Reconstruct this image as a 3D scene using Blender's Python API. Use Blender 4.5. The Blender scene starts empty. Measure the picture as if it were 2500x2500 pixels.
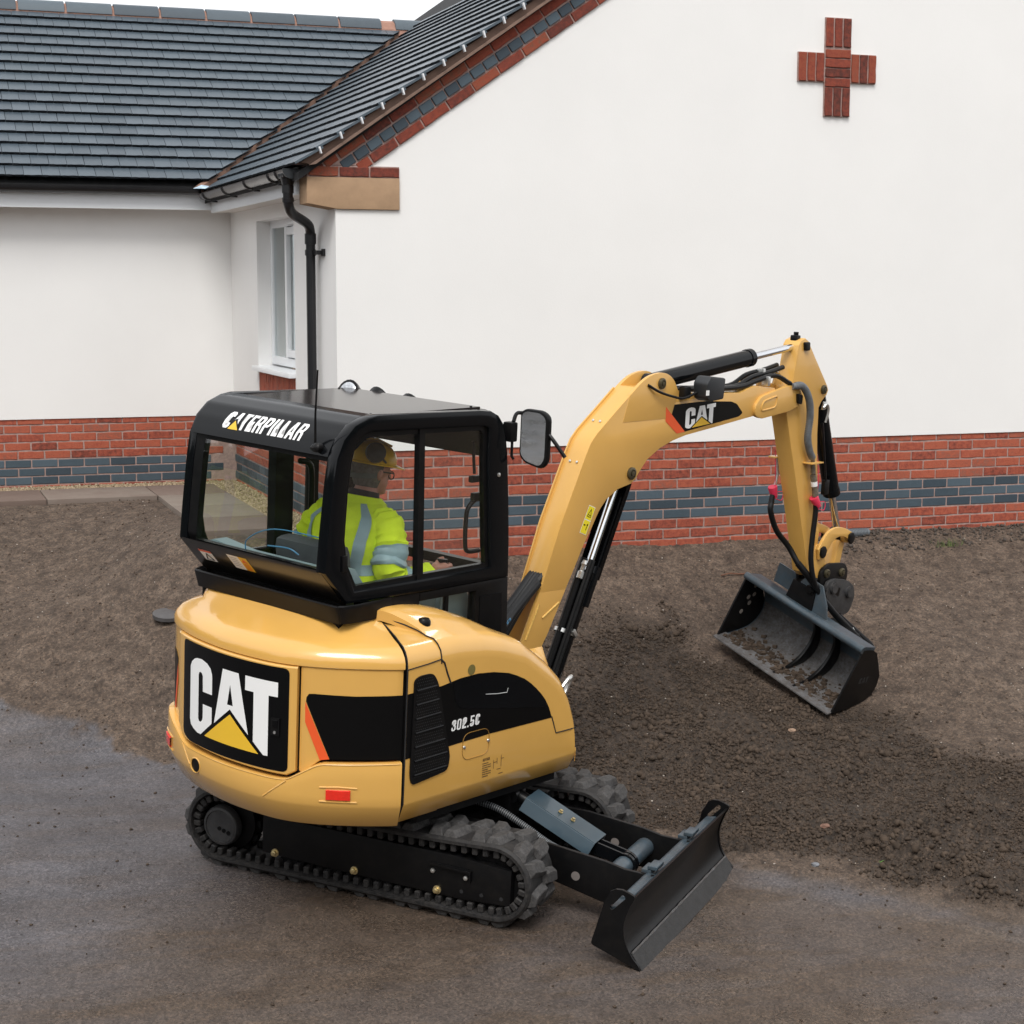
import bpy, bmesh, math, random
import numpy as np
from mathutils import Vector, Matrix, noise as mnoise

random.seed(7)
SC = bpy.context.scene
COL = SC.collection

# ------------------------------------------------------------------ camera
cam_d = bpy.data.cameras.new('camera')
cam_d.sensor_width = 36.0
cam_d.lens = 61.51
cam_d.clip_start = 0.1
cam_d.clip_end = 400.0
cam = bpy.data.objects.new('camera', cam_d)
COL.objects.link(cam)
def cam_matrix(loc, yaw, pitch, roll):
    f = Vector((math.sin(yaw)*math.cos(pitch), math.cos(yaw)*math.cos(pitch), -math.sin(pitch)))
    r = Vector((math.cos(yaw), -math.sin(yaw), 0.0))
    u = r.cross(f)
    c, s = math.cos(roll), math.sin(roll)
    r2, u2 = c*r + s*u, c*u - s*r
    m = Matrix((r2, u2, -f)).transposed().to_4x4()
    m.translation = Vector(loc)
    return m
CAM_LOC = Vector((-2.968, -11.881, 1.499))
cam.matrix_world = cam_matrix(CAM_LOC, math.radians(19.684), math.radians(7.313), math.radians(0.095))
SC.camera = cam

# ------------------------------------------------------------------ world: bright overcast sky
SUN_EL, SUN_AZ = math.radians(52), math.radians(205)      # azimuth clockwise from +Y
w = bpy.data.worlds.new('World'); SC.world = w; w.use_nodes = True
nt = w.node_tree; nt.nodes.clear()
sky = nt.nodes.new('ShaderNodeTexSky'); sky.sky_type = 'NISHITA'; sky.sun_disc = False
sky.sun_elevation = SUN_EL; sky.sun_rotation = SUN_AZ
sky.air_density = 1.0; sky.dust_density = 4.0; sky.ozone_density = 1.0
hsv = nt.nodes.new('ShaderNodeHueSaturation'); hsv.inputs['Saturation'].default_value = 0.12
hsv.inputs['Value'].default_value = 1.0
mx = nt.nodes.new('ShaderNodeMixRGB'); mx.inputs[0].default_value = 0.75
mx.inputs[2].default_value = (7.6, 7.7, 7.9, 1)             # even cloud deck
bg = nt.nodes.new('ShaderNodeBackground'); bg.inputs['Strength'].default_value = 0.13
out = nt.nodes.new('ShaderNodeOutputWorld')
nt.links.new(sky.outputs[0], hsv.inputs['Color']); nt.links.new(hsv.outputs[0], mx.inputs[1])
nt.links.new(mx.outputs[0], bg.inputs['Color']); nt.links.new(bg.outputs[0], out.inputs['Surface'])

sun_d = bpy.data.lights.new('sun', 'SUN'); sun_d.energy = 1.5; sun_d.angle = math.radians(25)
sun_d.color = (1.0, 0.97, 0.92)
sun = bpy.data.objects.new('sun', sun_d); COL.objects.link(sun)
sd = Vector((math.sin(SUN_AZ)*math.cos(SUN_EL), math.cos(SUN_AZ)*math.cos(SUN_EL), math.sin(SUN_EL)))
sun.rotation_euler = sd.to_track_quat('Z', 'Y').to_euler()
sun.location = (0, -10, 12)

vs = SC.view_settings
vs.view_transform = 'Standard'; vs.look = 'None'; vs.gamma = 1.0; vs.use_curve_mapping = False
vs.exposure = 0.42
SC.render.resolution_x = 1024; SC.render.resolution_y = 1024
SC.render.engine = 'CYCLES'

# ------------------------------------------------------------------ material helpers
def new_mat(name):
    m = bpy.data.materials.new(name); m.use_nodes = True
    t = m.node_tree
    b = t.nodes.get('Principled BSDF')
    return m, t, b
def N(t, kind, **kw):
    n = t.nodes.new(kind)
    for k, v in kw.items():
        if hasattr(n, k): setattr(n, k, v)
        else: n.inputs[k].default_value = v
    return n
def L(t, a, b): t.links.new(a, b)
def ramp(t, stops, interp='LINEAR'):
    r = t.nodes.new('ShaderNodeValToRGB'); r.color_ramp.interpolation = interp
    e = r.color_ramp.elements
    while len(e) < len(stops): e.new(0.5)
    for i, (p, c) in enumerate(stops):
        e[i].position = p; e[i].color = (c[0], c[1], c[2], 1)
    return r
def coords(t, obj=True, scale=None):
    tc = t.nodes.new('ShaderNodeTexCoord')
    o = tc.outputs['Object' if obj else 'Generated']
    if scale:
        mp = t.nodes.new('ShaderNodeMapping'); mp.inputs['Scale'].default_value = scale
        L(t, o, mp.inputs[0]); o = mp.outputs[0]
    return o
def simple(name, col, rough=0.5, metal=0.0, var=0.12, nscale=6.0, bump=0.0, bscale=60.0, coat=0.0, spec=0.5, dirt=None, dirt_amt=0.0, world=False):
    """painted / plain surface: colour with slight uneven tone, optional bump and dirt film"""
    m, t, b = new_mat(name)
    co = coords(t)
    if world:
        g = t.nodes.new('ShaderNodeNewGeometry'); co = g.outputs['Position']
    n = N(t, 'ShaderNodeTexNoise', Scale=nscale, Detail=5.0, Roughness=0.6); L(t, co, n.inputs['Vector'])
    lo = tuple(c*(1-var) for c in col); hi = tuple(min(1, c*(1+var)) for c in col)
    r = ramp(t, [(0.3, lo), (0.7, hi)]); L(t, n.outputs['Fac'], r.inputs[0])
    colour = r.outputs[0]
    if dirt:
        n2 = N(t, 'ShaderNodeTexNoise', Scale=nscale*3.1, Detail=8.0, Roughness=0.7); L(t, co, n2.inputs['Vector'])
        r2 = ramp(t, [(0.5-dirt_amt*0.3, (0, 0, 0)), (0.75, (1, 1, 1))]); L(t, n2.outputs['Fac'], r2.inputs[0])
        mm = N(t, 'ShaderNodeMixRGB'); mulf = N(t, 'ShaderNodeMath', operation='MULTIPLY'); mulf.inputs[1].default_value = dirt_amt
        L(t, r2.outputs[0], mulf.inputs[0]); L(t, mulf.outputs[0], mm.inputs[0]); L(t, colour, mm.inputs[1]); mm.inputs[2].default_value = (*dirt, 1)
        colour = mm.outputs[0]
        rr = N(t, 'ShaderNodeMath', operation='MULTIPLY_ADD'); L(t, mulf.outputs[0], rr.inputs[0]); rr.inputs[1].default_value = 0.5; rr.inputs[2].default_value = rough
        L(t, rr.outputs[0], b.inputs['Roughness'])
    else:
        b.inputs['Roughness'].default_value = rough
    L(t, colour, b.inputs['Base Color'])
    b.inputs['Metallic'].default_value = metal
    b.inputs['Specular IOR Level'].default_value = spec
    if coat: b.inputs['Coat Weight'].default_value = coat; b.inputs['Coat Roughness'].default_value = 0.06
    if bump:
        n3 = N(t, 'ShaderNodeTexNoise', Scale=bscale, Detail=6.0, Roughness=0.65); L(t, co, n3.inputs['Vector'])
        bp = N(t, 'ShaderNodeBump', Strength=bump, Distance=0.004); L(t, n3.outputs['Fac'], bp.inputs['Height']); L(t, bp.outputs[0], b.inputs['Normal'])
    return m

def per_piece(name, cols, rough=0.8, rscale=1.0, mottle=0.35, nscale=22.0, bump=0.5, bscale=70.0, speck=None, speck_amt=0.0, spec=0.4):
    """material for bricks and tiles: tone picked per object, mottled inside the piece"""
    m, t, b = new_mat(name)
    oi = t.nodes.new('ShaderNodeObjectInfo')
    g = t.nodes.new('ShaderNodeNewGeometry'); co = g.outputs['Position']
    n = N(t, 'ShaderNodeTexNoise', Scale=nscale, Detail=6.0, Roughness=0.65); L(t, co, n.inputs['Vector'])
    ma = N(t, 'ShaderNodeMath', operation='MULTIPLY_ADD'); L(t, n.outputs['Fac'], ma.inputs[0]); ma.inputs[1].default_value = mottle*2; ma.inputs[2].default_value = -mottle
    ad = N(t, 'ShaderNodeMath', operation='ADD'); rs = N(t, 'ShaderNodeMath', operation='MULTIPLY_ADD'); L(t, oi.outputs['Random'], rs.inputs[0]); rs.inputs[1].default_value = rscale; rs.inputs[2].default_value = 0.5-0.5*rscale; L(t, rs.outputs[0], ad.inputs[0]); L(t, ma.outputs[0], ad.inputs[1])
    k = len(cols)
    r = ramp(t, [((i+0.5)/k, c) for i, c in enumerate(cols)]); L(t, ad.outputs[0], r.inputs[0])
    colour = r.outputs[0]
    if speck:
        n2 = N(t, 'ShaderNodeTexNoise', Scale=190.0, Detail=3.0, Roughness=0.8); L(t, co, n2.inputs['Vector'])
        r2 = ramp(t, [(0.60, (0, 0, 0)), (0.70, (1, 1, 1))]); L(t, n2.outputs['Fac'], r2.inputs[0])
        mu = N(t, 'ShaderNodeMath', operation='MULTIPLY'); L(t, r2.outputs[0], mu.inputs[0]); mu.inputs[1].default_value = speck_amt
        mm = N(t, 'ShaderNodeMixRGB'); L(t, mu.outputs[0], mm.inputs[0]); L(t, colour, mm.inputs[1]); mm.inputs[2].default_value = (*speck, 1)
        colour = mm.outputs[0]
    L(t, colour, b.inputs['Base Color'])
    b.inputs['Roughness'].default_value = rough; b.inputs['Specular IOR Level'].default_value = spec
    n3 = N(t, 'ShaderNodeTexNoise', Scale=bscale, Detail=6.0, Roughness=0.7); L(t, co, n3.inputs['Vector'])
    bp = N(t, 'ShaderNodeBump', Strength=bump, Distance=0.006); L(t, n3.outputs['Fac'], bp.inputs['Height']); L(t, bp.outputs[0], b.inputs['Normal'])
    return m

# ------------------------------------------------------------------ mesh helpers
class MB:
    """collects shapes and links them as ONE mesh object"""
    def __init__(self): self.bm = bmesh.new()
    def add(self, bm):
        me = bpy.data.meshes.new('tmp'); bm.to_mesh(me); bm.free()
        self.bm.from_mesh(me); bpy.data.meshes.remove(me)
    def raw(self, verts, faces):
        vs_ = [self.bm.verts.new(v) for v in verts]
        for f in faces:
            try: self.bm.faces.new([vs_[i] for i in f])
            except ValueError: pass
        return vs_
    def box(self, c, s, bevel=0.0, rot=None, seg=2):
        b = bmesh.new(); bmesh.ops.create_cube(b, size=1.0)
        bmesh.ops.scale(b, vec=s, verts=b.verts)
        if bevel: bmesh.ops.bevel(b, geom=b.edges[:], offset=bevel, segments=seg, affect='EDGES', profile=0.6)
        m = Matrix.Translation(c)
        if rot is not None: m = m @ rot
        bmesh.ops.transform(b, matrix=m, verts=b.verts); self.add(b)
    def prism(self, pts, fn0, fn1, bevel=0.0, seg=2):
        """polygon pts (2D) extruded between the maps fn0(p) and fn1(p)"""
        b = bmesh.new(); n = len(pts)
        A = [b.verts.new(fn0(p)) for p in pts]; B = [b.verts.new(fn1(p)) for p in pts]
        b.faces.new(A); b.faces.new(B[::-1])
        for i in range(n): b.faces.new((A[(i+1) % n], A[i], B[i], B[(i+1) % n]))
        bmesh.ops.recalc_face_normals(b, faces=b.faces)
        if bevel:
            keep = [e for e in b.edges if e.calc_face_angle(0) > 0.35 and (e.verts[0] in A) == (e.verts[1] in A)]
            bmesh.ops.bevel(b, geom=keep, offset=bevel, segments=seg, affect='EDGES', profile=0.6)
        self.add(b)
    def ring(self, outer, inner, fn0, fn1, bevel=0.0):
        """frame between two loops with the same number of points"""
        b = bmesh.new(); n = len(outer)
        O0 = [b.verts.new(fn0(p)) for p in outer]; I0 = [b.verts.new(fn0(p)) for p in inner]
        O1 = [b.verts.new(fn1(p)) for p in outer]; I1 = [b.verts.new(fn1(p)) for p in inner]
        edges = []
        for i in range(n):
            j = (i+1) % n
            b.faces.new((O0[i], O0[j], I0[j], I0[i])); b.faces.new((O1[j], O1[i], I1[i], I1[j]))
            b.faces.new((O0[j], O0[i], O1[i], O1[j])); b.faces.new((I0[i], I0[j], I1[j], I1[i]))
        bmesh.ops.recalc_face_normals(b, faces=b.faces)
        if bevel:
            loops = []
            for lp in (O0, I0, O1, I1):
                for i in range(n):
                    e = b.edges.get((lp[i], lp[(i+1) % n]))
                    if e: loops.append(e)
            bmesh.ops.bevel(b, geom=loops, offset=bevel, segments=2, affect='EDGES', profile=0.6)
        self.add(b)
    def cyl(self, p0, p1, r0, r1=None, seg=20, bevel=0.0):
        if r1 is None: r1 = r0
        p0, p1 = Vector(p0), Vector(p1); d = p1-p0; L_ = d.length
        b = bmesh.new()
        bmesh.ops.create_cone(b, cap_ends=True, segments=seg, radius1=r0, radius2=r1, depth=L_)
        if bevel:
            ed = [e for e in b.edges if abs(e.verts[0].co.z-e.verts[1].co.z) < 1e-6]
            bmesh.ops.bevel(b, geom=ed, offset=bevel, segments=2, affect='EDGES')
        m = Matrix.Translation((p0+p1)/2) @ d.to_track_quat('Z', 'Y').to_matrix().to_4x4()
        bmesh.ops.transform(b, matrix=m, verts=b.verts); self.add(b)
    def tube(self, path, r, seg=10, closed=False, radii=None):
        pts = [Vector(p) for p in path]; n = len(pts); rings = []
        up = Vector((0.123, 0.31, 0.94)).normalized(); prev = None
        for i, p in enumerate(pts):
            a = pts[i-1] if (i > 0 or closed) else pts[i]; c = pts[(i+1) % n] if (i < n-1 or closed) else pts[i]
            t = (c-a).normalized()
            if prev is None:
                x = t.cross(up).normalized()
            else:
                x = (prev - t*prev.dot(t)).normalized()
            prev = x; y = t.cross(x)
            rr = radii[i] if radii else r
            rings.append([self.bm.verts.new(p + (x*math.cos(2*math.pi*k/seg)+y*math.sin(2*math.pi*k/seg))*rr) for k in range(seg)])
        rng = range(n if closed else n-1)
        for i in rng:
            A, B = rings[i], rings[(i+1) % n]
            for k in range(seg): self.bm.faces.new((A[k], A[(k+1) % seg], B[(k+1) % seg], B[k]))
        if not closed:
            self.bm.faces.new(rings[0][::-1]); self.bm.faces.new(rings[-1])
    def loft(self, rows, closed=False, cap=False):
        R = [[self.bm.verts.new(p) for p in row] for row in rows]; fs = []
        for i in range(len(R)-1):
            m = len(R[i])
            for k in range(m if closed else m-1):
                try: fs.append(self.bm.faces.new((R[i][k], R[i][(k+1) % m], R[i+1][(k+1) % m], R[i+1][k])))
                except ValueError: pass
        if cap:
            self.bm.faces.new(R[0][::-1]); self.bm.faces.new(R[-1])
        return R
    def lathe(self, prof, origin, axis, seg=24):
        """prof: list of (radius, height along axis)"""
        axis = Vector(axis).normalized(); q = axis.to_track_quat('Z', 'Y').to_matrix()
        rows = []
        for r, h in prof:
            rows.append([Vector(origin)+q @ Vector((r*math.cos(2*math.pi*k/seg), r*math.sin(2*math.pi*k/seg), h)) for k in range(seg)])
        self.loft(rows, closed=True, cap=True)
    def build(self, name, mat, parent=None, smooth=38.0, recalc=True, weld=0.0):
        if weld: bmesh.ops.remove_doubles(self.bm, verts=self.bm.verts, dist=weld)
        if recalc: bmesh.ops.recalc_face_normals(self.bm, faces=self.bm.faces)
        me = bpy.data.meshes.new(name); self.bm.to_mesh(me); self.bm.free()
        if smooth:
            me.shade_smooth()
            me.set_sharp_from_angle(angle=math.radians(smooth))
        me.materials.append(mat)
        return link(name, me, parent)
def link(name, me, parent=None):
    o = bpy.data.objects.new(name, me); COL.objects.link(o)
    if parent is not None: o.parent = parent
    return o
def tag(o, label=None, cat=None, group=None, kind=None):
    if label: o['label'] = label
    if cat: o['category'] = cat
    if group: o['group'] = group
    if kind: o['kind'] = kind
    return o
def empty(name, loc=(0, 0, 0)):
    o = bpy.data.objects.new(name, None); COL.objects.link(o); o.location = loc; o.empty_display_size = 0.2
    return o
def spline(pts, n=6, closed=False):
    """Catmull-Rom through points, n samples per span"""
    P = [Vector(p) for p in pts]; m = len(P); out_ = []
    for i in range(m if closed else m-1):
        a = P[(i-1) % m] if (closed or i > 0) else P[0]*2-P[1]
        b_, c = P[i], P[(i+1) % m]
        d = P[(i+2) % m] if (closed or i < m-2) else P[-1]*2-P[-2]
        for k in range(n):
            t = k/n
            out_.append(0.5*((2*b_)+(c-a)*t+(2*a-5*b_+4*c-d)*t*t+(3*b_-a-3*c+d)*t**3))
    if not closed: out_.append(P[-1].copy())
    return out_
def rot_to(d, up=(0, 0, 1)):
    return Vector(d).to_track_quat('Z', 'Y').to_matrix().to_4x4()
# ================================================================== HOUSE
M_render = simple('white_render', (0.83, 0.822, 0.808), rough=0.9, var=0.02, nscale=1.1, bump=0.22, bscale=120, spec=0.2, world=True)
M_mortar = simple('mortar', (0.36, 0.255, 0.228), rough=0.95, var=0.2, nscale=30, bump=0.4, bscale=120, spec=0.2, world=True)
M_brick = per_piece('red_brick', [(0.13, 0.038, 0.026), (0.25, 0.060, 0.038), (0.34, 0.080, 0.046), (0.40, 0.102, 0.055), (0.33, 0.092, 0.055), (0.25, 0.105, 0.075)], rough=0.85, rscale=0.55, mottle=0.60, nscale=30, bump=0.7, bscale=80, speck=(0.05, 0.02, 0.015), speck_amt=0.7)
M_brickd = per_piece('dark_red_brick', [(0.085, 0.028, 0.021), (0.17, 0.040, 0.026), (0.24, 0.050, 0.029), (0.28, 0.066, 0.034), (0.19, 0.075, 0.046)], rough=0.85, rscale=0.6, mottle=0.55, nscale=30, bump=0.7, bscale=80, speck=(0.04, 0.018, 0.014), speck_amt=0.6)
M_bluebrick = per_piece('blue_brick', [(0.040, 0.058, 0.075), (0.055, 0.08, 0.10), (0.075, 0.105, 0.13)], rough=0.6, mottle=0.2, nscale=18, bump=0.25, bscale=60, speck=(0.22, 0.27, 0.30), speck_amt=0.22)
M_tile = per_piece('slate_tile', [(0.058, 0.077, 0.095), (0.068, 0.090, 0.110), (0.080, 0.103, 0.125)], rough=0.33, mottle=0.16, nscale=10, bump=0.25, bscale=90, speck=(0.28, 0.33, 0.37), speck_amt=0.25, spec=0.5)
M_tedge = simple('slate_edge_shade', (0.012, 0.014, 0.017), rough=0.8, var=0.3, nscale=30, spec=0.15, world=True)  # dark slate edges, blackened further to paint in the gap shade between rows
M_ridge = per_piece('ridge_clay', [(0.055, 0.072, 0.088), (0.072, 0.092, 0.11), (0.09, 0.115, 0.135)], rough=0.5, mottle=0.25, nscale=12, bump=0.25)
M_pointing = simple('roof_pointing', (0.36, 0.20, 0.15), rough=0.95, var=0.2, nscale=14, bump=0.5, bscale=90, world=True)
M_valley = simple('valley_mortar', (0.22, 0.125, 0.088), rough=0.95, var=0.25, nscale=10, bump=0.5, bscale=80, world=True)
M_board = simple('undercloak_board', (0.20, 0.13, 0.10), rough=0.9, var=0.18, nscale=8, bump=0.3, bscale=60, world=True)
M_kneel = simple('buff_stone', (0.40, 0.265, 0.165), rough=0.9, var=0.1, nscale=9, bump=0.35, bscale=130, spec=0.2, world=True)
M_upvc = simple('white_upvc', (0.80, 0.82, 0.84), rough=0.3, var=0.015, nscale=4)
M_blackpvc = simple('black_pvc', (0.012, 0.012, 0.014), rough=0.32, var=0.2, nscale=5)
M_gutter = simple('grey_gutter', (0.075, 0.066, 0.064), rough=0.22, var=0.1, nscale=5)
M_clip = simple('steel_clip', (0.75, 0.76, 0.78), rough=0.4, var=0.05)
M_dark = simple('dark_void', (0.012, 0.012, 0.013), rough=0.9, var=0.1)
M_curtain = simple('net_curtain', (0.42, 0.43, 0.42), rough=0.9, var=0.05)
def glass(name, tint=(0.9, 0.93, 0.93), alpha=0.12, rough=0.03):
    m, t, b = new_mat(name)
    b.inputs['Base Color'].default_value = (*tint, 1); b.inputs['Roughness'].default_value = rough
    b.inputs['IOR'].default_value = 1.45
    tr = t.nodes.new('ShaderNodeBsdfTransparent'); tr.inputs[0].default_value = (*tint, 1)
    gl = t.nodes.new('ShaderNodeBsdfGlossy'); gl.inputs['Roughness'].default_value = rough; gl.inputs[0].default_value = (1, 1, 1, 1)
    fr = t.nodes.new('ShaderNodeLayerWeight'); fr.inputs['Blend'].default_value = 0.5
    pw = N(t, 'ShaderNodeMath', operation='POWER'); L(t, fr.outputs['Facing'], pw.inputs[0]); pw.inputs[1].default_value = 5.0
    ad = N(t, 'ShaderNodeMath', operation='MULTIPLY_ADD'); L(t, pw.outputs[0], ad.inputs[0]); ad.inputs[1].default_value = 0.9; ad.inputs[2].default_value = alpha
    mix = t.nodes.new('ShaderNodeMixShader'); L(t, ad.outputs[0], mix.inputs[0]); L(t, tr.outputs[0], mix.inputs[1]); L(t, gl.outputs[0], mix.inputs[2])
    o = t.nodes.get('Material Output'); L(t, mix.outputs[0], o.inputs['Surface'])
    return m
M_pane = glass('window_pane', (0.75, 0.8, 0.8), 0.10)

D = 3.874          # set-back of the left wing
SL = 0.70          # roof slope
house = empty('house', (0, 0, -0.5))
tag(house, 'white rendered house with red and blue brick plinth and slate grey tiled roofs', 'house')
def hp(o):          # parent to the house, keeping world coordinates in the mesh
    o.parent = house; o.matrix_parent_inverse = Matrix.Translation((0, 0, 0.5)); return o
def hbuild(mb, name, mat, **k): return hp(mb.build(name, mat, **k))

ZR = 0.352                 # underside of the render
# --- rendered walls (proud of the brick face by 12 mm)
mb = MB()
def zroof(x): return 2.33+SL*(x+0.02)
P = [(0.0, ZR), (8.5, ZR), (8.5, 9.0), (0.0+8.5, zroof(8.5)), ]
pts = [(-0.012, ZR), (8.4, ZR), (8.4, zroof(8.4)-0.12), (0.20, zroof(0.20)-0.12), (0.20, 2.14), (-0.012, 2.14)]
mb.prism(pts, lambda p: (p[0], -0.012, p[1]), lambda p: (p[0], 0.10, p[1]))
wall_front = hbuild(mb, 'wall', M_render, smooth=0)
# return wall with window opening (y 1.30-2.70, z .83-2.04); brick panel below the sill
mb = MB()
y0, y1, z0, z1 = 1.30, 2.70, 0.83, 2.04
def rbox(ya, yb, za, zb): mb.box((0.045, (ya+yb)/2, (za+zb)/2), (0.114, yb-ya, zb-za))
rbox(0.1005, y0, ZR, 2.2); rbox(y1, D, ZR, 2.2); rbox(y0, y1, z1, 2.2)
hbuild(mb, 'wall', M_render, smooth=0)
mb = MB()                                                             # thick reveals and cheeks of the opening
mb.box((0.185, y0-0.03, (z0+z1)/2), (0.166, 0.06, z1-z0+0.1)); mb.box((0.185, y1+0.03, (z0+z1)/2), (0.166, 0.06, z1-z0+0.1)); mb.box((0.185, (y0+y1)/2, z1+0.03), (0.166, y1-y0, 0.06))
hbuild(mb, 'window_reveal', M_render, smooth=0)
mb = MB(); mb.box((-3.05, D+0.045, (ZR+2.32)/2), (6.1-0.012, 0.114, 2.32-ZR))
hbuild(mb, 'wall', M_render, smooth=0)
# inner leaf so nothing shows through
mb = MB(); mb.box((4.3, 0.16, 0.9), (8.2, 0.1, 3.4)); mb.box((-3.0, D+0.16, 0.9), (6.3, 0.1, 3.4)); mb.box((0.16, 2.0, -0.15), (0.1, 3.9, 0.9)); hbuild(mb, 'inner_leaf', M_dark, smooth=0)

# --- plinth brickwork: mortar bed as wall part, every brick its own piece
mb = MB()
ZB = -1.05
mb.box((4.2, 0.0475, (ZR+0.02+ZB)/2), (8.396, 0.09, ZR+0.02-ZB))
plinth_front = hbuild(mb, 'plinth', M_mortar, smooth=0)
mb = MB(); mb.box((0.0475, 1.99, (ZR+0.02+ZB)/2), (0.09, 3.76, ZR+0.02-ZB)); plinth_return = hbuild(mb, 'plinth', M_mortar, smooth=0)
mb = MB(); mb.box((-3.0, D+0.0475, (ZR+0.02+ZB)/2), (6.1, 0.09, ZR+0.02-ZB)); plinth_left = hbuild(mb, 'plinth', M_mortar, smooth=0)

def rough_brick(name, lx, ly, lz, amp, seed, mat):
    b = bmesh.new(); bmesh.ops.create_cube(b, size=1.0)
    bmesh.ops.subdivide_edges(b, edges=[e for e in b.edges if abs(e.verts[0].co.x-e.verts[1].co.x) > 0.5], cuts=3)
    bmesh.ops.scale(b, vec=(lx, ly, lz), verts=b.verts)
    rnd = random.Random(seed)
    for v in b.verts:
        v.co += Vector((rnd.uniform(-1, 1)*amp*0.8, rnd.uniform(-1, 1)*amp, rnd.uniform(-1, 1)*amp))
    bmesh.ops.bevel(b, geom=[e for e in b.edges if e.calc_face_angle(0) > 0.6], offset=0.0035, segments=1, affect='EDGES')
    me = bpy.data.meshes.new(name); b.to_mesh(me); b.free(); me.shade_smooth(); me.set_sharp_from_angle(angle=math.radians(30)); me.materials.append(mat)
    return me
RB = [rough_brick('brick', 0.2125, 0.1, 0.0625, 0.0022, i, M_brick) for i in range(5)]
RD = [rough_brick('brick', 0.2125, 0.1, 0.0625, 0.0022, 80+i, M_brickd) for i in range(5)]
BB = [rough_brick('blue_brick', 0.214, 0.1, 0.064, 0.0008, 20+i, M_bluebrick) for i in range(3)]
RH = [rough_brick('brick', 0.1015, 0.1, 0.0635, 0.002, 40+i, M_brickd) for i in range(3)]
BH = [rough_brick('blue_brick', 0.1015, 0.1, 0.064, 0.0008, 60+i, M_bluebrick) for i in range(2)]
rb = random.Random(3)
far_bricks = {}
def put(me, parent, m):
    if me.name.startswith(('brick', 'blue_brick')) and (m.translation.x < -3.05 or m.translation.x > 6.35) and m.translation.z < 0.5:
        b = far_bricks.setdefault((parent.name, me.materials[0].name), bmesh.new()); c = me.copy(); c.transform(m); b.from_mesh(c); bpy.data.meshes.remove(c); return None   # beyond the picture
    o = bpy.data.objects.new(me.name.split('.')[0], me); COL.objects.link(o); o.parent = parent
    o.matrix_parent_inverse = parent.matrix_basis.inverted() if False else Matrix.Translation((0, 0, 0.5)) if parent is house else Matrix()
    o.matrix_basis = m
    return o
def run(y_dir, lo, hi, pitch0, blue, place, keep_lo=True):
    """one course of stretchers between lo and hi, cut bricks at the lo end"""
    k = math.floor((lo-pitch0)/0.225)
    while True:
        a = max(lo, pitch0+0.225*k); b = pitch0+0.225*(k+1); k += 1
        if a > hi: break
        if b-a < 0.05: continue
        place((a+b)/2, (b-a-0.0125)/0.2125 if b-a < 0.22 else 1.0)
for row in range(-8, 5):                       # row 0..4 red above z=0; -1..-3 blue; below red
    zc = 0.0375+row*0.075
    blue = -3 <= row <= -1
    off = 0.1125 if row % 2 == 0 else 0.0
    def front(xc, sc):
        me = rb.choice(BB if blue else RB)
        put(me, plinth_front, Matrix.Translation((xc, 0.047+rb.uniform(-1.5, 1.5)*0.001, zc+rb.uniform(-1, 1)*0.001)) @ Matrix.Rotation(rb.uniform(-.006, .006), 4, 'Z') @ Matrix.Rotation(rb.choice((0, math.pi)), 4, 'Z') @ Matrix.Diagonal((sc, 1, 1, 1)))
    run(0, -0.004, 8.3, 1.363+off, blue, front)
    if row <= 3:
        def ret(yc, sc): put(rb.choice(BB if blue else RB), plinth_return, Matrix.Translation((0.047, yc, zc)) @ Matrix.Rotation(math.pi/2, 4, 'Z') @ Matrix.Diagonal((sc, 1, 1, 1)))
        if row >= -6: run(0, 0.10, D-0.12, 0.10+off, blue, ret)
    if row >= -5:
        def left(xc, sc): put(rb.choice(BB if blue else RB), plinth_left, Matrix.Translation((xc, D+0.047+rb.uniform(-1, 1)*0.001, zc+rb.uniform(-1, 1)*0.001)) @ Matrix.Rotation(rb.choice((0, math.pi)), 4, 'Z') @ Matrix.Diagonal((sc, 1, 1, 1)))
        run(0, -5.5, -0.24, -2.019+off, blue, left)

for (pn, mn), b in far_bricks.items():
    me = bpy.data.meshes.new('outer_bricks'); b.to_mesh(me); b.free(); me.materials.append(bpy.data.materials[mn]); o = link('outer_bricks', me, bpy.data.objects[pn]); tag(o, kind='stuff'); o.matrix_parent_inverse = Matrix()
# --- brick soldier panel under the window sill
mb = MB(); mb.box((0.055, 2.0, 0.735-0.02), (0.09, y1-y0, 0.19)); pan = hbuild(mb, 'sill_panel', M_mortar, smooth=0)
for k in range(19):
    put(rb.choice(RB), pan, Matrix.Translation((0.043, y0+0.037+k*0.0745, 0.722)) @ Matrix.Rotation(math.pi/2, 4, 'Z') @ Matrix.Rotation(math.pi/2, 4, 'Y') @ Matrix.Diagonal((0.93, 1, 1, 1)))
mb = MB(); mb.box((0.045, 2.0, 0.49), (0.114, y1-y0, 0.27)); hbuild(mb, 'wall', M_render, smooth=0)

# --- window
win = MB(); X0 = 0.10
def wbar(mbx, ya, yb, za, zb, x=X0, t=0.05): mbx.box((x+t/2, (ya+yb)/2, (za+zb)/2), (t, yb-ya, zb-za), bevel=0.006)
wbar(win, y0, y0+0.07, z0+0.03, z1); wbar(win, y1-0.07, y1, z0+0.03, z1); wbar(win, y0+0.07, y1-0.07, z1-0.06, z1); wbar(win, y0+0.07, y1-0.07, z0+0.03, z0+0.1)
wbar(win, 2.06, 2.15, z0+0.1, z1-0.06)
window = hbuild(win, 'window', M_upvc)
sash = MB()
wbar(sash, 1.38, 1.44, 0.94, 1.97, X0-0.018, 0.045); wbar(sash, 2.0, 2.06, 0.94, 1.97, X0-0.018, 0.045); wbar(sash, 1.44, 2.0, 1.91, 1.97, X0-0.018, 0.045); wbar(sash, 1.44, 2.0, 0.94, 1.0, X0-0.018, 0.045)
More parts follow.
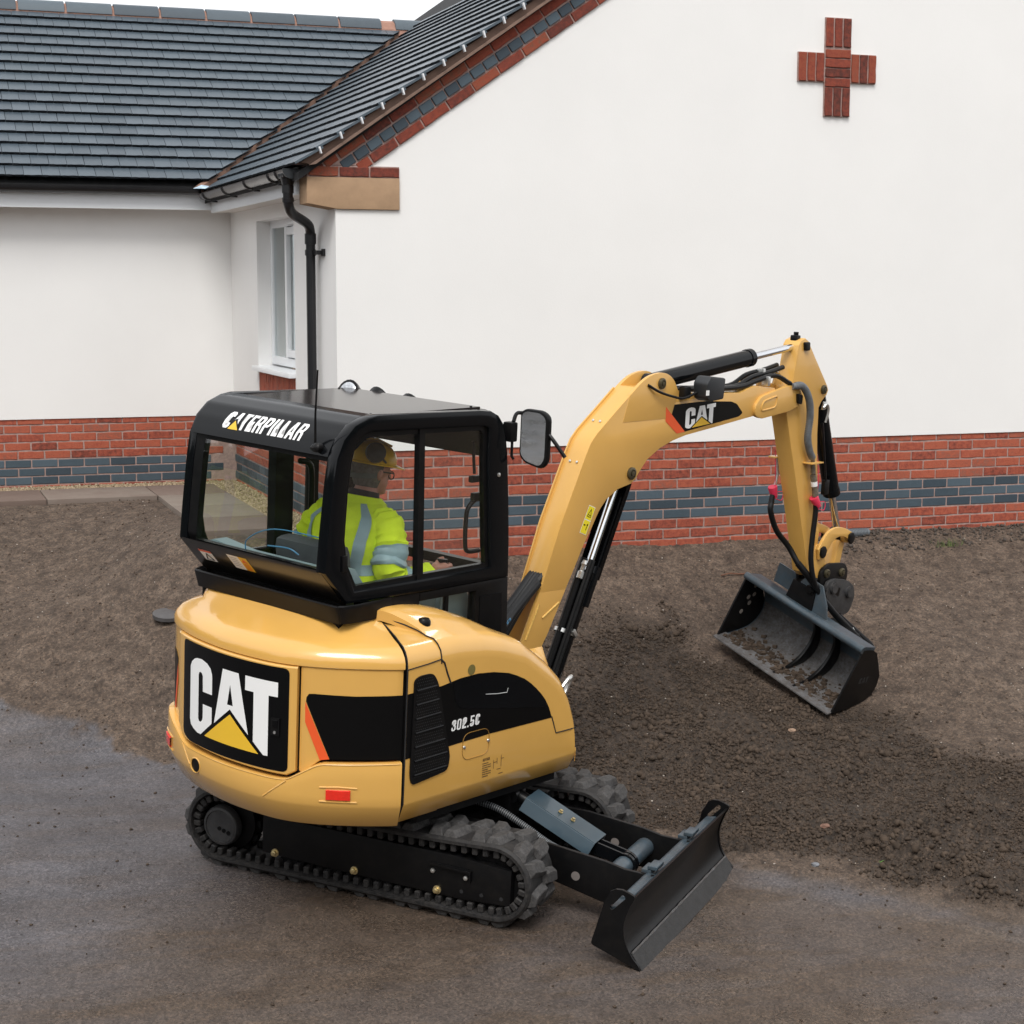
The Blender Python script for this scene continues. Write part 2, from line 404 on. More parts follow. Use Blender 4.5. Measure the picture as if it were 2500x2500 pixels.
o = sash.build('sash', M_upvc, window)
vent = MB(); vent.box((X0-0.028, 1.75, 2.0), (0.02, 0.5, 0.022), bevel=0.005); vent.build('trickle_vent', M_upvc, window)
for ya, yb, za, zb in ((2.15, 2.63, 0.93, 1.98), (1.44, 2.0, 1.0, 1.91)):
    g = MB(); g.box((X0+0.02, (ya+yb)/2, (za+zb)/2), (0.006, yb-ya, zb-za)); g.build('pane', M_pane, window, smooth=0)
g = MB(); g.box((X0+0.22, 2.0, 1.45), (0.01, 1.3, 1.2)); g.build('curtain', M_curtain, window, smooth=0)
s_ = MB(); s_.box((0.02, 2.0, z0-0.004), (0.18, y1-y0+0.02, 0.04), bevel=0.006); s_.build('sill', M_upvc, window)
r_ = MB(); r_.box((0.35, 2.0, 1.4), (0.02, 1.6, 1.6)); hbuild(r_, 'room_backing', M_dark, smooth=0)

# --- corbel stone and brick course at the eave corner
mb = MB()
mb.prism([(-0.215, 2.245), (-0.215, 2.067), (0.0, 2.031), (0.44, 2.031), (0.44, 2.245)], lambda p: (p[0], -0.034, p[1]), lambda p: (p[0], 0.20, p[1]), bevel=0.004)
hbuild(mb, 'corbel_stone', M_kneel)
mb = MB(); mb.box((0.115, 0.06, 2.285), (0.65, 0.17, 0.078)); kbed = hbuild(mb, 'corbel_course', M_mortar, smooth=0)
for i in range(3):
    put(RD[i], kbed, Matrix.Translation((-0.10+0.217*i+0.002, 0.015, 2.284)) @ Matrix.Diagonal((0.965, 1, 1.02, 1)))
# --- raking verge courses (outer red, blue headers, inner red), corbelled
ang = math.atan(SL*0.985); ux_ = Vector((math.cos(ang), 0, math.sin(ang))); un = Vector((-math.sin(ang), 0, math.cos(ang)))
base = Vector((0.258, 0, 2.338))                 # lower edge of the brick band on the wall face
Lr = 8.0
def rake(s, n, y): 
    v = base+ux_*s+un*n; v.y = y; return v
Rm = Matrix((ux_, Vector((0, 1, 0)), un)).transposed().to_4x4()
mb = MB()
mb.prism([(-0.022, 0.002), (Lr, 0.002), (Lr, 0.30), (-0.452, 0.30)], lambda p: rake(p[0], p[1], -0.022), lambda p: rake(p[0], p[1], 0.08))
vbed = hbuild(mb, 'verge_course', M_mortar, smooth=0)
for k in range(15):
    s = 0.115+k*0.225
    put(RD[k % 5], vbed, Matrix.Translation(rake(s, 0.0385, 0.018)) @ Rm)
for k in range(-1, 30):
    s = 0.085+k*0.1135
    put(BH[k % 2], vbed, Matrix.Translation(rake(s, 0.114, 0.012-0.001*(k % 3))) @ Rm)
for k in range(-1, 15):
    s = 0.16+k*0.225
    put(RD[(k+2) % 5], vbed, Matrix.Translation(rake(s, 0.190, 0.016)) @ Rm)
put(RH[0], vbed, Matrix.Translation(rake(-0.238, 0.190, 0.020)) @ Rm); put(BH[0], vbed, Matrix.Translation(rake(-0.143, 0.114, 0.021)) @ Rm); put(RH[1], vbed, Matrix.Translation(rake(-0.055, 0.0385, 0.022)) @ Rm); put(RH[2], vbed, Matrix.Translation(rake(-0.352, 0.205, 0.022)) @ Rm)
mb = MB()                                          # undercloak board below the verge tiles
mb.prism([(-0.36, 0.232), (Lr, 0.232), (Lr, 0.25), (-0.40, 0.25)], lambda p: rake(p[0], p[1], -0.12), lambda p: rake(p[0], p[1], 0.05))
mb.prism([(-0.385, 0.2505), (Lr, 0.2505), (Lr, 0.295), (-0.43, 0.295)], lambda p: rake(p[0], p[1], -0.075), lambda p: rake(p[0], p[1], 0.05))
hbuild(mb, 'undercloak', M_board, smooth=0)

# --- brick cross in relief on the gable
crossM = MB()
crossM.prism([(3.755, 3.505), (3.975, 3.505), (3.975, 3.245), (4.192, 3.245), (4.192, 3.03), (3.975, 3.03), (3.975, 2.78), (3.755, 2.78), (3.755, 3.03), (3.53, 3.03), (3.53, 3.245), (3.755, 3.245)],
             lambda p: (p[0], -0.028, p[1]), lambda p: (p[0], 0.02, p[1]))
cross = hbuild(crossM, 'cross_panel', M_mortar, smooth=0)
def cb(x, z, vert, l=1.0):
    m = Matrix.Translation((x, 0.01, z))
    if vert: m = m @ Matrix.Rotation(math.pi/2, 4, 'Y')
    put(rb.choice(RD), cross, m @ Matrix.Diagonal((l, 1, 0.98, 1)))
for i in range(3):
    cb(3.790+i*0.0748, 3.396, True, 0.98); cb(3.790+i*0.0748, 2.888, True, 0.98)
    cb(3.566+i*0.074, 3.138, True, 0.97); cb(4.012+i*0.074, 3.138, True, 0.97)
for i in range(4): cb(3.865, 3.242-i*0.0708, False, 0.99)

# --- roofs
EX, EZ = -0.30, 2.30         # main roof eave line (tile edge)
EY = 3.50                    # wing roof eave line (y), same height
RIDGE_Y = 6.02; VERGE_Y = -0.13; GA = 0.178; TW = 0.148
sa = math.atan(SL); cs, sn = math.cos(sa), math.sin(sa)
main_slab = MB()
def rz(d): return EZ+SL*d
EZW = 2.385
main_slab.prism([(EX+0.02, rz(0.0)-0.03), (5.2, rz(5.2-EX)-0.03), (5.2, rz(5.2-EX)-0.08), (EX+0.02, rz(0)-0.08)], lambda p: (p[0], VERGE_Y+0.06, p[1]), lambda p: (p[0], 8.3, p[1]))
roof_main = hbuild(main_slab, 'roof', M_dark, smooth=0)
wing = MB()
wing.prism([(EY+0.02, EZW-0.03), (RIDGE_Y, EZW+SL*(RIDGE_Y-EY)-0.03), (2*RIDGE_Y-EY, EZW-0.03), (2*RIDGE_Y-EY, EZW-0.08), (RIDGE_Y, EZW+SL*(RIDGE_Y-EY)-0.08), (EY+0.02, EZW-0.08)], lambda p: (-6.2, p[0], p[1]), lambda p: (2.2, p[0], p[1]))
roof_wing = hbuild(wing, 'roof', M_dark, smooth=0)
def tile_mesh(name, seed, w=TW-0.004, l=0.225, th=0.016):
    b = bmesh.new(); bmesh.ops.create_cube(b, size=1.0)
    bmesh.ops.scale(b, vec=(w, l, th), verts=b.verts)
    bmesh.ops.translate(b, vec=(0, l/2, th/2), verts=b.verts)
    ed = [e for e in b.edges if all(v.co.y < 1e-4 for v in e.verts) and abs(e.verts[0].co.x-e.verts[1].co.x) > 0.05]
    bmesh.ops.subdivide_edges(b, edges=ed, cuts=4)
    r_ = random.Random(seed)
    for v in b.verts:
        if v.co.y < 1e-4: v.co += Vector((0, r_.uniform(-1, 1)*0.0035, r_.uniform(-1, 1)*0.0012))
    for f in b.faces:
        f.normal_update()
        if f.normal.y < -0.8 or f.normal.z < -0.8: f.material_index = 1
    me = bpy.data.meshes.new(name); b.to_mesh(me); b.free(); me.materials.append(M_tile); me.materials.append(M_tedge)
    return me
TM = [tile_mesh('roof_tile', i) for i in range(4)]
rt = random.Random(11)
tiles = []
tilt = math.radians(7.8)
for row in range(18):                                        # wing: rows up the slope facing the yard
    d = row*GA*cs
    y = EY+d; z = EZW+SL*d
    if y > RIDGE_Y-0.05: break
    off = 0.5*(row % 2)
    xr = EX+0.0+d-0.02                                        # valley
    k = 0
    while True:
        x = xr-TW*(k-1+off)+0.02
        k += 1
        if x < -5.2: break
        m = Matrix.Translation((x-TW/2+0.12, y-0.034*sn, z+0.034*cs)) @ Matrix.Rotation(sa-tilt, 4, 'X') @ Matrix.Rotation(rt.uniform(-.008, .008), 4, 'Z')
        tiles.append((roof_wing, m, Vector((0, -sn, cs))))
        # cut tiles past the valley are hidden by the main roof plane
for row in range(19):                                        # main roof: rows facing left
    d = row*GA*cs
    x = EX+d; z = EZ+SL*d
    off = 0.5*(row % 2)
    yv = EY+d+0.30 if d < 2.52 else 8.1
    k = 0
    while True:
        y = VERGE_Y+TW*(k+off)-(TW/2 if off else 0)
        k += 1
        if y > yv: break
        m = Matrix.Translation((x-0.024*sn, y+TW/2, z+0.024*cs)) @ Matrix.Rotation(-math.pi/2, 4, 'Z') @ Matrix.Rotation(sa-tilt*0.72, 4, 'X') @ Matrix.Rotation(rt.uniform(-.008, .008), 4, 'Z')
        tiles.append((roof_main, m, Vector((-sn, 0, cs))))
def show_size(t):
    p = t[1].translation; v = CAM_LOC-p
    return abs(v.normalized().dot(t[2]))/v.length_squared
tiles.sort(key=show_size, reverse=True)
FACE = None
rest = {roof_wing: bmesh.new(), roof_main: bmesh.new()}
vis_main = 0
for i, (par, m, nn) in enumerate(tiles):
    me = rt.choice(TM)
    cs4 = [m @ Vector(c) for c in ((-TW/2, 0, 0), (TW/2, 0, 0), (-TW/2, 0.22, 0), (TW/2, 0.22, 0))]
    sg = 1 if par is roof_wing else -1                     # keep each tile on its own side of the valley
    vo_ = 0.055 if sg > 0 else 0.0
    side_ = [sg*((c.x-EX)-(c.y-EY))-vo_ for c in cs4]
    if max(c.y for c in cs4) < RIDGE_Y+0.1 and max(side_) > 0:
        if min(side_) > -0.01: continue
        b = bmesh.new(); b.from_mesh(me); bmesh.ops.transform(b, matrix=m, verts=b.verts)
        bmesh.ops.bisect_plane(b, geom=b.verts[:]+b.edges[:]+b.faces[:], plane_co=(EX+vo_, EY, 0), plane_no=(sg, -sg, 0), clear_outer=True)
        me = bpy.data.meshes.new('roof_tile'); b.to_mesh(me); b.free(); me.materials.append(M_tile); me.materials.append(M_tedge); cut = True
    else: cut = False
    if vis_main < 300:
        vis_main += 1
        put(me, par, Matrix() if cut else m)
    else:
        me = me.copy()
        if not cut: me.transform(m)
        rest[par].from_mesh(me); bpy.data.meshes.remove(me)
for par, b in rest.items():
    if len(b.verts):
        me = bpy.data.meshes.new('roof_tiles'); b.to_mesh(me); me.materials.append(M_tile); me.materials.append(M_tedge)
        o = link('roof_tiles', me, par); tag(o, kind='stuff')
    b.free()
# ridge tiles of the wing with pointing between
rzt = EZW+SL*(RIDGE_Y-EY)
mb = MB()
rows = []
for x in (-6.2, 2.45):
    rows.append([(x, RIDGE_Y-0.125, rzt-0.085), (x, RIDGE_Y-0.105, rzt-0.02), (x, RIDGE_Y-0.06, rzt+0.045), (x, RIDGE_Y, rzt+0.075), (x, RIDGE_Y+0.06, rzt+0.045), (x, RIDGE_Y+0.13, rzt-0.06)])
mb.loft(rows); hbuild(mb, 'ridge_pointing', M_pointing, smooth=0)
for k in range(19):
    x = 2.42-k*0.452
    xa, xb = (x-0.43, x) if k else (x-0.30, x)
    m2 = MB(); rr = []
    prof = [(RIDGE_Y-0.118, rzt-0.022), (RIDGE_Y-0.104, rzt+0.03), (RIDGE_Y-0.062, rzt+0.075), (RIDGE_Y, rzt+0.095), (RIDGE_Y+0.062, rzt+0.075), (RIDGE_Y+0.118, rzt-0.02)]
    prin = [(RIDGE_Y+0.10, rzt-0.02), (RIDGE_Y, rzt+0.07), (RIDGE_Y-0.10, rzt-0.022)]
    m2.prism(prof+prin, lambda p: (xa, p[0], p[1]), lambda p: (xb, p[0], p[1]))
    hbuild(m2, 'ridge_tile', M_ridge, smooth=40)
# valley mortar strip
mb = MB()
va = Vector((EX-0.06, EY-0.06, EZ+0.0)); vb = Vector((RIDGE_Y-EY+EX, RIDGE_Y, rz(RIDGE_Y-EY)+0.04))
rows = []
for i in range(41):
    t = i/40; c = va.lerp(vb, t); wv = 0.036+0.008*math.sin(i*2.3)+0.006*math.sin(i*5.1)
    rows.append([c+Vector((-wv*1.3, wv*0.3, 0.040)), c+Vector((-wv*0.3, 0, 0.060)), c+Vector((wv*0.45, -wv*0.75, 0.05)), c+Vector((wv*0.5, -wv*0.9, -0.02))])
mb.loft(rows); hbuild(mb, 'valley_strip', M_valley)
mb = MB(); mb.raw([(-0.42, 3.36, 2.335), (-0.24, 3.33, 2.335), (-0.22, 3.47, 2.36), (-0.36, 3.5, 2.36), (-0.34, 3.40, 2.37)], [(0, 1, 4), (1, 2, 4), (2, 3, 4), (3, 0, 4)]); hbuild(mb, 'lead_flashing', simple('lead', (0.42, 0.55, 0.66), rough=0.35, var=0.3, nscale=20), smooth=0)
# verge clips
for k in range(16):
    s_x = EX+(k+1.25)*GA*cs
    m2 = MB(); m2.box((0, 0, 0), (0.010, 0.04, 0.048), bevel=0.002)
    o = hbuild(m2, 'verge_clip', M_clip)
    o.matrix_basis = Matrix.Translation((s_x-0.028, VERGE_Y-0.008, EZ+SL*(s_x-EX)-0.012)) @ Matrix.Rotation(-0.30, 4, 'Y') 

# --- soffits, fascias, gutters
mb = MB()
FX, FY = -0.215, 3.615
mb.box((FX, (0.20+FY)/2, 2.232), (0.022, FY-0.20, 0.185)); mb.box(((FX-6.2)/2, FY, 2.245), (FX+6.2-0.024, 0.022, 0.16))
hbuild(mb, 'fascia', M_upvc, smooth=0)
mb = MB(); mb.box((-0.11, (0.2+FY)/2, 2.152), (0.19, FY-0.2, 0.012)); mb.box((-3.1, (FY+D)/2+0.005, 2.178), (6.2, D-FY-0.03, 0.012))
hbuild(mb, 'soffit', simple('soffit_upvc', (0.62, 0.57, 0.52), rough=0.5, var=0.03), smooth=0)
def gutter(path_fn, t0, t1):
    m = MB(); rows = []
    for t in (t0, t1):
        row = []
        for k in range(13):
            a = math.pi*k/12
            row.append(path_fn(t, 0.056*math.cos(a), -0.056*math.sin(a)))
        for k in range(12, -1, -1):
            a = math.pi*k/12
            row.append(path_fn(t, 0.052*math.cos(a), -0.052*math.sin(a)))
        rows.append(row)
    m.loft(rows, closed=True, cap=True); return m
gz = 2.30
gut1 = hbuild(gutter(lambda t, a, b: (FX-0.08-a, t, gz+b), 0.10, FY-0.10), 'gutter', M_gutter)
gut2 = hbuild(gutter(lambda t, a, b: (t, FY-0.08-a, gz+0.045+b), -6.2, FX-0.10), 'gutter', M_blackpvc)
def bracket(y):
    m = MB(); pts = [(FX-0.08+0.06*math.cos(a), y, gz-0.06*math.sin(a)) for a in [math.pi*i/8 for i in range(9)]]
    m.tube(pts, 0.009, 6); m.box((FX-0.03, y, gz-0.075), (0.05, 0.03, 0.012)); return m
for y in (3.3, 2.4, 1.5, 0.62, 0.36): bracket(y).build('gutter_bracket', M_blackpvc, gut1).matrix_parent_inverse = Matrix.Translation((0, 0, 0))
m = MB(); m.lathe([(0.0, 0), (0.060, 0.0), (0.060, 0.014), (0.0, 0.015)], (FX-0.08, 0.085, gz-0.004), (0, 1, 0)); 
b_ = m.bm; bmesh.ops.delete(b_, geom=[v for v in b_.verts if v.co.z > gz+0.004], context='VERTS')
m.box((FX-0.08, 0.093, gz-0.0), (0.12, 0.014, 0.008)); m.build('gutter_end', simple('charcoal_pvc', (0.03, 0.034, 0.038), rough=0.4), gut1)
m = MB(); m.cyl((FX-0.08, 0.20, gz-0.10), (FX-0.08, 0.20, gz-0.045), 0.04, 0.055); m.box((FX-0.08, 0.22, gz-0.03), (0.10, 0.19, 0.05), bevel=0.015); m.build('gutter_outlet', M_blackpvc, gut1)
# --- downpipe with swan neck
dp = MB()
ypipe, xpipe = 0.48, -0.075
neck = spline([(FX-0.08, 0.20, 2.21), (FX-0.08, 0.20, 2.12), (FX-0.072, 0.215, 2.06), (FX-0.03, 0.28, 2.005), (xpipe-0.04, 0.41, 1.945), (xpipe-0.005, 0.465, 1.895), (xpipe, ypipe, 1.82)], 5)
dp.tube(neck, 0.035, 14); dp.tube([(xpipe, ypipe, 1.83), (xpipe, ypipe, -0.45)], 0.034, 14)
downpipe = hbuild(dp, 'downpipe', M_blackpvc)
for (a, b) in (((FX-0.08, 0.20, 2.20), (FX-0.08, 0.20, 2.14)), ((FX-0.08, 0.20, 2.115), (FX-0.078, 0.205, 2.08)), ((xpipe, ypipe, 1.88), (xpipe, ypipe, 1.80)), ((xpipe, ypipe, 1.765), (xpipe, ypipe, 1.72))):
    c = MB(); c.cyl(a, b, 0.041, bevel=0.004); c.build('pipe_collar', M_blackpvc, downpipe)
c = MB(); c.box((xpipe+0.04, 0.40, 1.742), (0.06, 0.14, 0.028)); c.box((-0.02, 0.32, 1.742), (0.02, 0.05, 0.05)); c.build('pipe_bracket', M_blackpvc, downpipe)
# ================================================================== GROUND
O_M = Vector((-0.42, -3.287, -1.504)); UP_M = Vector((0.0263, -0.0540, 0.9982)).normalized()
def z_plane(x, y): return O_M.z-(UP_M.x*(x-O_M.x)+UP_M.y*(y-O_M.y))/UP_M.z
TL = Vector((0.693, 0.720)); TF = Vector((0.720, -0.692))
ctrl = []
for a in (-3.2, -1.6, 0.0, 1.6, 3.2):
    for d in (-3.4, -1.8, -0.6, 0.6):
        x = O_M.x+TF.x*a+TL.x*d; y = O_M.y+TF.y*a+TL.y*d
        ctrl.append((x, y, z_plane(x, y)))
for x in (0.0, 0.7, 1.4, 2.4, 3.6, 5.0, 7.0): ctrl.append((x, -0.05, -0.47+0.006*x))
for x in (-0.5, -1.2, -2.2, -3.4): ctrl += [(x, 3.0, -0.27), (x, 3.9, -0.25)]
for y in (0.6, 1.5, 2.4, 3.6): ctrl += [(-0.05, y, -0.27), (-0.88, y, -0.28)]
for a, dz in ((-2.2, 0.02), (-0.5, 0.03), (1.0, 0.05), (2.6, 0.03), (4.5, 0.05)):
    d = 1.15; x = O_M.x+TF.x*a+TL.x*d; y = O_M.y+TF.y*a+TL.y*d
    ctrl.append((x, y, z_plane(x, y)+dz+0.04))
ctrl += [(2.80, -2.12, -1.345), (2.36, -1.22, -1.01), (2.62, -1.68, -1.18), (2.70, -1.55, -1.17), (3.05, -1.45, -1.12), (2.9, -1.15, -0.98), (3.6, -1.6, -0.98), (4.6, -1.3, -0.86), (5.0, -2.6, -1.18), (3.5, -3.2, -1.40), (1.5, -1.2, -0.93), (0.9, -2.3, -1.36), (7.5, -2.5, -1.15), (6.0, -4.5, -1.65), (-1.7, 1.2, -0.62), (-2.6, 1.2, -0.70), (-3.6, 0.8, -0.85), (-4.2, -0.8, -1.25)]
C3 = np.array(ctrl)
def tps_k(r2): return np.where(r2 > 1e-12, 0.5*r2*np.log(np.maximum(r2, 1e-12)), 0.0)
def tps_fit(C):
    n = len(C); d2 = ((C[:, None, :2]-C[None, :, :2])**2).sum(-1)
    K = tps_k(d2)+np.eye(n)*0.02
    Pm = np.c_[np.ones(n), C[:, :2]]
    A = np.block([[K, Pm], [Pm.T, np.zeros((3, 3))]])
    return np.linalg.solve(A, np.r_[C[:, 2], 0, 0, 0])
TPSW = tps_fit(C3)
def h_base(X, Y):
    X = np.asarray(X, float); Y = np.asarray(Y, float); sh = X.shape
    q = np.c_[X.ravel(), Y.ravel()]; res = np.empty(len(q))
    for i in range(0, len(q), 20000):
        s = q[i:i+20000]; d2 = ((s[:, None, :]-C3[None, :, :2])**2).sum(-1)
        res[i:i+20000] = tps_k(d2) @ TPSW[:-3]+TPSW[-3]+s @ TPSW[-2:]
    return res.reshape(sh)
def vnoise(X, Y, scale, seed):
    """smooth value noise on arrays"""
    r = np.random.RandomState(seed); T = r.rand(256, 256)
    x = X/scale; y = Y/scale; xi = np.floor(x).astype(int); yi = np.floor(y).astype(int); fx = x-xi; fy = y-yi
    fx = fx*fx*(3-2*fx); fy = fy*fy*(3-2*fy)
    g = lambda a, b: T[a % 256, b % 256]
    return (g(xi, yi)*(1-fx)+g(xi+1, yi)*fx)*(1-fy)+(g(xi, yi+1)*(1-fx)+g(xi+1, yi+1)*fx)*fy-0.5
def sstep(a, b, x):
    t = np.clip((x-a)/(b-a), 0, 1); return t*t*(3-2*t)
def dd(X, Y): return TL.x*(X-O_M.x)+TL.y*(Y-O_M.y)
def aa(X, Y): return TF.x*(X-O_M.x)+TF.y*(Y-O_M.y)
def soil_mask(X, Y):
    e = dd(X, Y)-0.78+0.25*vnoise(X, Y, 0.55, 5)+0.12*vnoise(X, Y, 0.16, 6)
    e = e+0.09*vnoise(X, Y, 0.065, 61)+0.05*vnoise(X, Y, 0.03, 62)
    return sstep(-0.035, 0.06, e)
def tilled_mask(X, Y):
    """freshly dug crumbly earth around and before the bucket"""
    d = dd(X, Y)+0.5*vnoise(X, Y, 0.55, 8)+0.25*vnoise(X, Y, 0.2, 18); a = aa(X, Y)+0.6*vnoise(X, Y, 0.5, 28)
    return sstep(0.70, 0.95, d)*(1-sstep(0, 0.45, d-np.interp(a, [0.5, 2.0, 3.2, 4.5], [3.15, 2.95, 2.35, 2.30])))*sstep(-0.75, -0.1, a)
def h_full(X, Y, fine=True):
    z = h_base(X, Y); s = soil_mask(X, Y); t = tilled_mask(X, Y)*s
    pat = np.clip(0.55+1.5*vnoise(X, Y, 0.42, 91), 0.12, 1.25)
    nb = np.exp(-(((X-2.60)*0.42+(Y+1.68)*(-0.0)+(X-2.60)*0.0)/0.5)**2-((Y+1.68)/0.75)**2)
    amp = s*(0.34+1.15*t*pat)*(1-0.75*nb)
    z = z+s*0.012+0.05*s*vnoise(X, Y, 0.62, 1)+amp*(0.070*vnoise(X, Y, 0.28, 2)+0.044*vnoise(X, Y, 0.12, 3))
    if fine:
        b1 = np.abs(vnoise(X, Y, 0.052, 4)); b2 = np.abs(vnoise(X, Y, 0.027, 14)); b3 = vnoise(X, Y, 0.015, 24)
        z = z+amp*(0.046*b1+0.030*b2+0.011*b3)
        d_ = dd(X, Y); a_ = aa(X, Y)
        z = z-0.010*np.exp(-((d_-0.56-0.04*vnoise(X, Y, 0.5, 40))/0.018)**2)*sstep(1.3, 1.7, a_)
        z = z+(1-s)*(0.006*vnoise(X, Y, 0.35, 9)+0.003*vnoise(X, Y, 0.09, 10)+0.0012*vnoise(X, Y, 0.03, 12))
    sl = (((X < -0.2) & (Y > 2.72)) | ((X > -0.95) & (X < 0.1) & (Y > 0.45)))
    z = np.where(sl, np.minimum(z, -0.275), z)
    # faint ruts left by the tracks
    for d0 in (1.25, 2.35): z = z-0.020*s*np.exp(-((dd(X, Y)-d0-0.10*vnoise(X, Y, 0.9, 71))/0.10)**2)*sstep(2.6, 3.6, aa(X, Y))*(0.6+0.8*vnoise(X, Y, 0.12, 72))
    # wheel and track marks beside the bank
    return z
def house_clear(X, Y):
    return ((X > 0.06) & (Y > 0.12)) | ((X <= 0.06) & (Y > D+0.12))

def ground_mat():
    m, t, b = new_mat('earth_and_wet_tarmac')
    at = N(t, 'ShaderNodeVertexColor', layer_name='zone'); sep = t.nodes.new('ShaderNodeSeparateColor'); L(t, at.outputs[0], sep.inputs[0])
    g = t.nodes.new('ShaderNodeNewGeometry'); co = g.outputs['Position']
    def noise(sc, det=6, ro=0.65):
        n = N(t, 'ShaderNodeTexNoise', Scale=sc, Detail=det, Roughness=ro); L(t, co, n.inputs['Vector']); return n.outputs['Fac']
    soil = ramp(t, [(0.30, (0.042, 0.028, 0.020)), (0.5, (0.098, 0.069, 0.050)), (0.70, (0.158, 0.116, 0.087))]); L(t, noise(9, 8, 0.72), soil.inputs[0])
    dark = ramp(t, [(0.32, (0.018, 0.012, 0.008)), (0.68, (0.076, 0.053, 0.037))]); L(t, noise(16, 8, 0.7), dark.inputs[0])
    mx1 = N(t, 'ShaderNodeMixRGB'); L(t, sep.outputs[1], mx1.inputs[0]); L(t, soil.outputs[0], mx1.inputs[1]); L(t, dark.outputs[0], mx1.inputs[2])
    tar = ramp(t, [(0.25, (0.078, 0.073, 0.078)), (0.55, (0.122, 0.117, 0.127)), (0.8, (0.170, 0.165, 0.182))]); L(t, noise(2.2, 7, 0.6), tar.inputs[0])
    mud = ramp(t, [(0.3, (0.072, 0.051, 0.037)), (0.7, (0.130, 0.097, 0.073))]); L(t, noise(5.0, 8, 0.7), mud.inputs[0])
    mpm = t.nodes.new('ShaderNodeMapping'); mpm.inputs['Rotation'].default_value = (0, 0, math.radians(44)); mpm.inputs['Scale'].default_value = (0.8, 3.2, 1.0); L(t, co, mpm.inputs[0])
    nm_ = N(t, 'ShaderNodeTexNoise', Scale=1.3, Detail=9.0, Roughness=0.68); L(t, mpm.outputs[0], nm_.inputs['Vector'])
    mudf = ramp(t, [(0.47, (0, 0, 0)), (0.60, (1, 1, 1))]); L(t, nm_.outputs['Fac'], mudf.inputs[0])
    mf = N(t, 'ShaderNodeMath', operation='MULTIPLY_ADD', use_clamp=True); L(t, mudf.outputs[0], mf.inputs[0]); mf.inputs[1].default_value = 0.30; L(t, sep.outputs[2], mf.inputs[2])
    mx2 = N(t, 'ShaderNodeMixRGB'); L(t, mf.outputs[0], mx2.inputs[0]); L(t, tar.outputs[0], mx2.inputs[1]); L(t, mud.outputs[0], mx2.inputs[2])
    # aggregate grain
    vo = N(t, 'ShaderNodeTexVoronoi', Scale=95.0); L(t, co, vo.inputs['Vector'])
    gr = ramp(t, [(0.0, (0.45, 0.45, 0.45)), (0.6, (1.0, 1.0, 1.0)), (1.0, (1.6, 1.5, 1.42))]); L(t, vo.outputs['Color'], gr.inputs[0])
    mg = N(t, 'ShaderNodeMixRGB', blend_type='MULTIPLY'); mg.inputs[0].default_value = 0.9; L(t, mx2.outputs[0], mg.inputs[1]); L(t, gr.outputs[0], mg.inputs[2])
    v3 = N(t, 'ShaderNodeTexVoronoi', Scale=62.0); L(t, co, v3.inputs['Vector'])
    g3 = ramp(t, [(0.0, (0.35, 0.34, 0.33)), (0.5, (0.95, 0.95, 0.95)), (1.0, (1.65, 1.6, 1.55))]); L(t, v3.outputs['Color'], g3.inputs[0])
    n4 = ramp(t, [(0.36, (0.55, 0.55, 0.55)), (0.62, (1.35, 1.35, 1.35))]); L(t, noise(110, 4, 0.7), n4.inputs[0])
    ms = N(t, 'ShaderNodeMixRGB', blend_type='MULTIPLY'); ms.inputs[0].default_value = 0.75; L(t, mx1.outputs[0], ms.inputs[1]); L(t, g3.outputs[0], ms.inputs[2])
    ms2 = N(t, 'ShaderNodeMixRGB', blend_type='MULTIPLY'); ms2.inputs[0].default_value = 0.8; L(t, ms.outputs[0], ms2.inputs[1]); L(t, n4.outputs[0], ms2.inputs[2])
    mgt = N(t, 'ShaderNodeMixRGB', blend_type='MULTIPLY'); mgt.inputs[0].default_value = 0.5; L(t, mg.outputs[0], mgt.inputs[1]); L(t, n4.outputs[0], mgt.inputs[2])
    mx3 = N(t, 'ShaderNodeMixRGB'); L(t, sep.outputs[0], mx3.inputs[0]); L(t, mgt.outputs[0], mx3.inputs[1]); L(t, ms2.outputs[0], mx3.inputs[2])
    # pale grit specks everywhere
    v2 = N(t, 'ShaderNodeTexVoronoi', Scale=46.0); L(t, co, v2.inputs['Vector'])
    sp = ramp(t, [(0.05, (1, 1, 1)), (0.12, (0, 0, 0))]); L(t, v2.outputs['Distance'], sp.inputs[0])
    se = t.nodes.new('ShaderNodeSeparateColor'); L(t, v2.outputs['Color'], se.inputs[0])
    gt = N(t, 'ShaderNodeMath', operation='GREATER_THAN'); L(t, se.outputs[0], gt.inputs[0]); gt.inputs[1].default_value = 0.80
    mu = N(t, 'ShaderNodeMath', operation='MULTIPLY'); L(t, sp.outputs[0], mu.inputs[0]); L(t, gt.outputs[0], mu.inputs[1])
    mu2 = N(t, 'ShaderNodeMath', operation='MULTIPLY'); L(t, mu.outputs[0], mu2.inputs[0]); mu2.inputs[1].default_value = 0.6
    mx4 = N(t, 'ShaderNodeMixRGB'); L(t, mu2.outputs[0], mx4.inputs[0]); L(t, mx3.outputs[0], mx4.inputs[1]); mx4.inputs[2].default_value = (0.36, 0.30, 0.25, 1)
    L(t, mx4.outputs[0], b.inputs['Base Color'])
    # wet patches: lower roughness on the tarmac
    wet = ramp(t, [(0.38, (0.20, 0.20, 0.20)), (0.62, (0.50, 0.50, 0.50))]); L(t, noise(1.6, 6, 0.6), wet.inputs[0])
    rm = N(t, 'ShaderNodeMixRGB'); L(t, sep.outputs[0], rm.inputs[0]); L(t, wet.outputs[0], rm.inputs[1]); rm.inputs[2].default_value = (0.8, 0.8, 0.8, 1)
    L(t, rm.outputs[0], b.inputs['Roughness'])
    b.inputs['Specular IOR Level'].default_value = 0.45
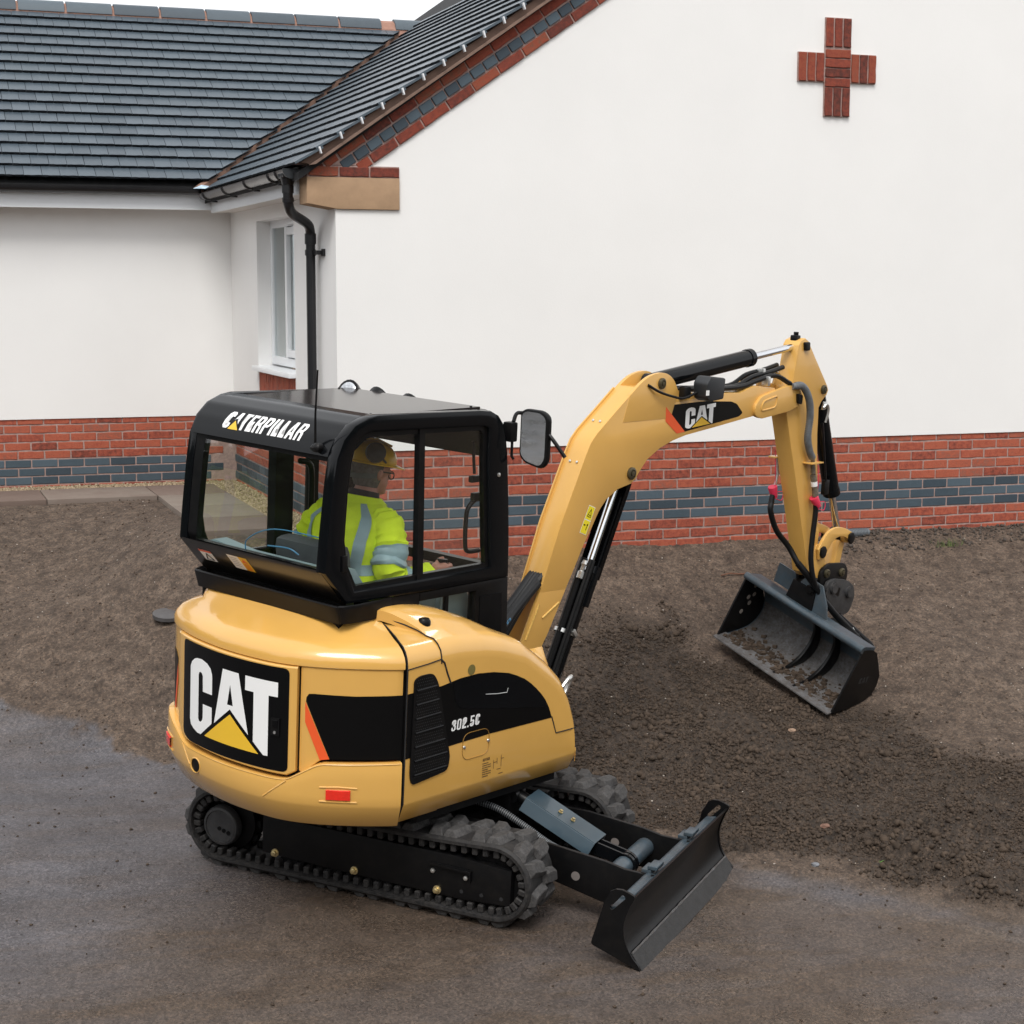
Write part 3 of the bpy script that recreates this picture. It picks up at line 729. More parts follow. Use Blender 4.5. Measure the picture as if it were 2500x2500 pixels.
    bn = N(t, 'ShaderNodeTexNoise', Scale=75.0, Detail=8.0, Roughness=0.75); L(t, co, bn.inputs['Vector'])
    b1 = N(t, 'ShaderNodeBump', Strength=0.9, Distance=0.012); L(t, bn.outputs['Fac'], b1.inputs['Height'])
    b2 = N(t, 'ShaderNodeBump', Strength=0.25, Distance=0.004); L(t, vo.outputs['Distance'], b2.inputs['Height']); L(t, b1.outputs[0], b2.inputs['Normal'])
    L(t, b2.outputs[0], b.inputs['Normal'])
    return m
M_ground = ground_mat()
def grid_axis(segs):
    out_ = []
    for a, b, st in segs:
        n = max(1, int(round((b-a)/st))); out_ += list(np.linspace(a, b, n, endpoint=False))
    out_.append(segs[-1][1]); return np.array(out_)
gx = grid_axis([(-60, -12, 6.0), (-12, -4.2, 0.3), (-4.2, -2.6, 0.05), (-2.6, 6.4, 0.0135), (6.4, 9, 0.1), (9, 15, 0.8), (15, 60, 6.0)])
gy = grid_axis([(-60, -13, 6.0), (-13, -6.4, 0.25), (-6.4, -5.6, 0.04), (-5.6, 0.14, 0.0145), (0.14, 3.2, 0.025), (3.2, 4.6, 0.05), (4.6, 12, 0.6), (12, 60, 6.0)])
GX, GY = np.meshgrid(gx, gy, indexing='ij')
far = np.maximum(np.maximum(np.abs(GX-1)-9, np.abs(GY+3)-9), 0)
CXc = np.clip(GX, -8, 10); CYc = np.clip(GY, -12, 6)
GZ = h_full(CXc, CYc)
GZ = np.where(far > 0, GZ*np.exp(-far*0.1)+(-1.3)*(1-np.exp(-far*0.1)), GZ)
nx, ny = GX.shape
V = np.stack([GX, GY, GZ], -1).reshape(-1, 3)
idx = np.arange(nx*ny).reshape(nx, ny)
Fq = np.stack([idx[:-1, :-1], idx[1:, :-1], idx[1:, 1:], idx[:-1, 1:]], -1).reshape(-1, 4)
# leave out cells under the house
cxm = (GX[:-1, :-1]+GX[1:, 1:])/2; cym = (GY[:-1, :-1]+GY[1:, 1:])/2
keep = ~(house_clear(cxm, cym) & (cym < 10) & (np.abs(cxm) < 8)).reshape(-1)
Fq = Fq[keep]
me = bpy.data.meshes.new('ground')
me.vertices.add(len(V)); me.vertices.foreach_set('co', V.ravel())
me.loops.add(len(Fq)*4); me.loops.foreach_set('vertex_index', Fq.ravel())
me.polygons.add(len(Fq)); me.polygons.foreach_set('loop_start', np.arange(0, len(Fq)*4, 4)); me.polygons.foreach_set('loop_total', np.full(len(Fq), 4))
me.update(); me.validate()
me.polygons.foreach_set('use_smooth', np.ones(len(me.polygons), bool))
ca = me.color_attributes.new('zone', 'FLOAT_COLOR', 'POINT')
sm = soil_mask(GX, GY); tm = tilled_mask(GX, GY)
mudz = np.clip(0.08+0.80*sstep(-1.7, 0.3, aa(GX, GY))+0.6*vnoise(GX, GY, 0.8, 31)-0.5*np.exp(-((dd(GX, GY)-0.66)/0.10)**2)*sstep(1.2, 1.8, aa(GX, GY)), 0, 1)
colr = np.stack([sm, tm, mudz*0.95, np.ones_like(sm)], -1).reshape(-1, 4)
ca.data.foreach_set('color', colr.ravel())
me.materials.append(M_ground)
ground = link('ground', me); tag(ground, kind='structure')

# --- loose clods and stones
def blob_meshes(n, mat, name, sub=1):
    out_ = []
    for i in range(n):
        b = bmesh.new(); bmesh.ops.create_icosphere(b, subdivisions=sub, radius=1.0)
        r_ = random.Random(100+i)
        for v in b.verts: v.co *= r_.uniform(0.5, 1.2)
        vs2 = np.array([v.co[:] for v in b.verts]); fs = np.array([[v.index for v in f.verts] for f in b.faces]); b.free()
        out_.append((vs2, fs))
    return out_
BL = blob_meshes(6, None, 'b')
def scatter(name, n, region_fn, size_fn, mat, seed, zfn, squash=0.7, sink=0.3):
    r_ = np.random.RandomState(seed); VV, FF = [], []; base = 0; cnt = 0
    xs, ys = region_fn(r_, n)
    zs = zfn(xs, ys); sz = size_fn(r_, len(xs), xs, ys)
    for i in range(len(xs)):
        if sz[i] <= 0: continue
        v, f = BL[i % 6]; a = r_.rand()*6.28; ca_, sa_ = math.cos(a), math.sin(a)
        s3 = sz[i]*np.array([r_.uniform(0.8, 1.3), r_.uniform(0.7, 1.1), squash*r_.uniform(0.8, 1.2)])
        p = v*s3; p = np.c_[p[:, 0]*ca_-p[:, 1]*sa_, p[:, 0]*sa_+p[:, 1]*ca_, p[:, 2]]
        VV.append(p+np.array([xs[i], ys[i], zs[i]+sz[i]*squash*(1-2*sink)])); FF.append(f+base); base += len(v)
    V_ = np.concatenate(VV); F_ = np.concatenate(FF)
    me = bpy.data.meshes.new(name); me.vertices.add(len(V_)); me.vertices.foreach_set('co', V_.ravel())
    me.loops.add(F_.size); me.loops.foreach_set('vertex_index', F_.ravel()); me.polygons.add(len(F_))
    me.polygons.foreach_set('loop_start', np.arange(0, F_.size, 3)); me.polygons.foreach_set('loop_total', np.full(len(F_), 3)); me.update()
    me.materials.append(mat); o = link(name, me); tag(o, kind='stuff'); return o
def soil_mat(name, lo, hi, rough=0.85):
    return simple(name, tuple((a+b)/2 for a, b in zip(lo, hi)), rough=rough, var=0.45, nscale=14, bump=0.6, bscale=120, spec=0.3, world=True)
M_clod = soil_mat('clods', (0.026, 0.018, 0.012), (0.096, 0.068, 0.049))
M_crumb = soil_mat('crumbs', (0.058, 0.040, 0.029), (0.115, 0.083, 0.062))
M_grit = per_piece('grit', [(0.22, 0.17, 0.13), (0.34, 0.29, 0.24), (0.42, 0.37, 0.32)], rough=0.8, mottle=0.8, nscale=25, bump=0.2)
M_gravel = per_piece('gravel', [(0.20, 0.15, 0.09), (0.42, 0.33, 0.22), (0.55, 0.47, 0.36)], rough=0.8, mottle=1.0, nscale=40, bump=0.2)
def in_visible(xs, ys): return ~house_clear(xs, ys)
def reg_tilled(r_, n):
    xs = r_.uniform(-0.9, 5.6, n*6); ys = r_.uniform(-5.2, -0.3, n*6)
    k = (soil_mask(xs, ys)*tilled_mask(xs, ys)*(0.75+0.9*vnoise(xs, ys, 0.22, 77)) > r_.rand(len(xs))*0.9+0.1)
    return xs[k][:n], ys[k][:n]
scatter('soil_clods', 42000, reg_tilled, lambda r_, n, xs, ys: (0.0026+0.0075*r_.rand(n)**2.5+0.010*(r_.rand(n) > 0.985)*r_.rand(n))*(0.6+1.2*np.clip(0.5+vnoise(xs, ys, 0.3, 55), 0, 1)), M_clod, 1, lambda x, y: h_full(x, y), 0.8, 0.25)
scatter('soil_lumps', 6500, reg_tilled, lambda r_, n, xs, ys: (0.006+0.012*r_.rand(n)**2.2)*np.clip(0.35+1.6*np.clip(0.5+vnoise(xs, ys, 0.34, 66)+vnoise(xs, ys, 0.13, 67), 0, 1), 0.2, 1.9), M_clod, 21, lambda x, y: h_full(x, y), 0.8, 0.30)
def reg_soil(r_, n):
    xs = r_.uniform(-2.8, 6.2, n*3); ys = r_.uniform(-5.4, 3.0, n*3)
    k = (soil_mask(xs, ys) > 0.35) & in_visible(xs, ys) & ~((xs > -0.95) & (ys > 0.3)); return xs[k][:n], ys[k][:n]
scatter('soil_crumbs', 16000, reg_soil, lambda r_, n, xs, ys: 0.0022+0.009*r_.rand(n)**5, M_crumb, 2, lambda x, y: h_full(x, y), 0.8, 0.25)
scatter('pale_grit', 2600, reg_soil, lambda r_, n, xs, ys: 0.002+0.006*r_.rand(n)**5, M_grit, 3, lambda x, y: h_full(x, y), 0.6, 0.2)
def reg_tar(r_, n):
    xs = r_.uniform(-2.8, 2.6, n*2); ys = r_.uniform(-6.3, -0.2, n*2); k = soil_mask(xs, ys) < 0.5; return xs[k][:n], ys[k][:n]
scatter('yard_grit', 2600, reg_tar, lambda r_, n, xs, ys: 0.0016+0.011*r_.rand(n)**9, M_clod, 4, lambda x, y: h_full(x, y), 0.6, 0.2)
scatter('yard_specks', 500, reg_tar, lambda r_, n, xs, ys: 0.0015+0.003*r_.rand(n)**4, M_grit, 5, lambda x, y: h_full(x, y), 0.6, 0.2)

# --- paved path of slabs with a gravel margin round the house
M_slab = per_piece('concrete_slab', [(0.15, 0.108, 0.088), (0.175, 0.132, 0.11), (0.22, 0.185, 0.155)], rough=0.8, mottle=0.35, nscale=3.5, bump=0.25, bscale=120)
path = empty('paved_path', (-0.6, 2.5, -0.27)); tag(path, kind='structure')
def slab(x0, x1, ya, yb, z=-0.235):
    m = MB(); m.box(((x0+x1)/2, (ya+yb)/2, z-0.03), (x1-x0-0.008, yb-ya-0.008, 0.06), bevel=0.004)
    o = m.build('slab', M_slab, path); o.matrix_parent_inverse = Matrix.Translation((0.6, -2.5, 0.27)); return o
for i in range(4): slab(-0.86-0.9*(i+1)-0.0, -0.86-0.9*i, 2.82, 3.58)
for ya, yb in ((2.82, 3.58), (2.06, 2.82), (1.30, 2.06), (0.54, 1.30)): slab(-0.86, -0.26, ya, yb)
def reg_gravel(r_, n):
    k = int(n*0.55); xs = np.r_[r_.uniform(-0.27, 0.0, k), r_.uniform(-3.2, -0.2, n-k)]; ys = np.r_[r_.uniform(0.1, 3.9, k), r_.uniform(3.58, 3.88, n-k)]; return xs, ys
scatter('gravel_margin', 8000, reg_gravel, lambda r_, n, xs, ys: 0.008+0.008*r_.rand(n), M_gravel, 6, lambda x, y: np.full(len(x), -0.255)+0.012*np.random.RandomState(9).rand(len(x)), 0.7, 0.3)

# --- small things lying about
def stone(x, y, r, label, mat, grp):
    b = bmesh.new(); bmesh.ops.create_icosphere(b, subdivisions=2, radius=r); q = random.Random(int(x*100))
    for v in b.verts: v.co = Vector((v.co.x*1.25, v.co.y, v.co.z*0.75))*(1+0.35*mnoise.noise(v.co*(1.2/r)+Vector((q.random()*9, 0, 0))))
    mb = MB(); mb.add(b); o = mb.build('stone', mat, None, smooth=25); o.location = (x, y, float(h_full(np.array([x]), np.array([y]))[0])+r*0.25); tag(o, label, 'stone', grp); return o
M_st1 = simple('reddish_stone', (0.19, 0.105, 0.075), rough=0.85, var=0.3, nscale=40, bump=0.4); M_st2 = simple('grey_stone', (0.17, 0.175, 0.19), rough=0.7, var=0.3, nscale=40, bump=0.3)
G_ = 'stones lying in the dug soil'
stone(1.88, -3.54, 0.020, 'reddish brown stone in the loose soil beyond the end of the dozer blade', M_st1, G_)
stone(2.43, -2.15, 0.020, 'pale tan stone in the dug soil just below the bucket lip', simple('tan_stone', (0.30, 0.20, 0.14), rough=0.85, var=0.3, nscale=40, bump=0.4), G_)
stone(1.58, -3.96, 0.018, 'pale grey stone at the tarmac edge close to the blade tip', M_st2, G_)
mb = MB(); tz = float(h_full(np.array([2.87]), np.array([-0.42]))[0]); mb.tube(spline([(-0.10, 0.0, 0.012), (-0.03, 0.004, 0.022), (0.04, -0.004, 0.016), (0.12, 0.006, 0.014)], 4), 0.006, 6, radii=None)
tw = mb.build('twig', simple('bark_brown', (0.16, 0.075, 0.045), rough=0.9, var=0.3, nscale=50)); tw.location = (2.87, -0.42, tz); tag(tw, 'thin brown twig lying on bare soil between bucket and brick wall', 'twig')
mb = MB()
for k in range(14): mb.cyl((4.03+0.013*k, 0, 0), (4.038+0.013*k, 0, 0), 0.036, seg=16)
mb.cyl((4.02, 0, 0), (4.22, 0, 0), 0.031, seg=16); dpz = float(h_full(np.array([4.1]), np.array([-0.06]))[0])
dpp = mb.build('drain_pipe', simple('pipe_grey', (0.13, 0.145, 0.16), rough=0.5, var=0.1)); dpp.location = (0, -0.055, dpz+0.022); tag(dpp, 'short grey ribbed drain pipe at the foot of the brick wall', 'pipe')
mb = MB(); mb.lathe([(0, 0), (0.10, 0), (0.10, 0.026), (0.09, 0.030), (0.0, 0.036)], (0, 0, 0), (0, 0, 1), 32); cvz = float(h_base(np.array([-1.22]), np.array([0.0]))[0])
cv = mb.build('inspection_cover', simple('cover_grey', (0.085, 0.080, 0.080), rough=0.5, var=0.2, nscale=15)); cv.location = (-1.22, 0.0, cvz+0.0); cv.rotation_euler = (0.2, 0, 0); tag(cv, 'flat dark grey round cover lying on the soil behind the excavator', 'cover')
mb = MB(); q = random.Random(2)
for k in range(9):
    a = q.uniform(0, 6.28); l = q.uniform(0.02, 0.04); d = Vector((math.cos(a), math.sin(a), 0.5)); n = Vector((-math.sin(a), math.cos(a), 0))
    c = d*0.008; mb.raw([c, c+d*l*0.5+n*l*0.22, c+d*l, c+d*l*0.5-n*l*0.22+Vector((0, 0, 0.003))], [(0, 1, 2, 3)])
wd_ = mb.build('weed', simple('leaf_green', (0.10, 0.24, 0.035), rough=0.6, var=0.3, nscale=60), None, smooth=0); wd_.location = (1.955, -3.96, float(h_full(np.array([1.955]), np.array([-3.96]))[0])+0.006); tag(wd_, 'tiny green weed sprouting at the edge of the dug soil', 'weed')
mb = MB(); q = random.Random(8)
for k in range(60):
    x, y = q.gauss(0, 0.07), q.gauss(0, 0.03); h_ = q.uniform(0.03, 0.08); lx, ly = q.uniform(-0.03, 0.03), q.uniform(-0.03, 0.03)
    mb.raw([(x-0.002, y, 0), (x+0.002, y, 0), (x+lx, y+ly, h_)], [(0, 1, 2)])
gt_ = mb.build('grass_blades', simple('grass_green', (0.09, 0.13, 0.03), rough=0.7, var=0.3, nscale=60), None, smooth=0); gt_.location = (4.80, -0.28, float(h_full(np.array([4.8]), np.array([-0.28]))[0])); tag(gt_, kind='stuff')
def reg_foot(r_, n): return r_.uniform(3.6, 6.3, n), -0.02-0.30*r_.rand(n)**1.5
scatter('wall_foot_rubble', 900, reg_foot, lambda r_, n, xs, ys: 0.005+0.016*r_.rand(n)**3, simple('dark_rubble', (0.062, 0.049, 0.04), rough=0.8, var=0.6, nscale=20, world=True), 12, lambda x, y: h_full(x, y), 0.8, 0.2)

# --- belt of trees across the lane, far behind the camera (seen only in the mirror and in glossy paint)
mb = MB(); q = random.Random(21)
for k in range(7000):
    a = math.radians(q.uniform(95, 345)); r = 27+q.gauss(0, 1.6); h_ = 7.5+1.8*math.sin(a*9)+1.2*math.sin(a*23+1)
    c = Vector((CAM_LOC.x+2+r*math.cos(a), -6+r*math.sin(a), -1.6+h_*q.random()**0.8)); s_ = q.uniform(0.25, 0.7)
    u_ = Vector((q.gauss(0, 1), q.gauss(0, 1), q.gauss(0, 1))).normalized(); v_ = u_.cross(Vector((q.gauss(0, 1), q.gauss(0, 1), q.gauss(0, 1)))).normalized()
    mb.raw([c-u_*s_, c+v_*s_*0.6, c+u_*s_, c-v_*s_*0.6], [(0, 1, 2, 3)])
rows = []
for i in range(60):
    a = math.radians(95+250*i/59); h_ = 6.2+1.6*math.sin(a*9)+1.0*math.sin(a*23+1)
    rows.append([Vector((CAM_LOC.x+2+rr*math.cos(a), -6+rr*math.sin(a), z)) for rr, z in ((27, -2), (26.6, h_*0.5-1.6), (27.2, h_-1.6), (28.6, h_-1.4), (29.0, -2))])
mb.loft(rows); tl_ = mb.build('tree_belt', simple('dark_foliage', (0.040, 0.065, 0.022), rough=0.7, var=0.5, nscale=1.5, world=True), None, smooth=0); tag(tl_, kind='stuff')
# ================================================================== EXCAVATOR
M_yel = simple('machine_yellow', (0.70, 0.392, 0.094), rough=0.24, var=0.03, nscale=3.0, coat=0.8, bump=0.03, bscale=160)
M_yel2 = simple('arm_yellow', (0.68, 0.382, 0.094), rough=0.32, var=0.04, nscale=4.0, coat=0.35, bump=0.05, bscale=140)
M_blk = simple('gloss_black', (0.0040, 0.0046, 0.0056), rough=0.13, var=0.15, nscale=4, spec=0.22)
M_blk2 = simple('satin_black', (0.0050, 0.0050, 0.0055), rough=0.33, var=0.25, nscale=6, bump=0.05, spec=0.22, dirt=(0.05, 0.04, 0.03), dirt_amt=0.10)
M_blk3 = simple('chassis_black', (0.004, 0.004, 0.0045), rough=0.5, var=0.3, nscale=6, spec=0.15, dirt=(0.04, 0.033, 0.027), dirt_amt=0.15)
M_steelblue = simple('worn_bucket_steel', (0.045, 0.067, 0.085), rough=0.30, var=0.25, nscale=7, bump=0.12, bscale=50, dirt=(0.10, 0.08, 0.065), dirt_amt=0.35)
M_wornsteel = simple('scraped_steel', (0.15, 0.158, 0.17), rough=0.45, metal=0.3, var=0.4, nscale=16, bump=0.3, bscale=60, dirt=(0.085, 0.062, 0.045), dirt_amt=0.9)
M_chrome = simple('chrome_rod', (0.75, 0.77, 0.80), rough=0.12, metal=1.0, var=0.03)
M_zinc = simple('zinc_bolt', (0.62, 0.50, 0.26), rough=0.35, metal=0.8, var=0.15)
M_bright = simple('bright_fitting', (0.72, 0.72, 0.70), rough=0.3, metal=0.9, var=0.1)
M_rub = simple('track_rubber', (0.014, 0.014, 0.015), rough=0.55, var=0.4, nscale=18, bump=0.3, bscale=70, spec=0.3, dirt=(0.10, 0.088, 0.078), dirt_amt=0.4)
M_hose = simple('hose_rubber', (0.006, 0.006, 0.0065), rough=0.4, var=0.2, nscale=20, spec=0.3)
M_hoseg = simple('grey_hose', (0.16, 0.17, 0.18), rough=0.5, var=0.2, nscale=30)
M_grey = simple('console_grey', (0.23, 0.31, 0.33), rough=0.5, var=0.05)
M_seat = simple('seat_vinyl', (0.055, 0.062, 0.068), rough=0.6, var=0.15, nscale=10, bump=0.2)
M_white = simple('decal_white', (0.86, 0.86, 0.85), rough=0.35, var=0.01)
M_dblk = simple('decal_black', (0.0035, 0.0035, 0.0038), rough=0.3, var=0.05, spec=0.15)
M_org = simple('decal_orange', (0.80, 0.105, 0.025), rough=0.35, var=0.02)
M_dyel = simple('decal_yellow', (0.82, 0.50, 0.035), rough=0.35, var=0.02)
M_lyel = simple('label_yellow', (0.85, 0.70, 0.02), rough=0.4, var=0.02)
M_red = simple('red_lens', (0.75, 0.025, 0.012), rough=0.2, var=0.1, nscale=40, coat=0.5)
M_pink = simple('pink_cap', (0.62, 0.03, 0.075), rough=0.5, var=0.1)
M_blue = simple('print_blue', (0.12, 0.33, 0.55), rough=0.5, var=0.02)
M_glass = glass('cab_glass', (0.97, 0.985, 0.975), 0.038, 0.012)
M_mirror = simple('mirror_glass', (0.80, 0.84, 0.85), rough=0.02, metal=1.0, var=0.01)
M_lampg2 = simple('lamp_reflector', (0.55, 0.57, 0.6), rough=0.25, metal=0.6, var=0.4, nscale=60)
M_lampg = glass('lamp_glass', (0.9, 0.92, 0.94), 0.25, 0.05)

FM = Vector((0.8803, 0.4745, 0.0033)).normalized(); LM = UP_M.cross(FM).normalized(); FM = LM.cross(UP_M)
machine = empty('excavator')
machine.matrix_world = Matrix(((FM.x, LM.x, UP_M.x, O_M.x), (FM.y, LM.y, UP_M.y, O_M.y), (FM.z, LM.z, UP_M.z, O_M.z), (0, 0, 0, 1)))
tag(machine, 'yellow mini excavator with black cab, rubber tracks and dozer blade, digging beside the white house', 'excavator')
SLEW = math.radians(72.22)
def P_(mb, name, mat, parent=None, **k): return mb.build(name, mat, parent or machine, **k)
def U_(mb, name, mat, parent=None, **k):           # undercarriage part: frame turned by the slew angle
    o = mb.build(name, mat, parent or machine, **k)
    if parent is None: o.rotation_euler = (0, 0, -SLEW)
    return o
XZ = lambda y: (lambda p: (p[0], y, p[1]))

# ---------- decals and lettering
LET = {
 'C': (0.5, [[(0,.15),(.12,0),(.38,0),(.5,.12),(.5,.31),(.35,.31),(.35,.16),(.31,.12),(.2,.12),(.16,.16),(.16,.84),(.2,.88),(.31,.88),(.35,.84),(.35,.69),(.5,.69),(.5,.88),(.38,1),(.12,1),(0,.85)]]),
 'A': (0.55, [[(0,0),(.17,1),(.277,1),(.277,.78),(.22,.36),(.277,.36),(.277,.2),(.2,.2),(.17,0)], [(.554,0),(.384,0),(.354,.2),(.277,.2),(.277,.36),(.334,.36),(.277,.78),(.277,1),(.384,1)]]),
 'T': (0.46, [[(.14,0),(.32,0),(.32,.84),(.46,.84),(.46,1),(0,1),(0,.84),(.14,.84)]]),
 'E': (0.42, [[(0,0),(.42,0),(.42,.16),(.17,.16),(.17,.43),(.38,.43),(.38,.58),(.17,.58),(.17,.84),(.42,.84),(.42,1),(0,1)]]),
 'R': (0.5, [[(0,0),(.17,0),(.17,1),(0,1)], [(.17,.85),(.30,.85),(.33,.8),(.33,.62),(.30,.57),(.17,.57),(.17,.42),(.27,.42),(.33,.36),(.33,0),(.5,0),(.5,.38),(.44,.49),(.5,.6),(.5,.86),(.38,1),(.17,1)]]),
 'P': (0.5, [[(0,0),(.17,0),(.17,1),(0,1)], [(.17,.85),(.30,.85),(.33,.8),(.33,.58),(.30,.53),(.17,.53),(.17,.38),(.36,.38),(.5,.5),(.5,.87),(.38,1),(.17,1)]]),
 'I': (0.17, [[(0,0),(.17,0),(.17,1),(0,1)]]),
 'L': (0.4, [[(0,0),(.4,0),(.4,.16),(.17,.16),(.17,1),(0,1)]]),
 'N': (0.5, [[(0,0),(.16,0),(.16,1),(0,1)], [(.34,0),(.5,0),(.5,1),(.34,1)], [(.16,1),(.16,.6),(.34,0),(.34,.4)]]),
 '3': (0.48, [[(0,.12),(.12,0),(.36,0),(.48,.12),(.48,.42),(.40,.51),(.48,.6),(.48,.88),(.36,1),(.12,1),(0,.88),(0,.66),(.16,.66),(.16,.82),(.2,.87),(.28,.87),(.32,.82),(.32,.62),(.27,.57),(.16,.57),(.16,.44),(.27,.44),(.32,.39),(.32,.18),(.28,.13),(.2,.13),(.16,.18),(.16,.34),(0,.34)]]),
 'O': (0.48, [[(.24,0),(.12,0),(0,.12),(0,.88),(.12,1),(.24,1),(.24,.87),(.2,.87),(.16,.82),(.16,.18),(.2,.13),(.24,.13)], [(.24,.13),(.28,.13),(.32,.18),(.32,.82),(.28,.87),(.24,.87),(.24,1),(.36,1),(.48,.88),(.48,.12),(.36,0),(.24,0)]]),
 '2': (0.48, [[(0,0),(.48,0),(.48,.15),(.19,.15),(.19,.2),(.48,.56),(.48,.88),(.36,1),(.12,1),(0,.88),(0,.64),(.16,.64),(.16,.82),(.2,.87),(.28,.87),(.32,.82),(.32,.6),(0,.22)]]),
 '5': (0.48, [[(0,.12),(.12,0),(.36,0),(.48,.12),(.48,.5),(.38,.6),(.17,.6),(.17,.85),(.45,.85),(.45,1),(.02,1),(.02,.44),(.27,.46),(.32,.42),(.32,.18),(.28,.13),(.2,.13),(.16,.18),(.16,.32),(0,.32)]]),
 '.': (0.16, [[(0,0),(.16,0),(.16,.16),(0,.16)]]),
}
LET['0'] = LET['O']
def text_polys(txt, slant=0.0, gap=0.09):
    x = 0; out_ = []
    for ch in txt:
        if ch == ' ': x += 0.3; continue
        wd, pl = LET[ch]
        for p in pl: out_.append([(x+a+slant*b, b) for a, b in p])
        x += wd+gap
    return out_, x-gap
def decal(polys, fn, step=None, axis=0):
    """flat print: 2D polygons laid on a surface through fn(u, v)"""
    mb = MB()
    for p in polys:
        b = bmesh.new(); f = b.faces.new([b.verts.new((a, c, 0)) for a, c in p])
        bmesh.ops.triangulate(b, faces=[f])
        if step:
            lo = min(q[axis] for q in p); hi = max(q[axis] for q in p); no = (1, 0, 0) if axis == 0 else (0, 1, 0)
            t = math.floor(lo/step)*step+step
            while t < hi:
                co = (t, 0, 0) if axis == 0 else (0, t, 0)
                bmesh.ops.bisect_plane(b, geom=b.verts[:]+b.edges[:]+b.faces[:], plane_co=co, plane_no=no); t += step
        for v in b.verts: v.co = Vector(fn(v.co.x, v.co.y))
        mb.add(b)
    return mb
def fitbox(polys, wd, x0, x1, y0, y1):
    return [[(x0+(x1-x0)*a/wd, y0+(y1-y0)*b) for a, b in p] for p in polys]
def round_poly(pts, r, n=4):
    out_ = []; m = len(pts)
    for i in range(m):
        p = Vector(pts[i]); a = (Vector(pts[i-1])-p); b = (Vector(pts[(i+1) % m])-p)
        rr = min(r, a.length*0.45, b.length*0.45); a = p+a.normalized()*rr; b = p+b.normalized()*rr
        for k in range(n+1):
            t = k/n; q = a*(1-t)**2+p*2*t*(1-t)+b*t*t; out_.append((q.x, q.y))
    return out_

# ---------- tail plan curve
C0 = [(-.2,.84),(-.8,.84),(-.97,.80),(-1.06,.70),(-1.141,.492),(-1.18,.3),(-1.195,.12),(-1.185,-.06),(-1.155,-.21),(-1.09,-.34),(-1.0,-.455),(-.90,-.555),(-.83,-.615),(-.785,-.645)]
S0 = spline([(a, b, 0) for a, b in C0], 20); ARC = [0.0]
for i in range(1, len(S0)): ARC.append(ARC[-1]+(S0[i]-S0[i-1]).length)
SN = []
for i in range(len(S0)):
    t_ = (S0[min(i+1, len(S0)-1)]-S0[max(i-1, 0)]).normalized(); n_ = Vector((t_.y, -t_.x, 0))
    SN.append(n_)
if SN[len(SN)//2].x > 0: SN = [-n for n in SN]
_arc = np.array(ARC); _sx = np.array([p.x for p in S0]); _sy = np.array([p.y for p in S0]); _nx = np.array([p.x for p in SN]); _ny = np.array([p.y for p in SN])
S_END = ARC[-1]
def TAIL(s, z, off=0.0):
    x = np.interp(s, _arc, _sx); y = np.interp(s, _arc, _sy); a = np.interp(s, _arc, _nx); b = np.interp(s, _arc, _ny)
    return (float(x+a*off), float(y+b*off), z)
def srange(a, b, n): return [a+(b-a)*i/n for i in range(n+1)]

# ---------- counterweight
def cw_top(s):
    return float(np.interp(s, [0.3, 0.88, 1.14, 1.20, 1.86, 1.90, 2.03, 2.06, 2.43], [0.86, 0.86, 0.768, 0.757, 0.763, 0.768, 0.846, 0.855, 0.866]))
def cw_row(s):
    zt = cw_top(s); e = 1.0
    return [TAIL(s, 0.535, -0.20), TAIL(s, 0.538, -0.035), TAIL(s, 0.545, -0.024), TAIL(s, 0.645, 0.026), TAIL(s, 0.660, 0.031), TAIL(s, 0.70, 0.033), TAIL(s, (0.70+zt)/2, 0.033), TAIL(s, zt-0.012, 0.031), TAIL(s, zt-0.003, 0.028), TAIL(s, zt, 0.018), TAIL(s, zt-0.004, -0.03), TAIL(s, zt-0.1, -0.04)]
mb = MB(); mb.loft([cw_row(s) for s in srange(0.30, 2.4185, 90)]); cw = P_(mb, 'counterweight', M_yel, smooth=32)
for s0, s1 in ((2.081, 2.191), (0.865, 0.975)):
    mb = MB(); mb.loft([[TAIL(s, 0.685, 0.03), TAIL(s, 0.688, 0.042), TAIL(s, 0.732, 0.042), TAIL(s, 0.735, 0.03)] for s in srange(s0, s1, 6)]); P_(mb, 'tail_light', M_red, cw, smooth=0)
    mb = MB()
    mb.tube([TAIL(s, 0.748-0.004*abs(s-(s0+s1)/2)/0.08, 0.034) for s in srange(s0-0.03, s1+0.03, 8)], 0.004, 6); mb.tube([TAIL(s, 0.677, 0.034) for s in srange(s0-0.03, s1+0.03, 8)], 0.004, 6); P_(mb, 'light_surround', M_yel, cw)
mb = MB(); c0 = Vector(TAIL(1.293, 0.6885, 0.0)); n0 = Vector(TAIL(1.293, 0.6885, 1.0))-c0
mb.lathe([(0.0, 0.035), (0.034, 0.035), (0.034, 0.0375), (0.0, 0.0378)], c0, n0); P_(mb, 'tie_down_hole', M_dblk, cw, smooth=0)
mb = MB(); mb.tube([c0+n0*0.036+Vector((0, 0.036*math.cos(a), 0.036*math.sin(a))) for a in [2*math.pi*i/20 for i in range(20)]], 0.004, 6, closed=True); P_(mb, 'hole_rim', M_yel, cw)

mb = MB(); mb.tube([TAIL(1.895-0.115*t, 0.757-0.095*t, 0.0325) for t in srange(0, 1, 6)], 0.0035, 6); mb.tube([TAIL(1.145+0.085*t, 0.76-0.085*t, 0.0325) for t in srange(0, 1, 6)], 0.0035, 6); mb.tube([TAIL(s, cw_top(s)-0.004, 0.029) for s in srange(0.9, 2.41, 70)], 0.004, 6); P_(mb, 'crease', M_yel, cw)
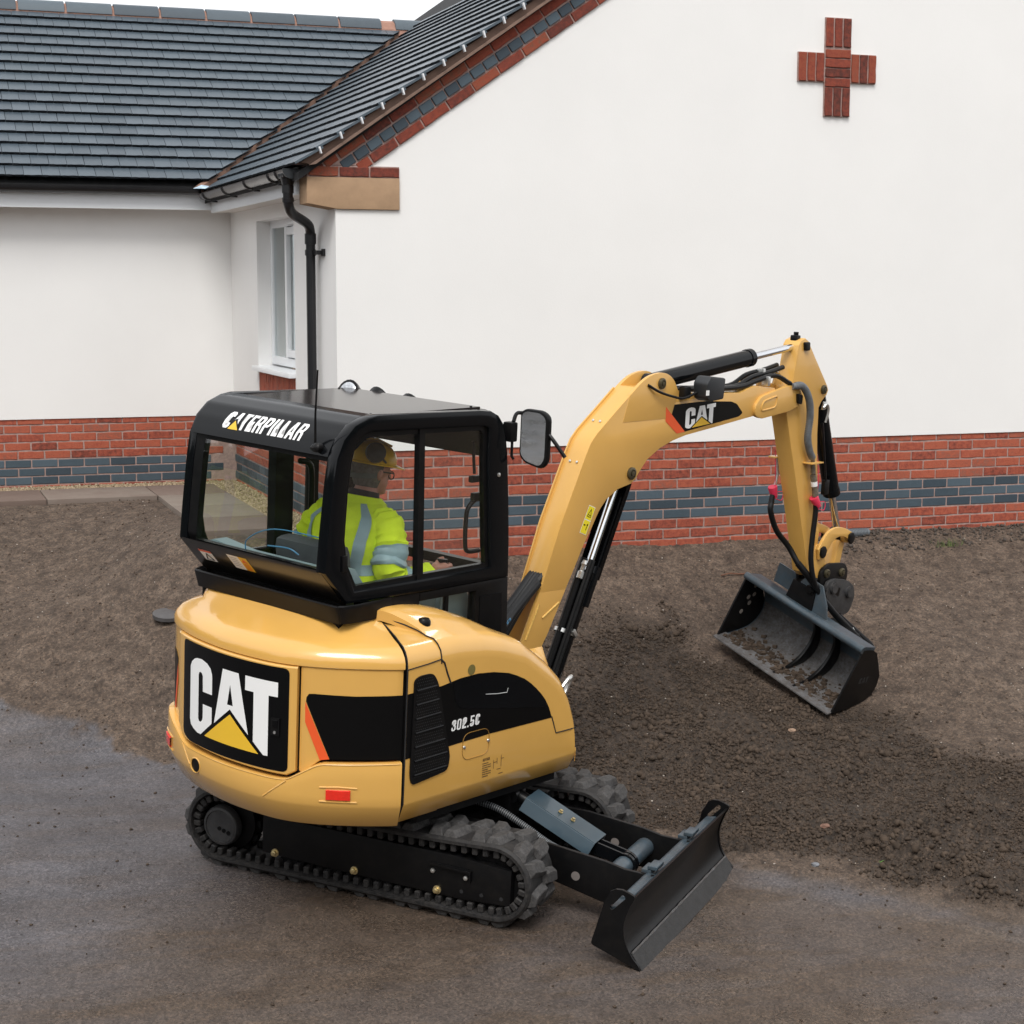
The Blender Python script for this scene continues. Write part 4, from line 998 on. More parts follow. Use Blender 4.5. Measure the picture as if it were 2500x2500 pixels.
# ---------- dark core, then door and tail panels
mb = MB(); core = [TAIL(s, 0.56, -0.045) for s in srange(0.05, 2.40, 50)]; core = [(p[0], p[1]) for p in core]+[(-0.55, -0.60), (-0.55, 0.80)]
mb.prism(core, lambda p: (p[0], p[1], 0.56), lambda p: (p[0], p[1], 1.33)); mb.box((-0.10, 0.10, 0.74), (0.88, 1.34, 0.36)); P_(mb, 'engine_bay', M_dark, smooth=0)
def shell(s0, s1, z0fn, z1, off, n=40, th=0.03, ed=0.006):
    rows = []
    ss = srange(s0, s1, n)
    for i, s in enumerate(ss):
        z0 = z0fn(s)
        o = off-(ed if i in (0, n) else 0)
        rows.append([TAIL(s, z0, o-th), TAIL(s, z0, o-ed), TAIL(s, z0+ed, o), TAIL(s, z0+(z1-z0)*0.5, o), TAIL(s, z1-ed, o), TAIL(s, z1, o-ed), TAIL(s, z1, o-th)])
    m = MB(); m.loft(rows, cap=True); return m
def door_bot(s): return float(np.interp(s, [1.045, 1.135, 1.16, 1.895, 1.936], [0.852, 0.793, 0.780, 0.780, 0.803]))
door = P_(shell(1.045, 1.934, door_bot, 1.300, 0.024, 44), 'engine_door', M_yel)
panr = P_(shell(1.944, 2.4185, lambda s: float(np.interp(s, [1.94, 1.965, 2.04, 2.06, 2.42], [0.80, 0.79, 0.856, 0.868, 0.874])), 1.302, 0.0, 26), 'tail_panel', M_yel)
panl = P_(shell(0.35, 1.036, lambda s: 0.86 if s < 0.9 else 0.86-0.5*(s-0.9), 1.302, 0.0, 26), 'tail_panel', M_yel)
panel = round_poly([(1.137, 1.287), (1.9, 1.290), (1.9, 0.796), (1.205, 0.788), (1.137, 0.812)], 0.03, 5)
P_(decal([panel], lambda s, z: TAIL(s, z, 0.0262), 0.025), 'black_panel', M_dblk, door)
catC = [(1.216,1.168),(1.2305,1.1925),(1.256,1.211),(1.281,1.219),(1.3255,1.223),(1.3725,1.2129),(1.4026,1.195),(1.4163,1.169),(1.4185,1.1486),(1.4185,1.068),(1.338,1.066),(1.3357,1.1416),(1.3274,1.1543),(1.3136,1.1582),(1.3016,1.1537),(1.297,1.1408),(1.2975,0.9254),(1.3058,0.9128),(1.322,0.9118),(1.3353,0.9247),(1.3397,0.9406),(1.3395,1.0051),(1.4185,1.0060),(1.4185,0.9263),(1.3237,0.8513),(1.2911,0.8503),(1.2528,0.8622),(1.226,0.8776),(1.2162,0.904)]
catA1 = [(1.5008,1.2175),(1.5575,1.2175),(1.5555,1.1505),(1.5363,1.0508),(1.5565,1.0508),(1.5562,1.0311),(1.4379,0.9350)]
catA2 = [(1.5575,1.2175),(1.6116,1.2175),(1.6797,0.9340),(1.5562,1.0311),(1.5565,1.0508),(1.5765,1.0508),(1.5555,1.1505)]
catT = [(1.6562,1.2175),(1.8460,1.2175),(1.8460,1.1478),(1.7975,1.1478),(1.7980,0.8580),(1.7734,0.8571),(1.7107,0.9095),(1.7095,1.1475),(1.6557,1.1475)]
P_(decal([catC, catA1, catA2, catT], lambda s, z: TAIL(s, z, 0.0276), 0.025), 'cat_lettering', M_white, door)
P_(decal([[(1.5568,1.0065),(1.357,0.852),(1.7458,0.856)]], lambda s, z: TAIL(s, z, 0.0277), 0.025), 'triangle_emblem', M_dyel, door)
mb = MB(); mb.loft([[TAIL(s, 0.963, 0.027), TAIL(s, 0.965, 0.034), TAIL(s, 1.046, 0.034), TAIL(s, 1.048, 0.027)] for s in srange(1.816, 1.859, 3)], cap=True)
latch = P_(mb, 'latch', M_blk2, door, smooth=0)
mb = MB(); mb.loft([[TAIL(s, 1.000, 0.0355), TAIL(s, 1.002, 0.037), TAIL(s, 1.038, 0.037), TAIL(s, 1.040, 0.0355)] for s in srange(1.826, 1.85, 3)], cap=True); P_(mb, 'latch_handle', M_dblk, latch, smooth=0)
mb = MB(); mb.lathe([(0.0, 0.034), (0.007, 0.034), (0.007, 0.037), (0, 0.0375)], TAIL(1.8375, 0.98, 0), Vector(TAIL(1.8375, 0.98, 1))-Vector(TAIL(1.8375, 0.98, 0)), 12); P_(mb, 'keyhole', M_bright, latch)
bR = [(1.972,1.139),(1.974,1.158),(1.985,1.1755),(2.0111,1.1775),(2.20,1.1745),(2.419,1.182),(2.419,0.8760),(2.2298,0.8720),(2.0890,0.8700)]
P_(decal([bR], lambda s, z: TAIL(s, z, 0.002), 0.02), 'black_stripe', M_dblk, panr)
P_(decal([[(1.969,1.137),(2.0875,0.8705),(2.044,0.8640),(1.9705,1.0405)]], lambda s, z: TAIL(s, z, 0.003), 0.02), 'orange_slash', M_org, panr)
P_(decal([[(0.40,1.178),(0.93,1.17),(0.968,1.140),(0.968,1.118),(0.90,0.868),(0.40,0.868)]], lambda s, z: TAIL(s, z, 0.002), 0.02), 'black_stripe', M_dblk, panl)
P_(decal([[(0.9694,1.116),(0.9729,1.029),(0.935,0.875),(0.902,0.868)]], lambda s, z: TAIL(s, z, 0.003), 0.02), 'orange_slash', M_org, panl)

# ---------- hood
def hood_row(s):
    p0 = Vector(TAIL(s, 0, 0.008)); 
    QS = [0.1, 0.6, 0.9, 1.5, 1.75, 1.95, 2.10, 2.25, 2.428]
    QX = [-0.50, -0.86, -0.925, -0.93, -0.925, -0.905, -0.86, -0.785, -0.690]; QY = [0.72, 0.71, 0.62, 0.10, -0.08, -0.22, -0.30, -0.345, -0.355]
    q = Vector((float(np.interp(s, QS, QX)), float(np.interp(s, QS, QY)), 0))
    dist = (q-p0).length; d = (q-p0).normalized()
    rise = 1.0 if s < 2.2 else 1.0-0.06*(s-2.2)/0.22
    pr = [(0.015, 1.297), (0.0, 1.306), (0.0, 1.335), (0.012, 1.362), (0.040, 1.390), (0.085, 1.412), (0.14, 1.429), (0.55*dist+0.06, 1.464), (dist, 1.492)]
    return [tuple((p0+d*min(a, dist))[:2])+(1.30+(z-1.30)*rise if z > 1.3 else z,) for a, z in pr]
mb = MB(); mb.loft([hood_row(s) for s in srange(0.12, S_END-0.004, 110)]); hood = P_(mb, 'hood', M_yel, smooth=50)
# dark strip painted in as the shade under the hood lip
mb = MB(); mb.loft([[TAIL(s, 1.300, -0.03), TAIL(s, 1.309, -0.004)] for s in srange(0.2, S_END, 60)]); P_(mb, 'hood_gap_shade', M_dark, smooth=0)

# ---------- right side: shoulder panel, fender, lower side
def prof(x, zt, zi, yo=0.0):
    zb = 0.552
    zt_ = zt
    P0 = [(-0.30, zb), (-0.596, zb), (-0.604, zb+0.004), (-0.650, 0.645), (-0.653, 0.658), (-0.653, min(0.9, zb+0.5*(zt-zb))), (-0.653, max(0.67, zt-0.125))]
    r = [(-0.651, zt-0.095), (-0.643, zt-0.062), (-0.625, zt-0.034), (-0.600, zt-0.014), (-0.565, zt-0.002)]
    r = [(a, max(b, 0.68)) for a, b in r]
    top = [(-0.53, zt+0.25*(zi-zt)), (-0.48, zt+0.55*(zi-zt)), (-0.43, zt+0.82*(zi-zt)), (-0.39, zi-0.005), (-0.365, zi-0.012), (-0.345, zi-0.05)]
    return P0+r+top
rows = []
for i in range(7):
    t = i/6
    sec = prof(0, 1.418, 1.468)
    row = []
    for y, z in sec:
        xa = float(np.interp(y, [-0.65, -0.355], [-0.7785, -0.684])); xb = -0.556 if y < -0.64 else -0.50
        if y > -0.64: z -= 0.004
        row.append((xa+(xb-xa)*t, y, z))
    rows.append(row)
mb = MB(); mb.loft(rows); shoulder = P_(mb, 'shoulder_panel', M_yel, smooth=50)
XR = [-.60,-.526,-.407,-.243,-.116,.046,.152,.255,.342,.405,.449,.468,.470,.462]; ZR_ = [1.422,1.420,1.418,1.400,1.372,1.317,1.245,1.172,1.095,1.0,.895,.79,.70,.66]
XH = [-.73,-.715,-.69,-.648,-.571,-.453,-.356,-.222,-.102,.029,.162,.25]; ZH = [1.494,1.522,1.536,1.543,1.541,1.524,1.499,1.449,1.386,1.327,1.25,1.17]
def zrt(x): return float(np.interp(x, XR, ZR_))
rows = []
for i in range(64):
    if i < 63: tt = i/62
    x_c = -0.60+(0.470+0.60)*math.sin(tt*math.pi/2)**1.0 if False else None
    # stations crowd towards the front arc
    xx = float(np.interp(tt, [0, 0.5, 0.75, 0.9, 1.0], [0, 0.62, 0.88, 0.985, 1.0]))
    sec0 = []
    x_side = -0.555+(0.470+0.555)*xx
    zt = float(np.interp(tt, [0, 0.12, 0.25, 0.38, 0.5, 0.58, 0.66, 0.74, 0.81, 0.87, 0.92, 0.96, 1.0], [1.420, 1.420, 1.412, 1.388, 1.345, 1.292, 1.225, 1.145, 1.055, 0.955, 0.86, 0.77, 0.70])) if False else zrt(x_side) if x_side < 0.4695 else 0.70
    zi_ = max(zt, float(np.interp(x_side-0.145*(1-xx), XH, ZH)))
    row = []
    for y, z in prof(0, zt, zi_):
        xs = float(np.interp(y, [-0.65, -0.60, -0.50, -0.37], [-0.555, -0.560, -0.615, -0.73])) if z > 0.8 else -0.555
        row.append((xs+(0.470-xs)*xx, y, z))
    rows.append(row)
rows.insert(0, [(x-0.001, y, z-0.05 if y > -0.63 and z > 1.0 else z) for x, y, z in rows[0]])
mb = MB(); mb.loft(rows)
mb.raw(rows[-1], [list(range(len(rows[-1])))])
fender = P_(mb, 'fender', M_yel, smooth=50)
def seam(pts, r=0.0035, parent=None, name='panel_gap'):
    m = MB(); m.tube(pts, r, 6); return P_(m, name, M_dark, parent)
seam([(-0.781, -0.652, 0.66), (-0.781, -0.6535, 0.9), (-0.781, -0.6535, 1.30)], 0.004, shoulder)
seam([(-0.781, -0.652, 0.66), (-0.785, -0.602, 0.553)], 0.005, shoulder)
def hs(y): return float(np.interp(y, [-0.65, -0.355], [-0.7810, -0.6865]))
seam([(hs(y), y, z) for y, z in prof(0, 1.414, 1.464)[6:-1]], 0.0035, shoulder)
def fs(y): return float(np.interp(y, [-0.65, -0.60, -0.50, -0.37], [-0.558, -0.563, -0.618, -0.72]))
seam([(fs(y), y-0.001 if y < -0.64 else y, z+0.001) for y, z in prof(0, 1.420, 1.49)[6:-2]], 0.0035, fender)
seam([(-0.778, -0.6535, 1.302), (-0.64, -0.6535, 1.310), (-0.562, -0.6535, 1.318)], 0.003, shoulder)
seam([(-0.562, -0.6537, 1.318), (-0.538, -0.6537, 1.296), (-0.515, -0.6537, 1.24), (-0.490, -0.6537, 1.19)], 0.005, fender)
seam([(0.263, -0.6537, 0.885), (0.302, -0.6537, 0.791), (0.42, -0.6537, 0.789), (0.466, -0.648, 0.789)], 0.0035, fender)
# decal band on the side
yb_ = -0.6548
band = [(-0.7765, 1.186), (-0.553, 1.187), (-0.427, 1.203), (-0.306, 1.206), (-0.189, 1.194), (-0.078, 1.170), (-0.02, 1.148), (0.037, 1.122), (0.085, 1.092), (0.129, 1.058), (0.17, 1.022), (0.206, 0.984), (0.238, 0.935), (0.263, 0.880), (-0.204, 0.886), (-0.479, 0.880), (-0.7765, 0.874)]
P_(decal([band], lambda a, b: (a, yb_, b)), 'black_stripe', M_dblk, fender, smooth=0)
mb = MB(); pocket = round_poly([(-0.478, 1.190), (-0.455, 1.09), (-0.42, 1.052), (-0.295, 1.030), (0.225, 0.940), (0.21, 0.978), (0.13, 1.056), (0.04, 1.119), (-0.078, 1.166), (-0.19, 1.189), (-0.306, 1.201)], 0.02, 3)
P_(decal([pocket], lambda a, b: (a, yb_-0.0012, b)), 'gloss_inset', M_blk, fender, smooth=0)
tp, tw_ = text_polys('302.5C', 0.10, 0.13)
P_(decal(fitbox(tp, tw_, -0.478, -0.283, 0.950, 1.003), lambda a, b: (a, yb_-0.0012, b)), 'model_lettering', M_white, fender, smooth=0)
mb = MB(); mb.tube([(-0.245, yb_-0.001, 1.092), (-0.16, yb_-0.002, 1.080), (-0.09, yb_-0.001, 1.075), (-0.083, yb_-0.001, 1.097)], 0.0022, 5); P_(mb, 'scuff_mark', M_bright, fender)
# inspection flap, hole, tank cap, notice print
fl = round_poly([(-0.392, 0.92), (-0.205, 0.92), (-0.205, 0.787), (-0.392, 0.787)], 0.05, 5)
mb = MB(); mb.tube([(a, -0.6545, b) for a, b in fl], 0.0018, 5, closed=True); flap = P_(mb, 'access_flap', simple('flap_edge', (0.33, 0.17, 0.03), rough=0.5), fender)
for a, b in ((-0.380, 0.852), (-0.210, 0.854)):
    mb = MB(); mb.lathe([(0, 0), (0.009, 0), (0.007, 0.005), (0, 0.006)], (a, -0.654, b), (0, -1, 0), 12); P_(mb, 'bolt', M_bright, flap)
mb = MB(); mb.lathe([(0, 0), (0.026, 0.0), (0.026, 0.0008), (0, 0.001)], (-0.35, -0.6537, 1.232), (0, -1, 0), 20); P_(mb, 'lock_recess', simple('lock', (0.15, 0.12, 0.03), rough=0.6), fender)
mb = MB(); mb.lathe([(0.0, 0.0), (0.034, 0.0), (0.034, 0.022), (0.026, 0.034), (0.0, 0.036)], (-0.532, -0.50, 1.448), (0, 0, 1), 18); P_(mb, 'filler_cap', M_blk2, fender)
np_, nw_ = text_polys('NOTICE', 0, 0.12)
M_print = simple('print_dark', (0.10, 0.055, 0.02), rough=0.6)
rowsn = fitbox(np_, nw_, -0.243, -0.192, 0.752, 0.766)
for k in range(7): rowsn.append([(-0.245, 0.742-k*0.011), (-0.19+(0.008 if k % 3 else -0.012), 0.742-k*0.011), (-0.19+(0.008 if k % 3 else -0.012), 0.738-k*0.011), (-0.245, 0.738-k*0.011)])
for a, b, c, d in ((-0.165, 0.70, 0.003, 0.045), (-0.14, 0.69, 0.03, 0.003), (-0.14, 0.72, 0.003, 0.03), (-0.11, 0.70, 0.003, 0.06), (-0.11, 0.74, 0.02, 0.003), (-0.165, 0.73, 0.025, 0.003), (-0.125, 0.665, 0.03, 0.004)): rowsn.append([(a, b), (a+c, b), (a+c, b+d), (a, b+d)])
P_(decal(rowsn, lambda a, b: (a, -0.6545, b)), 'notice_print', M_print, fender, smooth=0)
# grille
gp = round_poly([(-0.738, 1.247), (-0.70, 1.262), (-0.615, 1.262), (-0.578, 1.205), (-0.482, 0.83), (-0.496, 0.764), (-0.735, 0.740), (-0.748, 0.79)], 0.028, 4)
mb = MB(); mb.prism(gp, XZ(-0.64), XZ(-0.6605)); grille = P_(mb, 'grille', M_blk2, shoulder)
def gx_at(z): return (-0.728, float(np.interp(z, [0.78, 0.85, 1.205, 1.25], [-0.505, -0.503, -0.592, -0.622])))
mb = MB()
for k in range(7):
    z = 0.785+k*0.068; xa, xb = gx_at(z)
    mb.tube([(xa+0.004, -0.662, z), (xb-0.004, -0.662, z+0.004)], 0.006, 6)
P_(mb, 'louvre', M_blk2, grille)
mb = MB()
for i in range(34):
    z = 0.775+i*0.0142; xa, xb = gx_at(z); x = xa+0.006+(0.006 if i % 2 else 0)
    while x < xb-0.008:
        mb.raw([(x-0.0028, -0.6615, z), (x+0.0028, -0.6615, z), (x, -0.6625, z+0.0035)], [(0, 1, 2)]); x += 0.0125
o = P_(mb, 'mesh_perforation', simple('mesh_grey', (0.10, 0.105, 0.11), rough=0.5), grille, smooth=0); o['kind'] = 'stuff'
# deck, swing post and slew ring
mb = MB(); mb.box((-0.10, 0.10, 0.53), (1.0, 1.35, 0.05)); mb.cyl((0, 0.03, 0.36), (0, 0.03, 0.52), 0.33, seg=36)
mb.box((0.42, 0.0, 0.66), (0.36, 0.26, 0.20), bevel=0.03); mb.cyl((0.62, 0, 0.50), (0.62, 0, 0.84), 0.08)
mb.box((0.74, 0.105, 0.70), (0.26, 0.03, 0.30), bevel=0.01); mb.box((0.74, -0.105, 0.68), (0.26, 0.03, 0.26), bevel=0.01); P_(mb, 'upper_frame', M_blk3)
mb = MB(); mb.box((0.0, 0.22, 1.0), (0.5, 0.86, 0.9)); 

# ---------- cab
outer = [(-.90,1.575),(-1.045,1.735),(-1.032,1.90),(-1.008,2.15),(-.990,2.26),(-.950,2.345),(-.885,2.405),(-.80,2.438),(-.74,2.447),(-.4,2.440),(-.05,2.432),(.03,2.425),(.085,2.40),(.125,2.355),(.148,2.29),(.165,2.2),(.19,1.95),(.205,1.75),(.21,1.60),(.21,1.565),(-.3,1.565),(-.75,1.572)]
inner = [(-.855,1.63),(-.915,1.76),(-.935,1.87),(-.922,2.1),(-.908,2.22),(-.89,2.285),(-.86,2.33),(-.82,2.358),(-.77,2.368),(-.4,2.36),(-.05,2.352),(-.02,2.35),(.005,2.345),(.02,2.335),(.024,2.32),(.026,2.2),(.045,1.95),(.06,1.75),(.07,1.66),(.072,1.632),(-.3,1.632),(-.75,1.632)]
mb = MB(); mb.ring(outer, inner, XZ(-0.365), XZ(-0.295), bevel=0.013); cab = P_(mb, 'cab', M_blk)
mb = MB(); mb.ring([(a*0.985-0.006 if a < -0.5 else a, b) for a, b in outer], inner, XZ(0.665), XZ(0.725), bevel=0.012); P_(mb, 'side_frame', M_blk, cab)
mb = MB()                                                   # inner rubber channel and sliding-window bars
inn2 = [(a+(0.022 if a < -0.5 else (-0.022 if a > 0 else 0)), b+(0.02 if b < 1.7 else -0.022 if b > 2.3 else 0)) for a, b in inner]
mb.ring(inner, inn2, XZ(-0.345), XZ(-0.315)); mb.prism([(-0.437, 1.63), (-0.397, 1.63), (-0.418, 2.362), (-0.455, 2.362)], XZ(-0.352), XZ(-0.318)); P_(mb, 'window_channel', M_blk2, cab)
mb = MB(); mb.box((-0.93, -0.369, 1.77), (0.03, 0.01, 0.075), bevel=0.003); P_(mb, 'window_catch', M_blk2, cab)
mb = MB(); mb.prism(inner, XZ(-0.333), XZ(-0.329)); P_(mb, 'side_glass', M_glass, cab, smooth=0)
mb = MB(); mb.prism(inner, XZ(0.693), XZ(0.697)); P_(mb, 'side_glass', M_glass, cab, smooth=0)
# left-hand pillars and door grab tube seen through the glass
mb = MB(); mb.prism([(-0.475, 1.4), (-0.350, 1.4), (-0.355, 2.40), (-0.472, 2.40)], XZ(0.66), XZ(0.72)); mb.box((-0.19, 0.70, 1.9), (0.06, 0.04, 1.0)); P_(mb, 'pillar', M_blk2, cab)
mb = MB(); mb.tube(spline([(-0.33, 0.64, 2.075), (-0.27, 0.64, 2.06), (-0.245, 0.64, 2.0), (-0.245, 0.64, 1.80), (-0.26, 0.64, 1.70), (-0.34, 0.64, 1.675)], 5), 0.016, 10); P_(mb, 'grab_rail', M_blk2, cab)
# rear face
def rearx(z): return float(np.interp(z, [1.575, 1.735, 1.90, 2.15, 2.26], [-.90, -1.045, -1.032, -1.008, -.99]))
RW = [(-0.30, 1.745), (0.60, 1.745), (0.60, 2.238), (-0.30, 2.238)]; RO = [(-0.34, 1.70), (0.665, 1.70), (0.665, 2.285), (-0.34, 2.285)]
def dens(l, n=8): return [tuple(Vector(l[i]).lerp(Vector(l[(i+1) % 4]), k/n)) for i in range(4) for k in range(n)]
mb = MB(); mb.ring(dens(RO), dens(RW), lambda p: (rearx(p[1])+0.015, p[0], p[1]), lambda p: (rearx(p[1])+0.05, p[0], p[1])); rearf = P_(mb, 'rear_frame', M_blk2, cab)
mb = MB(); mb.prism(dens(RW), lambda p: (rearx(p[1])+0.016, p[0], p[1]), lambda p: (rearx(p[1])+0.021, p[0], p[1])); P_(mb, 'rear_glass', M_glass, cab, smooth=0)
mb = MB()
for y, z in ((-0.28, 2.262), (0.2, 2.262), (0.58, 2.262), (0.13, 1.727), (0.57, 1.727), (-0.28, 1.727)): mb.lathe([(0, 0), (0.009, 0), (0.007, 0.006), (0, 0.007)], (rearx(z)+0.016, y, z), (-1, 0, 0), 10)
P_(mb, 'screw', M_blk, rearf)
# rear lower panel
mb = MB(); mb.loft([[(-1.043, y, 1.742), (-1.040, y, 1.728), (-.975, y, 1.655), (-.90, y, 1.572), (-.86, y, 1.56)] for y in srange(-0.335, 0.69, 8)]); rlow = P_(mb, 'rear_panel', simple('black_sheet', (0.016, 0.0135, 0.011), rough=0.35, var=0.15, coat=0.2), cab)
def RL(y, t, o=0.003): return (-1.040+0.140*t-o*0.7, y, 1.730-0.157*t-o*0.7)
def rect(a, b, c, d): return [(a, c), (b, c), (b, d), (a, d)]
P_(decal([rect(0.605, 0.51, 0.22, 0.60)], lambda a, b: RL(a, b)), 'sticker', M_white, rlow, smooth=0)
P_(decal([rect(0.605, 0.51, 0.22, 0.285)], lambda a, b: RL(a, b, 0.004)), 'sticker_band', M_org, rlow, smooth=0)
P_(decal([[(0.587, 0.54), (0.558, 0.31), (0.527, 0.54), (0.537, 0.54), (0.558, 0.37), (0.577, 0.54)], rect(0.587, 0.527, 0.545, 0.56)], lambda a, b: RL(a, b, 0.0045)), 'warning_triangle', M_dblk, rlow, smooth=0)
P_(decal([rect(0.375, 0.29, 0.14, 0.62)], lambda a, b: RL(a, b)), 'sticker', M_white, rlow, smooth=0)
P_(decal([rect(0.29, 0.225, 0.14, 0.62)], lambda a, b: RL(a, b)), 'sticker', M_dyel, rlow, smooth=0)
pr = [[(0.28, 0.33), (0.258, 0.19), (0.236, 0.33)]]+[rect(0.281, 0.235, 0.37+0.05*k, 0.39+0.05*k) for k in range(5)]
P_(decal(pr, lambda a, b: RL(a, b, 0.004)), 'warning_print', M_org, rlow, smooth=0)
P_(decal([rect(0.365, 0.31, 0.22+0.07*k, 0.235+0.07*k) for k in range(5)], lambda a, b: RL(a, b, 0.004)), 'sticker_print', simple('print_grey', (0.35, 0.35, 0.36)), rlow, smooth=0)
# visor above the rear window and roof skin
vis = [(-.990, 2.262), (-.983, 2.285), (-.948, 2.345), (-.883, 2.404), (-.80, 2.436), (-.735, 2.4445)]
vlen = [0]; 
for i in range(1, len(vis)): vlen.append(vlen[-1]+math.dist(vis[i], vis[i-1]))
def VIS(y, t, o=0.0):
    x = float(np.interp(t, vlen, [p[0] for p in vis])); z = float(np.interp(t, vlen, [p[1] for p in vis])); 
    a = float(np.interp(t, vlen, [1.2, 1.3, 1.0, 0.62, 0.22, 0.08]))
    return (x-math.sin(a)*o, y, z+math.cos(a)*o)
mb = MB(); mb.loft([[VIS(y, t) for t in srange(0, vlen[-1], 20)]+[(-.735, y, 2.40), (-0.9, y, 2.30), (-0.97, y, 2.255)] for y in srange(-0.30, 0.70, 6)], closed=True, cap=True); visor = P_(mb, 'visor', M_blk, cab, smooth=30)
tp, tw_ = text_polys('CATERPILLAR', 0.15, 0.10)
VT0, VT1 = 0.050, 0.146
def vpix(a, b): return VIS(0.490-a*(0.490+0.095), VT0+(VT1-VT0)*b, 0.0022)
P_(decal([[(p[0]/(tw_+0.15), p[1]) for p in pl] for pl in tp], vpix, 0.2, axis=1), 'brand_lettering', M_white, visor, smooth=0)
P_(decal([[(0.075, -0.02), (0.222, -0.02), (0.155, 0.58), (0.135, 0.58)]], lambda a, b: VIS(0.490-a*0.585, VT0+(VT1-VT0)*b, 0.0026), 0.2, axis=1), 'emblem_outline', M_blk, visor, smooth=0)  # black printed border round the yellow triangle, laid over the letters
P_(decal([[(0.085, -0.03), (0.212, -0.03), (0.145, 0.46)]], lambda a, b: VIS(0.490-a*0.585, VT0+(VT1-VT0)*b, 0.0030), 0.2, axis=1), 'triangle_emblem', M_dyel, visor, smooth=0)
M_roof = simple('smoked_roof', (0.022, 0.017, 0.016), rough=0.12, var=0.1, spec=0.18)
mb = MB(); mb.box((-0.36, 0.195, 2.428), (0.77, 0.97, 0.02)); roofp = P_(mb, 'roof_panel', M_roof, cab, smooth=0)
mb = MB(); mb.box((0.06, 0.195, 2.385), (0.09, 0.97, 0.07), bevel=0.02); mb.prism([(0.12, 2.35), (0.16, 2.20), (0.10, 2.18), (0.06, 2.33)], lambda p: (p[0], -0.30, p[1]), lambda p: (p[0], 0.67, p[1])); P_(mb, 'front_header', M_blk2, cab)
mb = MB(); mb.box((0.16, 0.19, 1.60), (0.05, 0.97, 0.05)); P_(mb, 'front_rail', M_blk2, cab)
mb = MB()
for x, y in ((-0.70, -0.27), (-0.02, -0.27), (-0.70, 0.66), (-0.05, 0.66)): mb.lathe([(0, 0), (0.008, 0), (0.006, 0.006), (0, 0.007)], (x, y, 2.437), (0, 0, 1), 10)
P_(mb, 'screw', M_blk, roofp)
# roof lamps at the front edge
for y, x, z in ((0.68, 0.045, 2.405), (0.50, 0.08, 2.385), (0.27, 0.09, 2.372)):
    ax = (-0.75, -0.1, 0.25) if y > 0.6 else (1, 0, 0.4)
    mb = MB(); mb.lathe([(0.0, -0.05), (0.05, -0.045), (0.068, 0.0), (0.072, 0.018), (0.064, 0.022), (0.0, 0.018)], (x, y, z), ax, 20); lp = P_(mb, 'work_lamp', M_blk2, cab)
    if y > 0.6:
        mb = MB(); mb.lathe([(0.0, 0.022), (0.058, 0.021), (0.046, 0.028), (0.0, 0.032)], (x, y, z), ax, 20); P_(mb, 'lens', M_lampg2, lp)
# lower right-hand cab side (below the rail)
mb = MB()
mb.prism([(-0.80, 1.46), (-0.42, 1.40), (-0.42, 1.5655), (-0.80, 1.5655)], XZ(-0.355), XZ(-0.30))
mb.prism([(-0.42, 1.522), (-0.02, 1.522), (-0.02, 1.0), (0.222, 1.0), (0.222, 1.30), (0.212, 1.5645), (-0.42, 1.5645)], XZ(-0.36), XZ(-0.30), bevel=0.006)
mb.box((-0.21, -0.33, 1.40), (0.022, 0.02, 0.3)); lowside = P_(mb, 'lower_side', M_blk2, cab)
mb = MB(); mb.prism([(0.005, 1.05), (0.175, 1.05), (0.165, 1.49), (0.005, 1.49)], XZ(-0.362), XZ(-0.364)); P_(mb, 'quarter_glass', M_blk, lowside, smooth=0)
mb = MB(); mb.prism([(-0.42, 1.15), (-0.02, 1.15), (-0.02, 1.522), (-0.42, 1.522)], XZ(-0.335), XZ(-0.332)); P_(mb, 'lower_glass', M_glass, cab, smooth=0)
mb = MB(); mb.box((0.19, 0.68, 1.75), (0.05, 0.05, 1.15)); mb.box((0.20, 0.19, 1.19), (0.03, 0.98, 0.05)); P_(mb, 'front_pillar', M_blk2, cab)
mb = MB(); mb.box((-0.35, 0.19, 1.16), (1.15, 0.98, 0.05)); mb.box((-0.86, 0.19, 1.45), (0.03, 0.97, 0.35)); mb.box((-0.72, 0.69, 1.38), (0.36, 0.03, 0.42)); P_(mb, 'cab_floor', M_blk2, cab)
# rear parcel shelf and consoles
mb = MB(); mb.box((-0.93, 0.16, 1.700), (0.14, 0.92, 0.03), bevel=0.008); mb.prism([(0.645, 1.70), (0.645, 1.712), (0.52, 1.752), (0.27, 1.722), (-0.29, 1.718), (-0.29, 1.70)], lambda p: (-0.98, p[0], p[1]), lambda p: (-0.90, p[0], p[1])); P_(mb, 'rear_shelf', M_grey, cab)
mb = MB(); mb.prism([(-0.86, 1.56), (-0.86, 1.728), (-0.765, 1.708), (-0.69, 1.605), (-0.66, 1.56)], XZ(-0.27), XZ(-0.12), bevel=0.012); mb.box((-0.20, -0.14, 1.47), (0.50, 0.15, 0.10), bevel=0.02); P_(mb, 'side_console', M_grey, cab)
mb = MB(); mb.prism([(-0.18, 1.20), (-0.16, 1.50), (0.02, 1.53), (0.12, 1.30), (0.08, 1.16)], XZ(-0.25), XZ(-0.02), bevel=0.02); P_(mb, 'pedal_housing', M_grey, cab)
